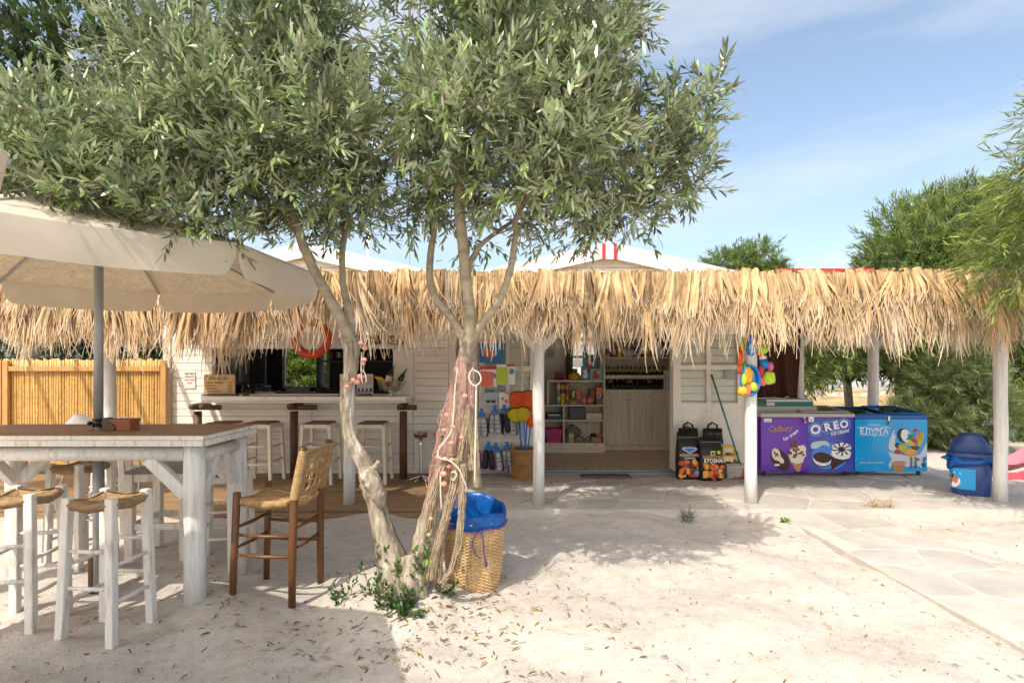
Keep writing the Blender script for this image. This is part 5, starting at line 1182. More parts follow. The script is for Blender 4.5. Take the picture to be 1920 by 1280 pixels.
lp(cab, 'painted_glow_strip', flat('shelf_edge_glow', (.70,.62,.42), .5), lambda m_: m_.box(-hwid+.023, hwid-.023, -.002, .004, zs[1]-.02, zs[1]-.004))  # warm lit line along the shelf, put in as pale colour; emits nothing
for z in (zs[0]-.02, zs[0]-.0): pass
lp(cab, 'rack_rail', LAM, lambda m_: m_.box(-hwid+.023, hwid-.023, .01, .03, zs[0]-.06, zs[0]+.0), .002)
for zz, n, lab, dark in ((zs[0]-.045, 14, 'dark wine bottle lying in the upper row of the shop wine rack', False), (zt+.085, 13, 'dark wine bottle lying in the lower row of the shop wine rack', True)):
    for k in range(n):
        x = cab.location.x-hwid+.06+(2*hwid-.12)*k/(n-1)
        t = thing('wine_bottle', lab, 'wine bottle', (x, CY+.07, zz+.155), 0, lab.split(' bottle ')[1]); t.rotation_euler = (rad(-58), 0, 0)
        lp(t, 'glass', GLG, lambda m_: m_.lathe([(.034,0),(.036,.01),(.036,.19),(.028,.22),(.013,.25),(.012,.30),(.014,.31)], 10))
        if not dark or k in (1, 5, 9): lp(t, 'label', flat('wine_label', (.60,.55,.28), .6), lambda m_: m_.lathe([(.0372,.10),(.0372,.195)], 10, cap0=False, cap1=False))
spec = [(GLC, BLACK, .26, .036, RED), (AMB, BLACK, .24, .034, PAPER), (YELLOW, RED, .20, .04, None), (GLC, WHITEP, .19, .03, PAPER), (GLC, WHITEP, .17, .028, PAPER), (GLC, GREYM, .14, .03, None), (flat('clear_dark', (.30,.30,.26), .1), BLACK, .33, .042, NAVY), (GLG, WHITEP, .31, .034, WHITEP), (flat('gold_bottle', (.40,.27,.03), .15), YELLOW, .29, .036, FOIL), (flat('gin_bottle', (.10,.17,.20), .12), GREYM, .29, .038, WHITEP), (WHITEP, WHITEP, .30, .042, None)]
names = ['clear bottle with a red label, leftmost on the top shop shelf', 'amber bottle on the top shop shelf under the longest thatch', 'squat yellow bottle with a red cap on the top shop shelf', 'small clear bottle with pale label on the top shop shelf', 'second small clear bottle with pale label on the top shop shelf', 'shortest clear bottle on the top shop shelf', 'tall clear bottle with a dark label at the middle of the top shop shelf', 'dark green bottle with white label on the top shop shelf', 'golden bottle on the top shop shelf', 'bluish bottle with white label on the top shop shelf', 'white bottle, rightmost on the top shop shelf']
for k, (px_, s_) in enumerate(zip((1139, 1151, 1162, 1172, 1179, 1185, 1194, 1205, 1215, 1227, 1237), spec)):
    bottle((PX(px_, CY+.10), CY+.10, zs[1]+.136), 0, 0, s_[0], s_[1], names[k], s_[2], s_[3], lab_m=s_[4], shape='spirit', cat='bottle')
for k in range(7):
    b_, c_ = cols[(k*5+2) % 6]; bottle((PX(1172+k*13, CY+.1), CY+.1, zs[2]+.136), 0, 0, b_, c_, 'bottle on the highest shop shelf, seen between thatch strands', .27, .034, group='bottles on the highest shop shelf')
t = thing('blue_banner', 'narrow blue hanging banner at the right edge of the shop shelves', 'banner', (PX(1252, 9.2), 9.2, PZ(663, 9.2))); lp(t, 'cloth', BLUEP, lambda m_: m_.box(-.045, .045, 0, .006, 0, .42)); lp(t, 'lettering', WHITEP, lambda m_: [m_.box(-.008, .010, -.003, -.0005, .05+.05*i, .085+.05*i) for i in range(6)])
t = thing('paper_list', 'hanging white price list strip at the right edge of the wine rack', 'price list', (PX(1249, 9.2), 9.2, PZ(735, 9.2))); lp(t, 'paper', flat('list_paper', (.62,.54,.50), .6), lambda m_: m_.box(-.04, .04, 0, .005, 0, .36)); lp(t, 'print', DGREY, lambda m_: [m_.box(-.02, -.02+.035*R.uniform(.5, 1), -.0025, -.0005, .03+.022*i, .040+.022*i) for i in range(14)])
# low display shelf on the left
LY = 9.05
lsx0, lsx1 = PX(1018, LY), PX(1134, LY); lw2 = (lsx1-lsx0)/2
ls = thing('display_shelf', 'low beige display shelf with four cubbies at the back left of the shop', 'shelf', ((lsx0+lsx1)/2, LY, .135))
LZ = [PZ(p, LY)-.135 for p in (830, 787, 759, 713)]
lp(ls, 'plinth', LAM, lambda m_: m_.box(-lw2, lw2, 0, .38, .0, LZ[0]-.002)); 
for z in LZ[1:3]: lp(ls, 'board', LAM, lambda m_: m_.box(-lw2+.021, lw2-.021, .0, .38, z-.022, z), .002)
lp(ls, 'side', LAM, lambda m_: m_.box(-lw2, -lw2+.02, 0, .38, LZ[0], LZ[2])); lp(ls, 'side', LAM, lambda m_: m_.box(lw2-.02, lw2, 0, .38, LZ[0], LZ[3]+.9)); xm = PX(1057, LY)-ls.location.x
lp(ls, 'divider', LAM, lambda m_: m_.box(xm-.011, xm+.011, .004, .38, LZ[0], LZ[1]-.023)); lp(ls, 'divider', LAM, lambda m_: m_.box(xm-.011, xm+.011, .004, .38, LZ[1], LZ[2]-.023)); lp(ls, 'back', LAM, lambda m_: m_.box(-lw2, lw2-.021, .381, .39, LZ[0], LZ[2]))
lp(ls, 'upper_board', WHITE, lambda m_: m_.box(-lw2+.08, lw2-.022, .02, .38, LZ[3]-.02, LZ[3]), .002); lp(ls, 'upper_back', mat('cream_panel', (.52,.47,.33), .6), lambda m_: m_.box(-lw2, lw2-.021, .381, .39, LZ[2]+.001, LZ[3]-.021)); 
lp(ls, 'bracket', WHITE, lambda m_: m_.box(-lw2+.08, -lw2+.10, .1, .38, LZ[2], LZ[3]-.021))
lz2, lz3 = LZ[2]+.136, LZ[3]+.136
canc = [(ORANGEP, 'orange'), (NAVYP, 'blue'), (RED, 'red'), (TURQ, 'turquoise'), (YELLOW, 'golden'), (GREEN, 'green')]
for r_ in (1, 0):
    for k in range(3):
        m_c, nm = canc[(3 if r_ == 0 else 0)+k]; bottle((PX(1047+8.2*k, LY+.08), LY+.08, lz2+(.19 if r_ else 0)), 0, 0, m_c, BLACK, f'{nm} crisp tube in the {"upper" if r_ else "lower"} row of the tubes on the display shelf', .185, .034, 'crisp tube', 'crisp tubes on the display shelf', flat(f'tube_label_{k}{r_}', [(.6,.55,.4),(.55,.4,.05),(.5,.25,.05)][k]), 'crisp_tube', 'can')
for k, (px_, m_c, lab) in enumerate(((1095, flat('pink_tin', (.42,.12,.12), .4), 'pinkish tin, left of two on the display shelf'), (1106, MATS['pink_tin'], 'pinkish tin, right of two on the display shelf'))):
    bottle((PX(px_, LY+.04), LY+.04, lz2), 0, 0, m_c, WHITEP, lab, .135, .044, 'tin', None, WHITEP if False else flat('tin_band', (.55,.25,.22)), 'biscuit_tin', 'can')
def box_item(name, label, cat, loc, w, d, h, m, extra=None, rz=0):
    t = thing(name, label, cat, loc, rz); lp(t, 'body', m, lambda m_: m_.box(-w/2, w/2, 0, d, 0, h), .004)
    if extra: lp(t, 'print', extra[0], extra[1])
    return t
bagk = flat('snack_dark', (.05,.035,.02), .35)
box_item('snack_packet', 'dark snack packet right of the crisp tubes', 'packet', (PX(1075, LY+.06), LY+.06, lz2+.075), .075, .05, .17, bagk, ([LIME, WHITEP], lambda m_: (m_.ball((0,-.002,.08), .025, .004, .03), m_.ball((.01,-.003,.13), .015, .003, .015, mi=1))))
box_item('snack_packet', 'red snack packet beside the dark snack packet', 'packet', (PX(1085, LY+.06), LY+.06, lz2+.075), .08, .05, .18, flat('snack_red', (.45,.05,.025), .35), ([ORANGEP, YELLOW], lambda m_: (m_.ball((0,-.002,.07), .03, .004, .03), m_.ball((-.01,-.003,.12), .02, .003, .012, mi=1))))
box_item('snack_tray', 'orange snack tray under the dark and red packets', 'tray', (PX(1080, LY+.03), LY+.03, lz2), .22, .12, .073, flat('tray_orange', (.45,.20,.04), .5))
for px_, lab in ((1066, 'small black price board under the green tube'), (1085, 'small black price board under the red packet'), (1125, 'small black price board at the right end of the display shelf')):
    t = thing('price_board', lab, 'price board', (PX(px_, LY-.0), LY-.0, lz2)); lp(t, 'frame', PINE, lambda m_: m_.box(-.045, .045, .004, .012, 0, .075)); lp(t, 'slate', BLACK, lambda m_: m_.box(-.038, .038, .0, .0035, .008, .068))
box_item('snack_jar', 'dark jar of sweets at the right on the display shelf', 'jar', (PX(1111, LY+.2), LY+.2, lz2), .10, .1, .25, bagk, ([RED, YELLOW], lambda m_: (m_.ball((0,-.002,.18), .03, .004, .03), m_.ball((-.0,-.003,.08), .03, .003, .03, mi=1))))
box_item('sweet_box', 'orange and blue sweet packets at the far right of the display shelf', 'packet', (PX(1124, LY+.1), LY+.1, lz2+.08), .10, .06, .20, ORANGEP, ([NAVYP, WHITEP], lambda m_: (m_.prism([(-.06,0),(.02,0),(.06,.09),(.02,.10)], -.03, -.001), m_.prism([(-.03,.02),(-.01,.02),(.03,.08),(.02,.09)], -.034, -.031, 1))))
box_item('sweet_rest', 'small wooden stand under the orange and blue sweet packets', 'stand', (PX(1124, LY+.1), LY+.08, lz2), .10, .1, .078, PINE)
# upper shelf
box_item('dark_red_bag', 'dark red toiletry bag on the upper shelf left of the yellow hat', 'bag', (PX(1049, LY+.2), LY+.18, lz3), .16, .12, .14, flat('bag_red', (.17,.02,.018), .6), (BLACK, lambda m_: m_.box(-.07, .07, -.004, -.0005, .10, .115)))
yb = thing('yellow_dry_bag', 'yellow bag with a black top on the upper shelf under the window', 'bag', (PX(1077.5, LY+.15), LY+.15, lz3)); lp(yb, 'body', flat('yellow_bag', (.55,.28,.01), .45, var=.1), lambda m_: m_.lathe([(.085,0),(.092,.02),(.105,.07),(.07,.11),(.035,.135)], 18, sy=.6)); lp(yb, 'top', BLACK, lambda m_: m_.box(-.042, .042, -.03, .03, .13, .19), .004)
for (px_, py_, wpx, hpx, lab, cc) in ((1107, 690, 26, 32, 'large blue toy box at the top of the stack under the shop window', (CORAL, BLACK)), (1099, 703, 18, 26, 'blue toy box behind, at the left of the toy box stack', (WHITEP, RED)), (1118, 702, 24, 22, 'pale blue toy box in front, at the right of the toy box stack', (RED, YELLOW))):
    yy_ = LY+(.22 if py_ == 690 else .14 if px_ == 1099 else .06); w_, h_ = wpx/F*yy_, hpx/F*yy_; zb = lz3 if py_ != 690 else lz3+.14
    box_item('toy_box', lab, 'toy box', (PX(px_, yy_), yy_, zb), w_, .07, h_, flat('toy_blue' if py_ != 702 else 'toy_pale', (.06,.26,.38) if py_ != 702 else (.16,.40,.50), .4), (list(cc)+[WHITEP], lambda m_: (m_.ball((-.01,-.001,h_*.3), w_*.28, .003, h_*.18), m_.ball((.0,-.002,h_*.62), w_*.30, .003, h_*.16, mi=0), m_.ball((.035,-.003,h_*.66), w_*.14, .003, h_*.12, mi=1))))
box_item('toy_carton', 'hidden carton that carries the large blue toy box', 'carton', (PX(1107, LY+.22), LY+.22, lz3), .2, .07, .138, TURQ)
# cubbies
box_item('black_printer', 'grey and black printer in the upper left cubby', 'printer', (PX(1040, LY+.05), LY+.05, LZ[1]+.136), .24, .28, .10, DGREY, (GREYM, lambda m_: m_.box(-.10, .08, -.004, -.0005, .065, .085)))
box_item('black_case', 'black case filling the upper right cubby', 'case', (PX(1083, LY+.1), LY+.1, LZ[1]+.136), .26, .2, .20, BLACK, (GREYM, lambda m_: m_.box(-.08, -.07, -.004, -.0005, .06, .07)))
box_item('white_carton', 'white carton beside the black case in the upper right cubby', 'carton', (PX(1114, LY+.05), LY+.05, LZ[1]+.136), .26, .2, .105, flat('carton', (.62,.52,.38), .6), (GREYM, lambda m_: m_.box(-.08, .06, -.003, -.0005, .05, .056)))
pb = thing('pink_basket', 'pink slotted plastic basket in the lower left cubby', 'basket', (PX(1038, LY+.03), LY+.03, LZ[0]+.136))
def f(m_):
    w0, w1, h = .105, .14, .215; d = .22
    def sl(x0, x1, z0, z1):                                            # front face strip between slots
        def xx(u, z): return u*(w0+(w1-w0)*z/h)
        m_.add([(xx(x0,z0), -.012*z0/h, z0), (xx(x1,z0), -.012*z0/h, z0), (xx(x1,z1), -.012*z1/h, z1), (xx(x0,z1), -.012*z1/h, z1)], [(0,1,2,3)])
    rowsz = [0, .025, .055, .075, .115, .13, .17, h]
    for i in range(7):
        if i % 2 == 0: sl(-1, 1, rowsz[i], rowsz[i+1])
        else:
            for k in range(10): u = -1+2*k/10; sl(u, u+.12, rowsz[i], rowsz[i+1])
            sl(.94, 1, rowsz[i], rowsz[i+1])
    m_.add([(-w0,0,0),(-w0,d,0),(-w1,d,h),(-w1,-.012,h)], [(0,1,2,3)]); m_.add([(w0,0,0),(w0,d,0),(w1,d,h),(w1,-.012,h)], [(3,2,1,0)]); m_.add([(-w0,d,0),(w0,d,0),(w1,d,h),(-w1,d,h)], [(0,1,2,3)]); m_.add([(-w0,0,0),(w0,0,0),(w0,d,0),(-w0,d,0)], [(0,1,2,3)])
lp(pb, 'body', flat('basket_pink', (.50,.03,.16), .4), f); lp(pb, 'rim', MATS['basket_pink'], lambda m_: m_.tube([(-.145,-.015,.218),(.145,-.015,.218),(.145,.225,.218),(-.145,.225,.218)], .009, 6, closed=True))
t = thing('fabric_hat', 'grey fabric cap lying in the lower right cubby', 'cap', (PX(1077, LY+.15), LY+.15, LZ[0]+.136)); lp(t, 'crown', flat('cap_grey', (.18,.15,.13), .8, var=.2), lambda m_: m_.ball((-.02,0,.17), .13, .09, .10, lump=.08, rot=(0,.5,0))); lp(t, 'peak', MATS['cap_grey'], lambda m_: m_.ball((.12,-.03,.07), .08, .05, .014, rot=(0,.5,0))); lp(t, 'support', MATS['cap_grey'], lambda m_: m_.box(-.06, .04, .0, .1, 0, .12))
box_item('soap_carton', 'pale green carton in front of the grey cap', 'carton', (PX(1071, LY+.04), LY+.04, LZ[0]+.136), .085, .07, .15, flat('soap', (.38,.37,.24), .5), (LIME, lambda m_: m_.box(-.03, .03, -.003, -.0005, .09, .13)))
box_item('wicker_tray', 'small brown wicker tray with odds and ends in the lower right cubby', 'tray', (PX(1118, LY+.05), LY+.05, LZ[0]+.136), .16, .16, .085, WICKD)
t = thing('tape_roll', 'red tape roll on the small brown wicker tray', 'tape', (PX(1126, LY+.1), LY+.1, LZ[0]+.222)); lp(t, 'roll', ORANGEP, lambda m_: m_.lathe([(.03,0),(.035,.004),(.035,.04),(.03,.044)], 14))
t = thing('black_pouch', 'black pouch and cable on the small brown wicker tray', 'pouch', (PX(1112, LY+.1), LY+.1, LZ[0]+.222)); lp(t, 'pouch', BLACK, lambda m_: m_.ball((0,0,.03), .05, .05, .032, lump=.1)); lp(t, 'cable', BLACK, lambda m_: m_.tube([(-.04,-.02,.02), (-.13,-.05,-.02), (-.2,-.06,-.075)], .006, 5))
# curtains at the shop window
for (x0, x1, lab) in ((1061, 1073, 'mauve curtain drawn to the left of the shop window'), (1116, 1131, 'mauve curtain drawn to the right of the shop window'), (1093, 1101, 'sheer mauve curtain hanging at the middle of the shop window')):
    xa, xb = PX(x0, 9.8), PX(x1, 9.8); t = thing('window_curtain', lab, 'curtain', ((xa+xb)/2, 9.8, 1.25), 0, 'mauve curtains at the shop window'); hwc = (xb-xa)/2
    def f(m_):
        n = 24; v = []
        for i in range(8):
            z = 1.2*i/7
            for j in range(n): u = j/(n-1)*2-1; v.append((u*hwc*(1+.25*math.sin(z*3)), .02*math.sin(u*9+z*.6), z))
        m_.add(v, [(i*n+j, i*n+j+1, (i+1)*n+j+1, (i+1)*n+j) for i in range(7) for j in range(n-1)], 0, smooth=True)
    lp(t, 'cloth', mat('mauve_cloth', (.24,.17,.155), .85, transl=.35, var=.08), f)
t = thing('wall_notice', 'faint notice pinned on the shop back wall left of the window', 'notice', (PX(1031, 9.88), 9.895, PZ(663, 9.88))); lp(t, 'paper', flat('notice', (.48,.44,.42), .6), lambda m_: m_.box(-.10, .08, -.004, 0, -.07, .08)); lp(t, 'print', PINE, lambda m_: m_.box(-.08, .02, -.0065, -.0045, -.005, .03))
t = thing('door_mat', 'blue and brown patterned mat lying before the shop threshold', 'mat', (PX(1140, 7.30), 7.30, PZTOP+.004)); lp(t, 'body', flat('mat_blue', (.07,.10,.20), .9, var=.3, vscale=20), lambda m_: m_.box(-.34, .30, .03, .22, 0, .010)); lp(t, 'border', flat('mat_brown', (.24,.16,.12), .9, var=.3, vscale=20), lambda m_: m_.box(-.34, .30, -.12, .029, 0, .010))

# ================================================================ BY THE RIGHT DOOR LEAF
def charcoal_bag(px_, Y, label, kind, w=.30, h=.56, group='charcoal bags by the shop door'):
    t = thing('charcoal_bag', label, 'charcoal bag', (PX(px_, Y), Y, PZTOP), R.uniform(-.04, .04), group)
    KR = flat('bag_black', (.012,.011,.010), .45)
    def f(m_):
        prof = [(0,.94,.075),(.03,1.0,.085),(.35,1.03,.095),(.62,1.0,.085),(.80,.97,.05),(.86,.95,.018),(1.0,.94,.012)]; v = []; n = 14
        for (t_, kw, dd) in prof:
            for j in range(n):
                a = 2*PI*j/n; cx = math.copysign(abs(math.cos(a))**.45, math.cos(a)); cy = math.copysign(abs(math.sin(a))**.6, math.sin(a)); v.append((cx*w/2*kw, cy*dd+R.uniform(-.004, .004), t_*h))
        m_.add(v, [(i*n+j, i*n+(j+1) % n, (i+1)*n+(j+1) % n, (i+1)*n+j) for i in range(len(prof)-1) for j in range(n)]+[tuple(range(n-1,-1,-1)), tuple((len(prof)-1)*n+j for j in range(n))], 0, smooth=True)
    lp(t, 'sack', KR, f)
    for yy_ in (-.014, .014): lp(t, 'handle', KR, lambda m_: m_.tube([(-.065, yy_, h*.98), (-.055, yy_*1.6, h*1.07), (0, yy_*2, h*1.12), (.055, yy_*1.6, h*1.07), (.065, yy_, h*.98)], .008, 6))
    lp(t, 'seam', flat('seam_grey', (.18,.15,.12), .5), lambda m_: m_.box(-w*.46, w*.46, -.024, -.019, h*.88, h*.895))
    Y0 = -.106
    def coals(m_):
        for i in range(34):
            cx, cz = R.uniform(-w*.40, w*.40), R.uniform(.04, h*.39); r_ = R.uniform(.02, .045); k = 7
            m_.prism([(cx+r_*R.uniform(.6, 1.1)*math.cos(-2*PI*j/k), cz+r_*R.uniform(.6, 1.1)*math.sin(-2*PI*j/k)) for j in range(k-1, -1, -1)], Y0-.0002*i, Y0+.012, R.choice((0, 0, 1, 1, 2, 3)))
    lp(t, 'coal_print', [flat('coal_red', (.50,.06,.02), .4), flat('coal_orange', (.70,.16,.03), .4), flat('coal_dark', (.10,.02,.01), .4), flat('coal_yellow', (.80,.38,.05), .4)], coals)
    if kind == 'diamond':
        lp(t, 'emblem', [WHITEP, flat('emblem_blue', (.03,.16,.55), .4)], lambda m_: (m_.prism([(0,h*.56),(.09,h*.645),(.085,h*.68),(.04,h*.69),(-.04,h*.69),(-.085,h*.68),(-.09,h*.645)], Y0-.002, Y0+.03), m_.prism([(0,h*.575),(.075,h*.648),(.07,h*.672),(.03,h*.68),(-.03,h*.68),(-.07,h*.672),(-.075,h*.648)], Y0-.004, Y0-.0021, 1)))
        lp(t, 'title_band', [YELLOW, NAVYP], lambda m_: (m_.box(-.125, .125, Y0-.002, Y0+.02, h*.505, h*.55), m_.box(-.125, .125, Y0-.002, Y0+.02, h*.488, h*.504, 1)))
        lp(t, 'lettering', [NAVYP, WHITEP], lambda m_: (m_.text('BLACK DIAMOND', 0, Y0-.0035, h*.527, .030, 0, bold=.02, sx=.95), m_.text('CHARCOAL', 0, Y0-.0035, h*.462, .026, 1, bold=.02)))
        lp(t, 'seal', LBLUE, lambda m_: m_.prism([(.09+.03*math.cos(-2*PI*i/14), .09+.03*math.sin(-2*PI*i/14)) for i in range(13, -1, -1)], Y0-.010, Y0))
    else:
        lp(t, 'emblem', [YELLOW, NAVYP, LIME], lambda m_: (m_.prism([(-.028,h*.60),(0,h*.585),(.028,h*.60),(.03,h*.70),(-.03,h*.70)], Y0-.003, Y0+.03), m_.prism([(-.018,h*.61),(.018,h*.61),(.018,h*.67),(-.018,h*.67)], Y0-.005, Y0-.0031, 1), m_.prism([(.075+.022*math.cos(-2*PI*i/12), h*.665+.022*math.sin(-2*PI*i/12)) for i in range(11, -1, -1)], Y0-.003, Y0+.03, 2)))
        lp(t, 'lettering', [FOIL, WHITEP], lambda m_: (m_.text('ΚΑΡΒΟΥΝΑ', 0, Y0-.003, h*.555, .046, 0, bold=.015), m_.text('ETOSHA', 0, Y0-.014, h*.475, .070, 1, bold=.02, shear=.1, sx=.9)))
    return t
charcoal_bag(1289, 7.26, 'black charcoal bag with a blue emblem and yellow band, left of the pair', 'diamond', .29, .60)
charcoal_bag(1331, 7.17, 'black charcoal bag lettered ETOSHA beside the yellow boxes', 'etosha', .30, .545)
charcoal_bag(1290, 7.44, 'plain top of a black charcoal bag behind the blue emblem bag', 'diamond', .27, .63)
charcoal_bag(1336, 7.42, 'plain top of a black charcoal bag behind the ETOSHA bag', 'etosha', .27, .63)
tub = thing('grey_tub', 'beige plastic tub holding yellow firelighter boxes', 'tub', (PX(1372, 7.30), 7.30, PZTOP))
lp(tub, 'body', flat('tub_grey', (.40,.36,.32), .5, var=.1), lambda m_: m_.tube([(0,0,0), (0,0,.19)], [.125, .155], 4), .01); lp(tub, 'rim', MATS['tub_grey'], lambda m_: m_.tube([(.155,0,.19),(0,.155,.19),(-.155,0,.19),(0,-.155,.19)], .010, 6, closed=True)); tub.rotation_euler.z = PI/4
for k, (dx, dz, lab) in enumerate(((-.05, .195, 'yellow firelighter box lying in front on the beige tub'), (-.03, .30, 'yellow firelighter box standing behind, topmost on the tub'), (.06, .195, 'yellow firelighter box lying at the right on the beige tub'))):
    t = box_item('firelighter_box', lab, 'box', (PX(1372, 7.26)+dx, 7.24+.06*k, PZTOP+dz), .14, .05, .10+.02*k, flat('box_yellow', (.62,.40,.02), .45), ([BLACK, PAPER, RED], lambda m_: ([m_.box(-.06+.03*i, -.038+.03*i, -.0022, -.0005, .03, .085, 1) for i in range(4)], m_.box(-.03, .03, -.003, -.0023, .01, .025), m_.box(-.068, .068, -.0022, -.0005, .002, .012, 2 if k else 0))))
lp(t, 'support', MATS['tub_grey'], lambda m_: m_.box(-.02, .02, .0, .03, -.10, -.001)) if False else None
br = thing('broom', 'teal handled broom with a pink head leaning on the shop door', 'broom', (PX(1388, 7.28), 7.24, PZTOP))
tp = P(1334, 702, 7.50)-br.location
lp(br, 'handle', TEAL, lambda m_: m_.tube([(.0, 0, .13), tuple(Vector((0,0,.13)).lerp(tp, .94))], .0115, 10)); lp(br, 'grip', DGREY, lambda m_: m_.tube([tuple(Vector((0,0,.13)).lerp(tp, .94)), tuple(tp)], .0135, 10)); lp(br, 'band', NAVYP, lambda m_: m_.tube([tuple(Vector((0,0,.13)).lerp(tp, .60)), tuple(Vector((0,0,.13)).lerp(tp, .63))], .0128, 10))
lp(br, 'head', flat('broom_pink', (.48,.07,.11), .5), lambda m_: m_.prism([(-.10,.035),(.12,.035),(.075,.10),(.03,.14),(-.02,.14),(-.05,.09)], -.03, .03), .008)
def f(m_):
    for i in range(420):
        x, y = R.uniform(-.11, .12), R.uniform(-.035, .035); m_.tube([(x*.9, y*.8, .05), (x*1.12-.01, y*1.2, .0)], .0025, 3, caps=False)
tag(lp(br, 'bristles', mat('bristle_pink', (.42,.06,.10), .6, var=.3, vscale=40), f), kind='stuff')
# ---- beach toys on the post
GTOY = 'bags of beach toys tied to the porch post'; NET_ = glassmat('toy_net_film', (.97,.97,.95), .15, .1)
def toybag(px_, py_, Y, label, blobs, rim=None):
    t = thing('beach_toy_bag', label, 'beach toys', tuple(P(px_, py_, Y)), 0, GTOY); s = Y/F
    for (dx, dy, rx, rz, m_, nm, lump) in blobs: lp(t, nm, m_, lambda q: q.ball((dx*s, R.uniform(-.02, .0), -dy*s), rx*s, min(rx, rz)*s*.8, rz*s, lump=lump, n=12, m=8))
    if rim: lp(t, 'boat_rim', rim[0], lambda q: q.tube([(s*(rim[1]+rim[3]*math.cos(a)), -.0, -s*(rim[2]+rim[4]*math.sin(a))) for a in [2*PI*i/26 for i in range(26)]], .016, 8, closed=True)); lp(t, 'boat_hull', BLUEP, lambda q: q.ball((s*rim[1], .03, -s*rim[2]), rim[3]*s*.98, .03, rim[4]*s*.98))
    return t
toybag(1404, 713, 5.80, 'blue toy boat bag with yellow and green toys at the bottom of the bundle', [(-1, -10, 9, 16, flat('toy_yellow', (.80,.40,.01), .35), 'toy_mould', .08), (8, 12, 8, 9, LIME, 'toy_ball', 0), (-10, -2, 6, 12, LIME, 'toy_shovel', .08), (-12, 20, 9, 9, YELLOW, 'toy_rake', .15), (-2, 18, 5, 12, CORAL, 'toy_spade', .1)], (BLUEP, 3, 0, 17, 27))
toybag(1436, 700, 5.90, 'toy bag with lime, red and blue pieces on the right of the post', [(4, 8, 12, 13, LIME, 'toy_bucket', .1), (-10, -4, 6, 12, RED, 'toy_spade', .06), (-4, -18, 9, 10, BLUEP, 'toy_mould', .12), (8, -13, 6, 9, PINK, 'toy_fish', .08), (-8, 15, 8, 8, CORAL, 'toy_shell', .08), (-6, -30, 7, 6, PAPER, 'bag_top', .15), (13, 14, 4, 5, PINK, 'toy_star', .2)])
toybag(1390, 680, 5.86, 'orange and green toy spades on the left of the post', [(-3, -8, 6, 16, flat('toy_orange', (.70,.10,.01), .35), 'toy_spade', .08), (6, 8, 5, 11, GREEN, 'toy_rake', .1), (-5, 12, 4, 9, MATS['toy_orange'], 'toy_handle', .1)])
toybag(1407, 652, 5.80, 'translucent blue toy watering can at the top of the bundle', [(0, 0, 9, 16, flat('toy_can_blue', (.02,.24,.62), .25), 'toy_can', .1), (0, -18, 7, 6, BLUEP, 'toy_spout', .1)])
toybag(1392, 652, 5.88, 'yellow toy bag at the upper left of the bundle', [(0, 0, 6, 12, YELLOW, 'toy_mould', .1), (-7, 6, 3, 8, MATS['toy_orange'], 'toy_handle', .1), (1, -14, 4, 6, LIME, 'toy_leaf', .1)])
toybag(1430, 655, 5.86, 'lime green toy turtle at the upper right of the bundle', [(0, 0, 10, 9, LIME, 'toy_turtle', .06), (-6, 8, 6, 4, CORAL, 'toy_flipper', .05), (-4, -14, 5, 8, MATS['toy_yellow'], 'toy_head', .1)])

# ================================================================ BINS AND BASKETS IN THE YARD
wb = thing('wicker_bin', 'tall wicker basket used as a bin beside the olive tree', 'basket', (PX(888, 3.86), 3.86, -.005))
wh = .48
woven_basket(wb, .168, .208, wh, 44, 44, WICK, None, bulge=.008)
lp(wb, 'rim', WICK, lambda m_: m_.tube([(.212*math.cos(2*PI*i/40), .212*math.sin(2*PI*i/40), wh+.004) for i in range(40)], .011, 8, closed=True)); lp(wb, 'floor', WICK, lambda m_: m_.lathe([(.16,.004),(.16,.02)], 24))
PLB = mat('bin_bag_blue', (.006,.14,.52), .26, var=.15, vscale=9, transl=.3, bump=.5, bscale=22, bdist=.012)
bb = thing('blue_bin_liner', 'blue plastic liner bulging over the rim of the wicker basket', 'bin liner', (wb.location.x, wb.location.y, wh-.065))
def f(m_):
    prof = [(.217,.022),(.224,.05),(.227,.08),(.224,.104),(.217,.116),(.210,.119),(.203,.114),(.197,.09),(.192,.04),(.182,-.06),(.16,-.2),(.05,-.24)]; n = 48; v = []
    ph = [R.uniform(0, 6) for _ in range(6)]
    for i, (r_, z) in enumerate(prof):
        for j in range(n):
            a = 2*PI*j/n; k = .0022*math.sin(a*23+ph[0]+i*.5)+.003*math.sin(a*9+ph[1]-i*.4)+.002*math.sin(a*37+ph[2]+i*.3); back = .055*max(0, math.sin(a-.1))*(0, .3, .7, 1, 1, .9, .5, 0, 0, 0, 0, 0)[i]
            v.append(((r_+k)*math.cos(a), (r_+k)*math.sin(a), z+back*1.15+.008*math.sin(a*5+ph[3])))
    m_.add(v, [(i*n+j, i*n+(j+1) % n, (i+1)*n+(j+1) % n, (i+1)*n+j) for i in range(len(prof)-1) for j in range(n)]+[tuple((len(prof)-1)*n+j for j in range(n))], 0, smooth=True)
lp(bb, 'liner', PLB, f)
CORD = flat('purple_cord', (.10,.07,.36), .6)
def f(m_):
    m_.tube([(.229*math.cos(2*PI*i/40), .229*math.sin(2*PI*i/40), .028+.006*math.sin(i)) for i in range(40)], .005, 5, closed=True)
    a0 = -PI/2+.28; c0 = Vector((math.cos(a0)*.236, math.sin(a0)*.236, .03))
    pts = [c0+Vector((x, -.004-.002*i, z)) for i, (x, z) in enumerate(((0,0),(-.03,-.015),(-.052,-.05),(-.055,-.10),(-.035,-.15),(.0,-.175)))]; m_.tube(pts, .004, 5)
    m_.tube([c0+Vector((0,-.006,0)), c0+Vector((.012,-.012,-.06)), c0+Vector((.016,-.010,-.13)), c0+Vector((.03,-.006,-.20))], .005, 5); m_.ball(c0+Vector((.032,-.006,-.215)), .010, .008, .022); m_.ball(c0+Vector((0,-.008,0)), .014, .01, .01)
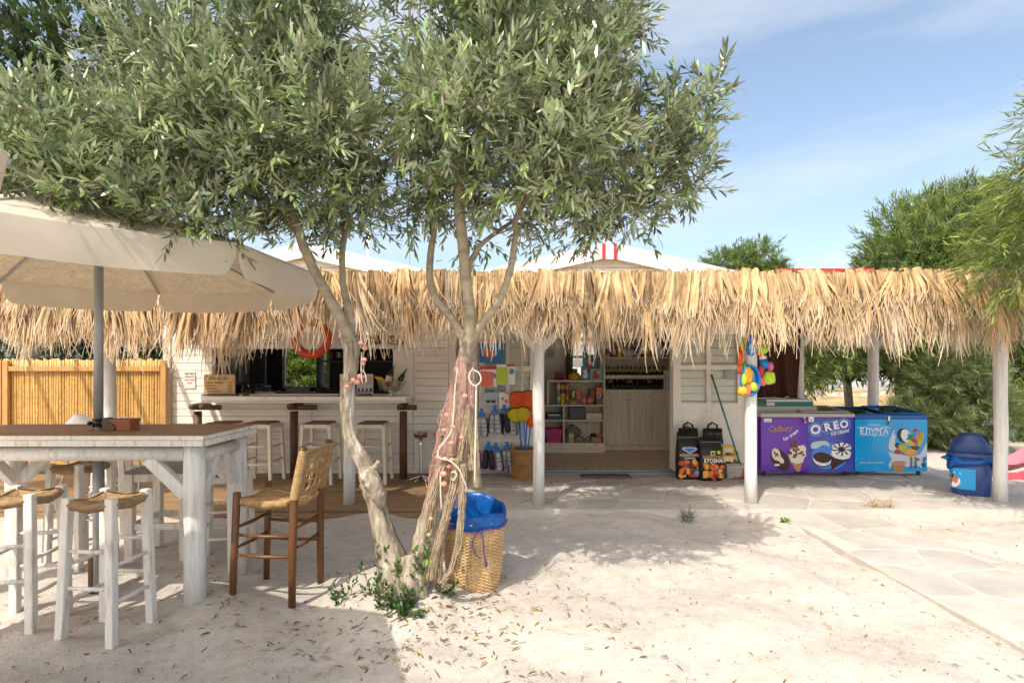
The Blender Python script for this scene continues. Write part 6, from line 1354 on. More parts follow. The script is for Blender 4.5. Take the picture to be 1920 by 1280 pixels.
lp(bb, 'draw_cord', CORD, f)
bn = thing('blue_swing_bin', 'dark blue plastic swing lid bin beside the right porch post', 'bin', (PX(1820, 6.36), 6.36, PZTOP-.03), rad(-36)); bn.scale = (.90, .90, .97)
def sq(rx, ry, n=28, p=.62): return [(math.copysign(abs(math.cos(2*PI*i/n))**p, math.cos(2*PI*i/n))*rx, math.copysign(abs(math.sin(2*PI*i/n))**p, math.sin(2*PI*i/n))*ry) for i in range(n)]
def loft(m_, rings, mi=0, caps=True, smooth=True):
    n = len(rings[0][0]); v = [(x, y, z) for ring, z in rings for x, y in ring]
    fs = [(i*n+j, i*n+(j+1) % n, (i+1)*n+(j+1) % n, (i+1)*n+j) for i in range(len(rings)-1) for j in range(n)]
    if caps: fs += [tuple(range(n-1,-1,-1)), tuple((len(rings)-1)*n+j for j in range(n))]
    m_.add(v, fs, mi, smooth=smooth)
lp(bn, 'body', NAVYP, lambda m_: loft(m_, [(sq(.185,.15), 0), (sq(.192,.155), .01), (sq(.205,.17), .24), (sq(.222,.185), .47)]))
lp(bn, 'collar', NAVYP, lambda m_: loft(m_, [(sq(.236,.20), .472), (sq(.242,.205), .48), (sq(.238,.20), .515), (sq(.225,.19), .522)]))
def f(m_):
    loft(m_, [(sq(.222,.188), .523), (sq(.195,.182), .62), (sq(.13,.17), .715), (sq(.10,.16), .735), (sq(.085,.14), .738)])
ld = lp(bn, 'lid', NAVYP, f)
def f(m_):
    v = []; n = 8
    for i in range(6):
        t_ = i/5; x = .105+.125*t_-.028*t_*t_; z = .738-.195*t_
        for j in range(n): u = j/(n-1)*2-1; v.append((x+.008, u*(.115-.03*t_**4)-.0, z+.012))
    m_.add(v, [(i*n+j, i*n+j+1, (i+1)*n+j+1, (i+1)*n+j) for i in range(5) for j in range(n-1)], 0, smooth=True)
lp(ld, 'swing_flap', flat('flap_blue', (.04,.095,.30), .4), f, .0)
def f(m_):
    n = 40; v = []; base = sq(.228,.192, n)
    for i in range(7):
        t_ = i/6
        for j in range(n):
            x, y = base[j]; a = 2*PI*j/n; k = 1.02+.15*math.sin(t_*PI*.9)*(.7+.5*math.sin(a*3+1))+.035*math.sin(a*11+t_*4); v.append((x*k, y*k, .468-.13*t_*(.75+.35*math.sin(a*2+.8))+.02*math.sin(a*5)))
    m_.add(v, [(i*n+j, i*n+(j+1) % n, (i+1)*n+(j+1) % n, (i+1)*n+j) for i in range(6) for j in range(n)], 0, smooth=True)
lp(bn, 'liner', PLB, f); lp(bn, 'liner_knot', PLB, lambda m_: m_.tube([(-.20,-.12,.44), (-.26,-.14,.455), (-.30,-.15,.45)], [.03,.025,.008], 8))
def f(m_):                                                        # sticker following the front of the bin
    n = 9; v = []
    for z in (.10, .2, .34):
        s = 1.012+(.0); rx = .19+.035*z/.47*1.0; ry = .155+.03*z/.47
        for j in range(n): a = -PI*.93+(PI*.45)*j/(n-1); v.append((math.copysign(abs(math.cos(a))**.62, math.cos(a))*rx*1.025, math.copysign(abs(math.sin(a))**.62, math.sin(a))*ry*1.03, z))
    m_.add(v, [(i*n+j, i*n+j+1, (i+1)*n+j+1, (i+1)*n+j) for i in range(2) for j in range(n-1)], 0, smooth=True)
st = lp(bn, 'sticker', SKYB, f); lp(st, 'sticker_picture', [WHITEP, WAFER, CORAL, CHOC], lambda m_: (m_.ball((-.150,-.156,.17), .040, .016, .065, rot=(0,.6,0)), m_.ball((-.175,-.150,.22), .030, .024, .045, mi=1), m_.ball((-.150,-.163,.19), .022, .014, .038, mi=2, rot=(0,.4,0)), m_.ball((-.185,-.155,.24), .014, .022, .024, mi=3), m_.ball((-.11,-.165,.285), .009, .012, .009), m_.ball((-.17,-.158,.29), .010, .014, .010)))
sl = thing('garden_slide', 'pink plastic toddler slide at the right edge behind the porch post', 'slide', (PX(1905, 7.7), 7.7, 0), rad(-12))
def f(m_):
    n = 16; v = []
    prof = [(-.28,.10),(-.12,.11),(.05,.17),(.22,.30),(.45,.52),(.75,.78),(1.05,.95)]
    for (x, z) in prof:
        for j in range(9):
            u = j/8*2-1; v.append((x, u*.22, z+(.10 if abs(u) > .95 else .085 if abs(u) > .7 else 0)))
    m_.add(v, [(i*9+j, i*9+j+1, (i+1)*9+j+1, (i+1)*9+j) for i in range(len(prof)-1) for j in range(8)], 0, smooth=True)
SLP = mat('slide_pink', (.60,.19,.24), .35, var=.06)
lp(sl, 'chute', SLP, f); 
for s in (-1, 1): lp(sl, 'side_skirt', mat('slide_red', (.50,.09,.12), .4, var=.06), lambda m_: m_.prism([(-.30,0),(-.08,0),(.02,.08),(.30,.20),(.42,.0),(.60,.0),(.62,.55),(1.05,.94),(.75,.77),(.45,.51),(.22,.29),(.05,.16),(-.12,.10),(-.28,.09)], s*.225-.012, s*.225+.012))
# ================================================================ VEGETATION
def norm(a): return a/np.maximum(np.linalg.norm(a, axis=-1, keepdims=True), 1e-9)
def leaf_mesh(name, mats, P0, D0, TL, per, L, W, tint_lo=.75, tint_hi=1.2, droop=.0, ang=(35, 65), curl=.12, yellow=0.0, twig_w=.0022, lv=.25, up_bias=1.0, pale=0.0):
    """leaves set in pairs along twigs (P0 start, D0 heading, TL length) plus the twigs, as one mesh"""
    n = len(P0); D0 = norm(D0)
    rv = NR.normal(size=(n, 3)); A = norm(np.cross(D0, rv)); B = np.cross(D0, A)
    s = np.tile(np.linspace(.08, 1.0, per), (n, 1))+NR.uniform(-.04, .04, (n, per))
    phi = (np.arange(per)[None, :]*PI/1.0*.5+np.repeat([0, PI], (per+1)//2)[None, :per]*0)+NR.uniform(-.5, .5, (n, per))
    phi = phi+(np.arange(per) % 2)[None, :]*PI
    pos = P0[:, None, :]+D0[:, None, :]*(s*TL[:, None])[..., None]
    pos[..., 2] -= droop*(s**2)*TL[:, None]
    al = np.radians(NR.uniform(ang[0], ang[1], (n, per)))*(1.15-.75*s)
    perp = A[:, None, :]*np.cos(phi)[..., None]+B[:, None, :]*np.sin(phi)[..., None]
    ld = norm(D0[:, None, :]*np.cos(al)[..., None]+perp*np.sin(al)[..., None]-np.array([0, 0, 1.0])*droop*NR.uniform(.2, 1.0, (n, per))[..., None])
    up = np.array([0, 0, 1.0])*up_bias+NR.normal(size=(n, per, 3))*.45
    nn = norm(up-ld*np.sum(up*ld, -1, keepdims=True)); sd_ = np.cross(nn, ld)
    ll = (L*(1+NR.uniform(-lv, lv, (n, per))))[..., None]; ww = (W*(1+NR.uniform(-.25, .25, (n, per))))[..., None]; cv = (curl*NR.uniform(-.4, 1.4, (n, per)))[..., None]*ll
    v = np.stack([pos, pos+ld*ll*.36+sd_*ww*.5-nn*cv*.1, pos+ld*ll*.36-sd_*ww*.5-nn*cv*.1, pos+ld*ll*.74+sd_*ww*.36-nn*cv*.5, pos+ld*ll*.74-sd_*ww*.36-nn*cv*.5, pos+ld*ll-nn*cv], 2)
    m = n*per; v = v.reshape(m*6, 3)
    base = (np.arange(m)*6)[:, None]; fs = np.concatenate([base+np.array(t)[None, :] for t in ((0,2,1),(1,2,4),(1,4,3),(3,4,5))], 0)
    tw = np.repeat(NR.uniform(tint_lo, tint_hi, (n, 1)), per, 1)*NR.uniform(.85, 1.15, (n, per)); col = np.repeat(tw[..., None], 3, 2)
    col[..., 0] *= NR.uniform(.9, 1.15, (n, per)); 
    if pale: 
        k = (NR.uniform(size=(n, per)) < pale)[..., None]; col = np.where(k, col*np.array([1.6, 1.5, 1.7]), col)
    if yellow:
        k = (NR.uniform(size=(n, per)) < yellow)[..., None]; col = np.where(k, np.array([7.5, 2.6, .35])*NR.uniform(.6, 1, (n, per, 1)), col)
    col = np.repeat(col.reshape(m, 3), 6, 0)
    # twigs: three-sided sticks
    e = P0+D0*TL[:, None]*.97; e[:, 2] -= droop*TL*.9
    tri = [A*math.cos(q)+B*math.sin(q) for q in (0, 2.1, 4.2)]
    tv = np.stack([P0+t*twig_w for t in tri]+[e+t*twig_w*.4 for t in tri], 1).reshape(n*6, 3)
    tb = (np.arange(n)*6+len(v))[:, None]; tf = np.concatenate([tb+np.array(t)[None, :] for t in ((0,1,4),(0,4,3),(1,2,5),(1,5,4),(2,0,3),(2,3,5))], 0)
    v = np.concatenate([v, tv]); fs_all = np.concatenate([fs, tf]); col = np.concatenate([col, np.full((n*6, 3), 1.0)])
    me = big_mesh(name, v, fs_all, mats[0], col); me.materials.append(mats[1])
    mi = np.zeros(len(fs_all), np.int32); mi[len(fs):] = 1; me.polygons.foreach_set('material_index', mi); return me
def lobe_twigs(lobes, dens, tl=(.14, .28), up=.35, rnd=.5, shell=(.55, 1.0), out=.8):
    Ps, Ds, Ts = [], [], []
    for (c, r) in lobes:
        r = np.array(r if isinstance(r, (tuple, list)) else (r, r, r), float); n = int(dens*(r[0]*r[1]*r[2])**(2/3))
        u = norm(NR.normal(size=(n, 3))); q = NR.uniform(shell[0]**2, shell[1]**2, n)**.5
        Ps.append(np.array(c)+u*r*q[:, None]); d = u*out+NR.normal(size=(n, 3))*rnd; d[:, 2] += up; Ds.append(d); Ts.append(NR.uniform(tl[0], tl[1], n))
    return np.concatenate(Ps), np.concatenate(Ds), np.concatenate(Ts)
OLIVE = mat('olive_leaf', (.165,.25,.070), .28, var=0, attr=True, back=(.30,.35,.21), spec=.8, transl=.18)
TWIG = mat('olive_twig', (.22,.19,.12), .7, var=.2)
BARK = mat('olive_bark', (.36,.30,.225), .85, var=.55, vscale=26, stretch=(1,1,.3), bump=1.0, bscale=42, bdist=.02, dirt=(.60,.55,.47), dirt_amt=.9, dscale=16)
BARK2 = mat('smooth_bark', (.36,.295,.20), .75, var=.25, vscale=8, stretch=(1,1,2.5), bump=.6, bscale=24, bdist=.01, dirt=(.13,.10,.06), dirt_amt=.6, dscale=9)
olive = thing('olive_tree', 'forked olive tree with two pale trunks growing from the sand before the bar', 'tree', (-.69, 3.58, 0))
def limb(name, path, m, n=12, rough=.08, sub=6):
    """path of (px, py, Y, radius): a smooth limb with an uneven skin"""
    pts = [(P(a, b_, c_), r_) for a, b_, c_, r_ in path]; out = []; rs = []
    for i in range(len(pts)-1):
        p0 = pts[max(i-1, 0)][0]; p1, r1 = pts[i]; p2, r2 = pts[i+1]; p3 = pts[min(i+2, len(pts)-1)][0]
        for j in range(sub):
            t = j/sub; q = .5*((2*p1)+(p2-p0)*t+(2*p0-5*p1+4*p2-p3)*t*t+(3*p1-p0-3*p2+p3)*t**3); out.append(q); rs.append((r1+(r2-r1)*t)*R.uniform(1-rough*.5, 1+rough*.5))
    out.append(pts[-1][0]); rs.append(pts[-1][1])
    mb_ = MB()
    if m is BARK: n = 26
    mb_.tube(out, rs, n, rough=rough*.35 if m is BARK else rough)
    if m is BARK:                                                   # grooves and knots run along the trunk
        ph = [R.uniform(0, 6) for _ in range(6)]
        for i, c_ in enumerate(out):
            for j in range(n):
                a = 2*PI*j/n; k = 1+.10*math.sin(5*a+ph[0]+.10*i)+.07*math.sin(9*a+ph[1]-.14*i)+.05*math.sin(3*a+ph[2]+.6*i)+.05*math.sin(13*a+ph[3]+.35*i)
                v = Vector(mb_.v[i*n+j]); mb_.v[i*n+j] = tuple(c_+(v-c_)*k)
    return mb_.build(name, m, olive, world=True)
limb('trunk', [(752, 1150, 3.58, .13), (742, 1090, 3.58, .098), (722, 1010, 3.58, .070), (706, 950, 3.57, .060), (694, 905, 3.56, .064), (684, 872, 3.55, .046), (662, 830, 3.54, .038), (651, 790, 3.53, .035), (650, 735, 3.52, .033), (661, 690, 3.5, .032), (663, 655, 3.5, .034), (658, 632, 3.48, .036)], BARK, 14, .12)
limb('trunk', [(768, 1150, 3.58, .13), (784, 1080, 3.58, .083), (800, 1000, 3.57, .066), (815, 935, 3.56, .060), (836, 870, 3.55, .056), (856, 790, 3.54, .055), (869, 715, 3.53, .052), (876, 665, 3.52, .050), (877, 635, 3.5, .05)], BARK, 14, .12)
limb('root_flare', [(704, 1130, 3.56, .03), (722, 1096, 3.55, .05), (726, 1040, 3.55, .045), (716, 980, 3.56, .03)], BARK, 10, .15)
limb('root_flare', [(790, 1140, 3.5, .06), (775, 1085, 3.5, .075), (765, 1040, 3.52, .05)], BARK, 10, .15)
limb('trunk_burl', [(676, 880, 3.5, .02), (694, 896, 3.49, .055), (708, 925, 3.5, .05), (716, 950, 3.52, .02)], BARK, 10, .3)
limb('branch_stub', [(692, 882, 3.53, .022), (704, 874, 3.50, .018), (710, 864, 3.49, .013)], BARK2, 8, .15)
limb('branch', [(658, 640, 3.48, .036), (632, 585, 3.44, .033), (596, 520, 3.4, .031), (570, 465, 3.36, .029), (552, 405, 3.32, .028), (528, 360, 3.3, .026), (470, 280, 3.25, .02), (420, 180, 3.2, .013)], BARK2, 10, .06)
limb('branch', [(552, 425, 3.33, .022), (520, 398, 3.3, .018), (480, 370, 3.26, .015), (380, 320, 3.2, .011), (280, 280, 3.15, .007)], BARK2, 8, .06)
limb('branch', [(660, 640, 3.5, .030), (655, 590, 3.54, .026), (643, 530, 3.56, .021), (642, 470, 3.58, .020), (646, 430, 3.6, .019), (640, 320, 3.6, .014), (650, 200, 3.6, .01)], BARK2, 10, .06)
limb('branch', [(874, 645, 3.5, .036), (850, 600, 3.5, .027), (818, 560, 3.52, .025), (806, 520, 3.54, .024), (808, 470, 3.56, .022), (814, 420, 3.58, .019), (800, 320, 3.6, .014)], BARK2, 10, .06)
limb('branch', [(878, 645, 3.5, .044), (881, 590, 3.46, .038), (874, 530, 3.42, .035), (868, 460, 3.38, .033), (861, 390, 3.34, .03), (862, 350, 3.3, .027), (900, 240, 3.25, .018), (960, 120, 3.2, .012)], BARK2, 10, .06)
limb('branch', [(884, 640, 3.5, .032), (905, 605, 3.46, .025), (938, 560, 3.42, .023), (958, 500, 3.4, .021), (967, 440, 3.38, .019), (972, 400, 3.36, .017), (1040, 300, 3.3, .013), (1150, 230, 3.25, .008)], BARK2, 10, .06)
limb('branch', [(871, 520, 3.42, .02), (888, 480, 3.44, .017), (912, 450, 3.46, .015), (990, 400, 3.5, .011), (1120, 350, 3.5, .008)], BARK2, 8, .06)
limb('branch', [(866, 385, 3.34, .014), (880, 370, 3.3, .011), (910, 330, 3.2, .008)], BARK2, 8, .06)
limb('branch', [(1120, 320, 3.3, .009), (1200, 260, 3.25, .006), (1300, 190, 3.2, .004), (1365, 170, 3.2, .003)], BARK2, 6, .06)
for pth in ([(575, 476, 3.3, .006), (566, 482, 3.28, .002)], [(600, 512, 3.33, .005), (602, 500, 3.3, .002)], [(643, 480, 3.5, .004), (634, 474, 3.48, .002)], [(870, 500, 3.4, .005), (858, 500, 3.36, .002)], [(889, 498, 3.4, .004), (902, 499, 3.36, .002)], [(818, 490, 3.5, .003), (830, 488, 3.5, .002)]): limb('twig_stub', pth, BARK2, 5, .1, 2)
def PL(px, py, Y, rpx, ry=None, rzpx=None):
    rx = rpx/F*Y; rz = (rzpx or rpx)/F*Y; return (tuple(P(px, py, Y)), (rx, ry or rx, rz))
lobes = [  # right crown
    PL(990, 60, 3.3, 160, .5, 140), PL(830, 120, 3.3, 130, .48, 145), PL(1090, 150, 3.2, 112, .42, 100), PL(900, 250, 3.0, 150, .45, 120), PL(1060, 280, 2.95, 130, .42, 100), PL(1150, 60, 3.3, 65, .38, 75),
    PL(1180, 300, 3.3, 120, .45, 90), PL(1265, 330, 3.4, 70, .35, 70), PL(1080, 400, 3.6, 120, .42, 50), PL(1210, 385, 3.7, 80, .35, 45), PL(760, 290, 3.2, 110, .42, 100), PL(960, 370, 3.3, 120, .4, 60), PL(1000, 180, 3.7, 190, .5, 170), PL(830, 385, 3.6, 60, .3, 45), PL(930, -90, 3.4, 200, .6, 110), PL(1270, 230, 3.25, 50, .26, 40), PL(1320, 175, 3.2, 30, .2, 32),
    # left crown
    PL(530, 60, 3.3, 112, .48, 130), PL(610, 30, 3.6, 60, .35, 70), PL(645, 210, 3.1, 85, .4, 100), PL(430, 160, 3.1, 150, .5, 130), PL(540, 270, 3.0, 140, .45, 110), PL(330, 290, 2.95, 150, .42, 95), PL(190, 270, 3.0, 120, .42, 80), PL(440, 350, 3.1, 120, .4, 60), PL(620, 350, 3.3, 100, .4, 75), PL(250, 380, 3.05, 90, .32, 45), PL(690, 390, 3.5, 55, .3, 45), PL(500, 200, 3.7, 190, .5, 170), PL(270, 130, 3.5, 150, .5, 110), PL(390, -60, 3.4, 170, .6, 105), PL(110, 220, 3.2, 70, .3, 60), PL(370, 405, 3.0, 80, .25, 25), PL(590, 420, 3.4, 60, .25, 25), PL(130, 330, 2.9, 60, .25, 55), PL(210, 375, 2.95, 80, .25, 35), PL(320, 410, 3.0, 90, .25, 28), PL(90, 330, 2.9, 80, .28, 50), PL(20, 340, 3.0, 60, .25, 40), PL(430, 425, 3.1, 60, .22, 24), PL(30, 240, 3.1, 80, .3, 70)]
sub_lobes = []                                                     # each bough carries several separate tufts
for (c, r_) in lobes:
    for q in range(6):
        u = norm(NR.normal(size=(1, 3)))[0]; k = NR.uniform(.45, .85); s_ = NR.uniform(.36, .54); sub_lobes.append((tuple(np.array(c)+u*np.array(r_)*k), tuple(np.array(r_)*s_)))
P0, D0, TL = lobe_twigs(sub_lobes, 900, (.11, .24), up=.42, rnd=.55, shell=(.5, 1.0))
Pa, Da, Ta = lobe_twigs(lobes, 260, (.12, .24), up=.42, rnd=.55, shell=(.3, .95))
P0, D0, TL = np.concatenate([P0, Pa]), np.concatenate([D0, Da]), np.concatenate([TL, Ta]); print('twigs', len(P0))
cw = obj('crown', leaf_mesh('olive_crown', [OLIVE, TWIG], P0, D0, TL, 14, .066, .0160, .34, 1.65, droop=.06, yellow=0, pale=.18, lv=.5), olive, -Vector(olive.location)); tag(cw, kind='stuff')
for pts in ((800, 430, 3.55), (640, 430, 3.6), (905, 440, 3.45), (965, 430, 3.4), (700, 420, 3.5), (545, 440, 3.35), (1000, 430, 3.5), (830, 330, 3.4)):   # a few low sprays round the limbs
    P0, D0, TL = lobe_twigs([(tuple(P(*pts)), (.11, .11, .07))], 1100, (.10, .18), up=.1, rnd=.7)
    tag(obj('low_spray', leaf_mesh('low_spray', [OLIVE, TWIG], P0, D0, TL, 11, .066, .016, .6, 1.3, droop=.12), olive, -Vector(olive.location)), kind='stuff')

# ---- other trees and shrubs
def tree(name, label, cat, loc, trunk, lobes_, dens, leafm, per, L, W, droop=.2, tl=(.2,.45), up=.3, group=None, rnd=.5, tints=(.6, 1.3), bark=BARK2, out=.8, twig_w=.003, pale=0.0, shell=(.5, 1.0)):
    t = thing(name, label, cat, loc, 0, group); o_ = Vector(loc)
    for (pts, rs) in trunk: 
        mb_ = MB(); mb_.tube(pts, rs, 9, rough=.06); mb_.build('trunk' if rs[0] > .03 else 'stem', bark, t)
    P0, D0, TL = lobe_twigs(lobes_, dens, tl, up, rnd, out=out, shell=shell)
    tag(obj('crown', leaf_mesh(name+'_crown', [leafm, TWIG], P0, D0, TL, per, L, W, tints[0], tints[1], droop=droop, ang=(20, 50), twig_w=twig_w, pale=pale), t), kind='stuff'); return t
ACA = mat('acacia_leaf', (.235,.325,.08), .5, var=0, attr=True, back=(.21,.29,.09), transl=.4)
ACB = mat('acacia_bright_leaf', (.25,.345,.06), .5, var=0, attr=True, back=(.24,.32,.08), transl=.4)
PINEL = mat('pine_needle', (.155,.20,.075), .6, var=0, attr=True, transl=.2)
DKL = mat('dark_leaf', (.03,.062,.016), .4, var=0, attr=True, back=(.06,.10,.03), transl=.2)
BUSHL = mat('shrub_leaf', (.05,.095,.03), .45, var=0, attr=True, back=(.09,.13,.06), transl=.25)
tree('acacia_tree', 'large round acacia rising behind the right end of the thatch', 'tree', (7.4, 11.0, 0), [([(0.35,0,0),(.3,0,.8),(.1,0,1.8),(0,0,3)], [.12,.10,.09,.05]), ([(.1,0,1.6),(-1.0,.1,2.4),(-1.6,.2,3)], [.06,.04,.02])],
     [((.85,0,3.9),(1.2,1.0,.95)), ((1.7,.1,4.3),(1.0,.9,.8)), ((.35,0,3.3),(.85,.9,.8)), ((-1.3,0,2.2),(1.0,.8,.75)), ((-.2,-.2,2.2),(1.1,.8,.6)), ((1.5,0,3.2),(1.0,.9,.9)), ((-1.7,0,1.55),(.6,.6,.45)), ((.4,0,1.75),(.6,.5,.4)), ((2.6,.2,3.9),(.9,.9,1.0))], 900, ACA, 13, .15, .019, droop=.2, up=.4, tints=(.45, 1.4))
tree('acacia_tree', 'small rounded tree far behind the thatch between the white roof and the big acacia', 'tree', (6.6, 16.0, 0), [([(0,0,0),(0,0,3.5)], [.09,.05])], [((-.3,0,4.2),(.75,.7,.65)), ((.45,0,4.3),(.6,.6,.75)), ((.9,0,3.9),(.55,.5,.5)), ((-.8,0,3.8),(.5,.5,.5)), ((.1,0,3.6),(1.1,.7,.6))], 900, ACA, 12, .18, .024, droop=.25, tints=(.6, 1.15))
tree('willow_acacia', 'light green drooping tree overhanging the thatch at the right edge', 'tree', (4.95, 4.55, 0), [([(.4,.0,0),(.3,0,1.2),(.1,-.1,2.4),(-.2,-.1,3.1)], [.09,.08,.06,.03])],
     [((-.35,-.1,2.95),(.55,.5,.5)), ((-.20,-.1,3.45),(.5,.5,.5)), ((-.62,.15,2.50),(.34,.35,.34)), ((.3,-.4,3.2),(.75,.6,.7)), ((.2,-.9,3.4),(.7,.6,.6)), ((-.05,-.1,2.1),(.30,.3,.35))], 1700, ACB, 13, .095, .0115, droop=.4, tl=(.18,.36), up=.05, pale=.05)
tree('pine_shrub', 'feathery green pine shrub behind the swing bin', 'shrub', (8.05, 10.2, 0), [([(0,0,0),(0,0,1.2)], [.05,.02])], [((0,0,.95),(.75,.6,.65)), ((-.5,0,.55),(.5,.5,.4)), ((.5,0,.6),(.5,.5,.45)), ((.1,0,1.6),(.5,.45,.4)), ((-.25,0,1.3),(.55,.45,.4))], 1100, PINEL, 28, .16, .009, droop=.12, tl=(.2,.42), up=.35, rnd=.35, tints=(.7,1.5))
tree('dark_tree', 'dark leaved shady tree behind the right part of the canopy', 'tree', (7.9, 13.2, 0), [([(.1,0,0),(0,0,1.2),(.1,0,2.2)], [.1,.09,.06])], [((-.3,0,2.0),(1.0,.8,.6)), ((.8,0,2.3),(1.0,.8,.8)), ((-1.1,0,1.7),(.7,.6,.4)), ((1.6,0,1.9),(.8,.7,.7))], 700, DKL, 12, .16, .03, droop=.3)
tree('side_shrub', 'bushy green shrub behind the slide at the right edge', 'shrub', (10.6, 11.6, 0), [([(0,0,0),(0,0,1.4)], [.07,.03])], [((0,0,1.5),(1.1,.8,.9)), ((.6,0,2.4),(1.0,.8,.8)), ((-.6,0,2.3),(.8,.7,.7)), ((.1,-.2,.8),(1.0,.7,.5)), ((.9,-.2,1.2),(.8,.7,.9))], 800, ACA, 12, .18, .022, droop=.3)
tree('yard_shrub', 'green leafy shrub beyond the back porch posts', 'shrub', (5.6, 12.2, 0), [([(0,0,0),(0,0,1.6)], [.06,.03])], [((-.4,0,2.2),(.8,.6,.6)), ((.3,0,1.8),(.8,.6,.5)), ((.2,0,2.7),(.8,.6,.5)), ((-.6,0,1.6),(.5,.5,.4))], 900, ACA, 12, .18, .022, droop=.35)
tree('dark_tree', 'big dark green tree at the upper left behind the cream parasol', 'tree', (-7.3, 8.4, 0), [([(.0,0,0),(.05,0,1.6),(.3,0,3.0),(.6,0,4.4)], [.13,.12,.10,.06])],
     [((.4,0,4.6),(1.5,.9,1.1)), ((-.6,0,4.0),(1.2,.9,1.0)), ((1.5,.1,5.0),(1.0,.8,.9)), ((.6,0,5.9),(1.6,1.0,1.0)), ((1.2,-.2,3.9),(.9,.7,.7)), ((-.4,0,5.6),(1.2,.9,1.0)), ((2.3,.2,5.8),(.9,.8,.9)), ((.3,-.2,3.4),(1.1,.7,.6))], 330, DKL, 12, .17, .042, droop=.15, tints=(.6,1.6))
for k, (x, y, zc, r_, m_, lab) in enumerate(((-8.1, 9.6, 1.5, 1.0, BUSHL, 'dark shrub behind the far left of the bamboo fence'), (-6.9, 9.8, 1.6, .9, BUSHL, 'dense shrub behind the bamboo fence left of the white porch post'), (-5.9, 10.4, 1.5, .85, ACB, 'bright green shrub between the bamboo fence and the bar corner'))):
    tree('fence_shrub', lab, 'shrub', (x, y, 0), [([(0,0,0),(0,0,1.2)], [.06,.03])], [((0,0,zc),(r_,r_*.7,r_*.8)), ((-.4,.1,zc+.5),(r_*.7,r_*.6,r_*.6)), ((.45,0,zc+.4),(r_*.65,r_*.5,r_*.6))], 420, m_, 12, .10, .03, droop=.1)
tree('window_shrub', 'leafy shrub seen through the back window of the bar', 'shrub', (-5.25, 14.4, 0), [([(0,0,0),(0,0,1.2)], [.06,.03])], [((0,0,1.0),(1.3,.7,.9)), ((-.7,0,1.9),(1.0,.6,.9)), ((.7,0,1.8),(1.0,.6,.9)), ((0,.4,1.4),(1.4,.5,1.3))], 900, ACB, 14, .18, .022, droop=.3)
for k, (x, y, s_) in enumerate(((22, 55, 3.4), (33, 55, 3.6), (46, 58, 4.2), (60, 62, 4.5), (11.5, 33, .9), (16.5, 30, .8))):
    if k in (4, 5): tree('field_shrub', ('low grey green shrub in the dry field behind the freezers', 'low shrub far right in the dry field')[k-4], 'shrub', (x, y, 0), [([(0,0,0),(0,0,.5)], [.05,.02])], [((0,0,.6),(s_,s_*.6,.55))], 160, BUSHL, 10, .3, .05, tl=(.4,.8))
    else: tree('field_tree', ('far tree across the pale road, behind the middle back post', 'far tree across the pale road, behind the acacia trunk', 'far tree across the pale road, behind the pine shrub', 'farthest right tree across the pale road')[k], 'tree', (x, y, 0), [([(0,0,0),(0,0,s_)], [.2,.1])], [((0,0,s_*1.1),(s_,s_*.7,s_*.8)), ((s_*.5,0,s_*.9),(s_*.7,s_*.6,s_*.6))], 60, BUSHL, 12, .5, .14, tl=(.6,1.2), group='trees far across the pale road')
for k, (x, y, w, lab) in enumerate(((8.05, 10.75, .42, 'low ochre boulder beside the pine shrub'), (8.55, 10.4, .30, 'small ochre boulder in front of the pine shrub'), (7.6, 10.9, .26, 'smallest ochre boulder left of the pine shrub'))):
    t = thing('boulder', lab, 'boulder', (x, y, 0)); lp(t, 'rock', mat('ochre_rock', (.42,.29,.16), .9, var=.25, vscale=5, bump=.8, bscale=8, bdist=.03), lambda m_: m_.ball((0,0,w*.15), w, w*.7, w*.42, n=14, m=9, lump=.14))
t = thing('field_wall', 'low pale dry stone wall in the field beyond the shrubs', 'wall', (11, 24, 0)); lp(t, 'stonework', mat('pale_stone', (.46,.40,.32), .9, var=.3, vscale=2, bump=.8, bscale=3, bdist=.05), lambda m_: [m_.ball((-6+i*.42, R.uniform(-.1,.1), .2), R.uniform(.2,.3), .25, R.uniform(.2,.34), n=8, m=6, lump=.2) for i in range(46)]); tag(t.children[0] if t.children else None) if False else None
# ---- weeds
def weed(label, loc, stems, leafm, L, W, per=9, name='weed'):
    t = thing(name, label, 'weed', loc); P0 = []; D0 = []; TL = []
    for (dx, dy, hx, hy, h) in stems:
        n = max(2, int(h/.10))
        for i in range(n):
            q = i/n; P0.append((dx+hx*q, dy+hy*q, h*q)); D0.append((hx+R.uniform(-.05, .05), hy+R.uniform(-.05, .05), h)); TL.append(h/n*1.15)
    o_ = obj('leaves', leaf_mesh(name, [leafm, TWIG], np.array(P0), np.array(D0), np.array(TL), per, L, W, .6, 1.4, droop=.05, ang=(45, 80), twig_w=.003), t); return t
WEEDL = mat('weed_leaf', (.045,.105,.022), .35, var=0, attr=True, back=(.10,.17,.05), transl=.3); WEEDB = mat('weed_bright', (.12,.24,.03), .4, var=0, attr=True, back=(.16,.27,.06), transl=.35)
def ST(n, r_, h0, h1): return [(R.uniform(-r_, r_), R.uniform(-r_*.5, r_*.5), R.uniform(-.06, .06), R.uniform(-.04, .04), R.uniform(h0, h1)) for _ in range(n)]
weed('tall single weed climbing left of the olive trunk', (PX(706, 3.5), 3.5, .0), [(0,0,-.0,.0,.42), (.01,0,.05,.0,.36), (0,0,-.09,0,.26)], WEEDL, .040, .024, 6)
weed('small spreading weed farthest left of the olive tree', (PX(672, 3.55), 3.55, 0), ST(7, .10, .06, .20), WEEDL, .035, .018, 6)
weed('little weed sprout at the left edge of the weeds', (PX(636, 3.6), 3.6, 0), ST(5, .04, .03, .08), WEEDL, .032, .016, 6)
weed('dark bushy weed at the foot of the olive fork', (PX(744, 3.38), 3.38, .02), ST(26, .09, .06, .17), WEEDL, .036, .020, 9)
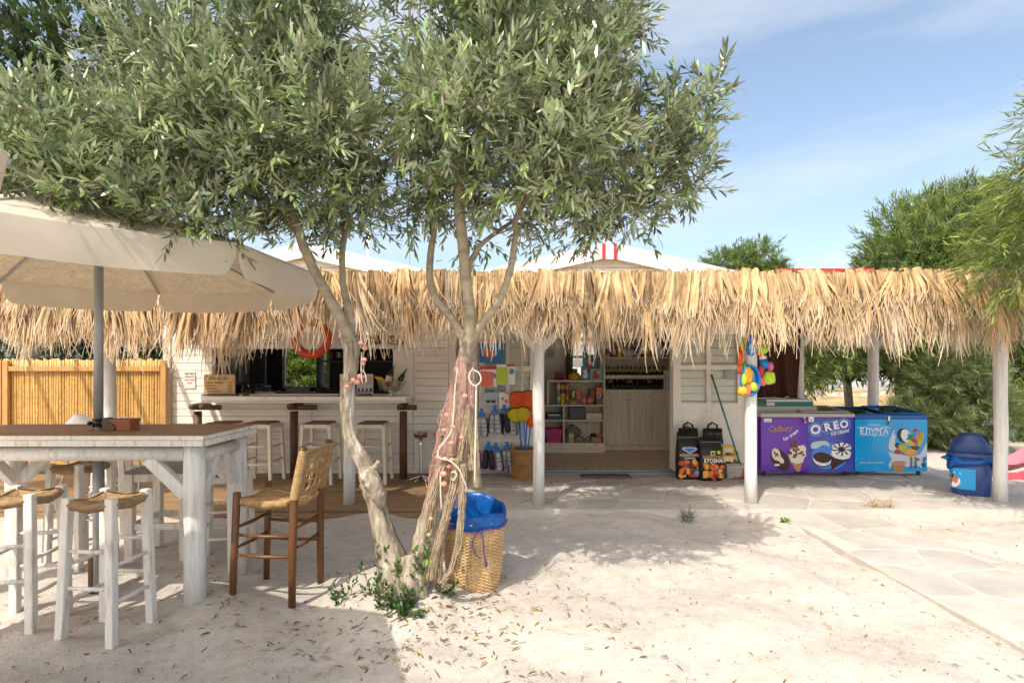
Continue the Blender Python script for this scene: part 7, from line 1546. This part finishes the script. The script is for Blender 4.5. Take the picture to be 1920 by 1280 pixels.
weed('bright green weed climbing the right olive trunk', (PX(776, 3.44), 3.44, .03), [(0,0,.02,.0,.34), (.02,0,.06,.0,.30), (-.01,0,-.02,0,.22), (.03,.02,.05,.03,.42)], WEEDB, .040, .024, 8)
weed('low dark weed in front of the olive tree base', (PX(757, 3.28), 3.28, .0), ST(22, .08, .04, .11), WEEDL, .034, .018, 9)
weed('small green sprout between the two olive trunks', (PX(746, 3.48), 3.50, .20), ST(6, .03, .05, .14), WEEDB, .034, .02, 7)
weed('small green sprout low on the wicker basket side of the tree', (PX(838, 3.55), 3.55, .0), ST(8, .03, .06, .16), WEEDL, .032, .018, 7)
weed('grass tuft growing at the edge of the stone terrace', (PX(1286, 5.52), 5.52, 0), ST(12, .05, .04, .08), WEEDL, .08, .007, 3, 'grass_tuft')
weed('tiny three leaved weed near the path corner', (PX(1470, 5.3), 5.3, .02), ST(4, .03, .03, .06), WEEDB, .035, .022, 4)
weed('dry tan tuft on the far side of the path', (PX(1648, 5.75), 5.75, .06), ST(16, .10, .03, .07), mat('dry_tuft', (.42,.27,.13), .8, var=0, attr=True), .09, .006, 3, 'dry_tuft')

# ================================================================ FISHING NET ON THE RIGHT TRUNK
net = thing('fishing_net', 'pink and beige fishing net with floats draped round the right olive trunk', 'fishing net', (-.38, 3.5, 0))
NETP = mat('net_pink', (.66,.40,.34), .8, var=.2, vscale=30); NETB = mat('net_beige', (.42,.33,.22), .85, var=.3, vscale=20, bump=.8, bscale=120, bdist=.01); FLOATM = mat('net_float', (.66,.30,.21), .55, var=.15, vscale=10, bump=.2, bscale=40); ROPEW = mat('white_rope', (.64,.57,.45), .7, var=.1, bump=.5, bscale=200, bdist=.003)
spine = [(872, 672, .045), (868, 720, .060), (858, 780, .085), (848, 840, .088), (838, 890, .092), (826, 950, .085)]
def spine_at(v):
    k = min(int(v*(len(spine)-1)), len(spine)-2); t = v*(len(spine)-1)-k; a, b_ = spine[k], spine[k+1]; return a[0]+(b_[0]-a[0])*t, a[1]+(b_[1]-a[1])*t, a[2]+(b_[2]-a[2])*t
def net_pt(u, v, lift=0.0, jit=.0):
    x, y, r_ = spine_at(max(0, min(1, v))); c = P(x, y, 3.54); a = -PI/2+u*PI*.62
    fold = 1+.16*math.sin(u*11+v*5)+.10*math.sin(u*23-v*9); rr = (r_*fold+lift)
    return Vector((c.x+rr*1.0*math.cos(a)+R.uniform(-jit, jit), c.y+min(rr, .10)*math.sin(a)*1.0-.02+R.uniform(-jit, jit), c.z+R.uniform(-jit, jit)))
def f(m_):
    nu, nv = 34, 60
    for fam in (0, 1):
        for i in range(nu):
            pts = []
            for j in range(nv+1):
                u = -1+2*(i+.5*((j+fam) % 2))/nu*1.0; pts.append(net_pt(u, j/nv, 0, .0022))
            m_.tube(pts, .0011, 3, caps=False, smooth=False)
    for k in range(70):                                             # slack folds
        u0, v0 = R.uniform(-1, 1), R.uniform(0, .8); l = R.uniform(.1, .35); pts = [net_pt(u0+R.uniform(-.12, .12), v0+l*q/7, R.uniform(.0, .02), .006) for q in range(8)]; m_.tube(pts, .0018, 3, caps=False)
tag(lp(net, 'netting', NETP, f, world=True), kind='stuff')
def f(m_):                                                         # a second net hanging off the right side
    nu, nv = 26, 60
    for fam in (0, 1):
        for i in range(nu):
            pts = []
            for j in range(nv+1):
                u = (i+.5*((j+fam) % 2))/nu; v = j/nv; px_ = 868+30*v*.2+u*(26+14*v)-10*v; py_ = 760+150*v; c = P(px_, py_, 3.5); pts.append((c.x+R.uniform(-.002, .002), c.y+.03*math.sin(u*9+v*4)-.03, c.z+R.uniform(-.002, .002)))
            m_.tube(pts, .0014, 3, caps=False, smooth=False)
tag(lp(net, 'netting', NETB, f, world=True), kind='stuff')
def bunch(path, r_, m=NETB, name='net_bunch'):
    """netting twisted into a rope, with stray threads"""
    def f(m_):
        pts = [P(a, b_, c_) for a, b_, c_ in path]; fine = []
        for i in range(len(pts)-1):
            for j in range(7): t = j/7; fine.append(pts[i].lerp(pts[i+1], t)+Vector((R.uniform(-1, 1), R.uniform(-1, 1), 0))*r_*.15)
        fine.append(pts[-1]); n = len(fine)
        m_.tube(fine, [r_*.62*R.uniform(.8, 1.2) for _ in fine], 9, rough=.2)
        for s in range(16):
            ph = 2*PI*s/16; tw = R.uniform(-1.5, 1.5); m_.tube([p+Vector((math.cos(ph+tw*i/n*3)*r_*R.uniform(.75, 1.1), math.sin(ph+tw*i/n*3)*r_*R.uniform(.75, 1.1), R.uniform(-.003, .003))) for i, p in enumerate(fine)], .003, 4, caps=False)
    tag(lp(net, name, m, f, world=True), kind='stuff')
bunch([(842, 850, 3.42), (826, 890, 3.41), (812, 940, 3.42), (804, 990, 3.45)], .024)
bunch([(858, 860, 3.40), (850, 920, 3.38), (836, 970, 3.38), (818, 1030, 3.40), (808, 1085, 3.44)], .026)
bunch([(868, 870, 3.40), (866, 950, 3.38), (860, 1020, 3.38), (846, 1070, 3.40), (830, 1092, 3.42)], .020)
bunch([(852, 900, 3.42), (838, 960, 3.41), (826, 1020, 3.42), (822, 1090, 3.45)], .022)
bunch([(872, 780, 3.46), (886, 830, 3.46), (884, 880, 3.45)], .026)
bunch([(880, 760, 3.47), (868, 830, 3.44), (862, 880, 3.42)], .022)
for k, (px_, py_, r_) in enumerate(((872, 742, .018), (838, 778, .016), (846, 830, .018), (833, 806, .016), (826, 838, .018), (822, 857, .020), (834, 860, .018), (847, 862, .018), (832, 888, .022), (832, 907, .021), (842, 874, .016), (838, 966, .019), (808, 972, .015), (804, 1002, .014), (866, 820, .016), (850, 800, .015))):
    lp(net, 'float', FLOATM, lambda m_: m_.ball(tuple(net_pt(0, 0)*0+P(px_, py_, 3.38)), r_, r_*.9, r_*.8, n=12, m=8, lump=.03), world=True)
def smooth_path(pts, sub=5):
    out = []
    for i in range(len(pts)-1):
        p0, p1, p2, p3 = pts[max(i-1, 0)], pts[i], pts[i+1], pts[min(i+2, len(pts)-1)]
        for j in range(sub):
            t = j/sub; out.append(.5*((2*p1)+(p2-p0)*t+(2*p0-5*p1+4*p2-p3)*t*t+(3*p1-p0-3*p2+p3)*t**3))
    return out+[pts[-1]]
def rope(path, r_=.0046): lp(net, 'rope', ROPEW, lambda m_: m_.tube(smooth_path([P(*p) for p in path]), r_, 7), world=True)
rope([(888, 690, 3.42), (880, 700, 3.40), (880, 712, 3.39), (888, 722, 3.38), (897, 720, 3.38), (902, 710, 3.38), (897, 698, 3.39), (888, 694, 3.40)])
rope([(893, 722, 3.4), (892, 780, 3.39), (891, 850, 3.38), (890, 905, 3.38)], .0055)
rope([(858, 690, 3.43), (853, 730, 3.42), (850, 780, 3.40), (845, 810, 3.38), (830, 832, 3.36), (821, 846, 3.36), (824, 858, 3.35), (840, 862, 3.34), (858, 876, 3.34), (868, 896, 3.34), (874, 912, 3.35), (872, 920, 3.36)])
rope([(846, 886, 3.36), (852, 884, 3.36), (856, 890, 3.35), (850, 900, 3.35), (846, 896, 3.35)], .004)
rope([(826, 892, 3.37), (826, 920, 3.37), (828, 955, 3.38)], .005)
fl = thing('float_string', 'string of red net floats and white cord tied to the left olive trunk', 'float string', (-.98, 3.44, 1.3))
for px_, py_, r_ in ((676, 643, .017), (684, 653, .016), (683, 674, .016), (681, 682, .013), (674, 706, .019), (670, 716, .019), (663, 712, .017), (651, 724, .017), (680, 706, .014)): lp(fl, 'float', FLOATM, lambda m_: m_.ball(tuple(P(px_, py_, 3.40)), r_, r_*.9, r_*.85, n=12, m=8, lump=.03), world=True)
for pth in ([(676, 640, 3.42), (684, 653, 3.40), (680, 672, 3.4), (682, 690, 3.4), (676, 706, 3.4), (664, 714, 3.4), (652, 722, 3.4)], [(652, 722, 3.4), (653, 712, 3.41), (656, 706, 3.43)]): lp(fl, 'cord', NETB, lambda m_: m_.tube([P(*p) for p in pth], .004, 5), world=True)
for pth in ([(678, 660, 3.4), (677, 690, 3.39), (678, 712, 3.38), (682, 722, 3.38), (687, 716, 3.38), (686, 704, 3.38), (680, 692, 3.39)], [(684, 648, 3.4), (690, 630, 3.4), (686, 620, 3.42)], [(690, 626, 3.4), (694, 650, 3.4), (696, 668, 3.4)]): lp(fl, 'white_cord', ROPEW, lambda m_: m_.tube([P(*p) for p in pth], .0038, 6), world=True)

# ================================================================ LITTER ON THE SAND
def litter(n, xr, yr, L, W, cols_, name, label=None, zoff=.004, bias=None, lift=.012):
    x = NR.uniform(xr[0], xr[1], n); y = NR.uniform(yr[0], yr[1], n)
    if bias is not None:
        k = NR.uniform(size=n) < bias[3]; x = np.where(k, NR.normal(bias[0], bias[2], n), x); y = np.where(k, NR.normal(bias[1], bias[2]*.7, n), y)
    ok = ~((y > 5.6) & (x < 5.7)) & ~((x > 2.66) & (x < 3.62)) & (y > .8); x, y = x[ok], y[ok]; n = len(x)
    z = np.array([ground_z(a, b_) for a, b_ in zip(x, y)])+zoff
    th = NR.uniform(0, 2*PI, n); d = np.stack([np.cos(th), np.sin(th), NR.normal(0, .12, n)], 1); sd_ = np.stack([-np.sin(th), np.cos(th), NR.normal(0, .35, n)], 1); l = (L*NR.uniform(.5, 1.25, n))[:, None]; w = (W*NR.uniform(.5, 1.2, n))[:, None]
    p = np.stack([x, y, z], 1); cu_ = (np.array([0, 0, 1.0])[None]*NR.uniform(-.2, 1, n)[:, None]*lift)
    v = np.stack([p-d*l*.5, p-d*l*.12+sd_*w*.5+cu_, p-d*l*.12-sd_*w*.5+cu_, p+d*l*.25+sd_*w*.4+cu_, p+d*l*.25-sd_*w*.4+cu_, p+d*l*.5+cu_*.3], 1).reshape(n*6, 3)
    base = (np.arange(n)*6)[:, None]; fs = np.concatenate([base+np.array(t)[None, :] for t in ((0,2,1),(1,2,4),(1,4,3),(3,4,5))], 0)
    c = np.array(cols_)[NR.randint(0, len(cols_), n)]*NR.uniform(.6, 1.25, (n, 1)); o_ = obj(name, big_mesh(name, v, fs, mat('litter', (1, 1, 1), .8, var=0, attr=True, spec=.2), np.repeat(c, 6, 0))); tag(o_, kind='stuff'); return o_
BRN = [(.22,.125,.045), (.30,.19,.08), (.15,.085,.035), (.36,.25,.13), (.26,.20,.06), (.19,.12,.06)]
litter(1150, (-3.5, 6.5), (.9, 6.0), .055, .009, BRN+[(.42,.28,.06), (.45,.33,.18), (.40,.30,.17)], 'fallen_leaves')
litter(900, (-3.3, .8), (1.4, 4.2), .060, .010, BRN+[(.40,.26,.04), (.12,.14,.04)], 'fallen_leaves', bias=(-.55, 3.3, .38, .40))
litter(15000, (-4.2, 7.5), (.9, 8.0), .012, .005, [(.20,.15,.10), (.12,.09,.06), (.30,.25,.18), (.42,.36,.28), (.07,.055,.04)], 'sand_litter', lift=.004, zoff=.002)
litter(5200, (-3.4, 3.0), (.9, 3.2), .009, .006, [(.20,.15,.10), (.14,.11,.08), (.36,.30,.23), (.50,.44,.36)], 'sand_litter', lift=.004, zoff=.002)
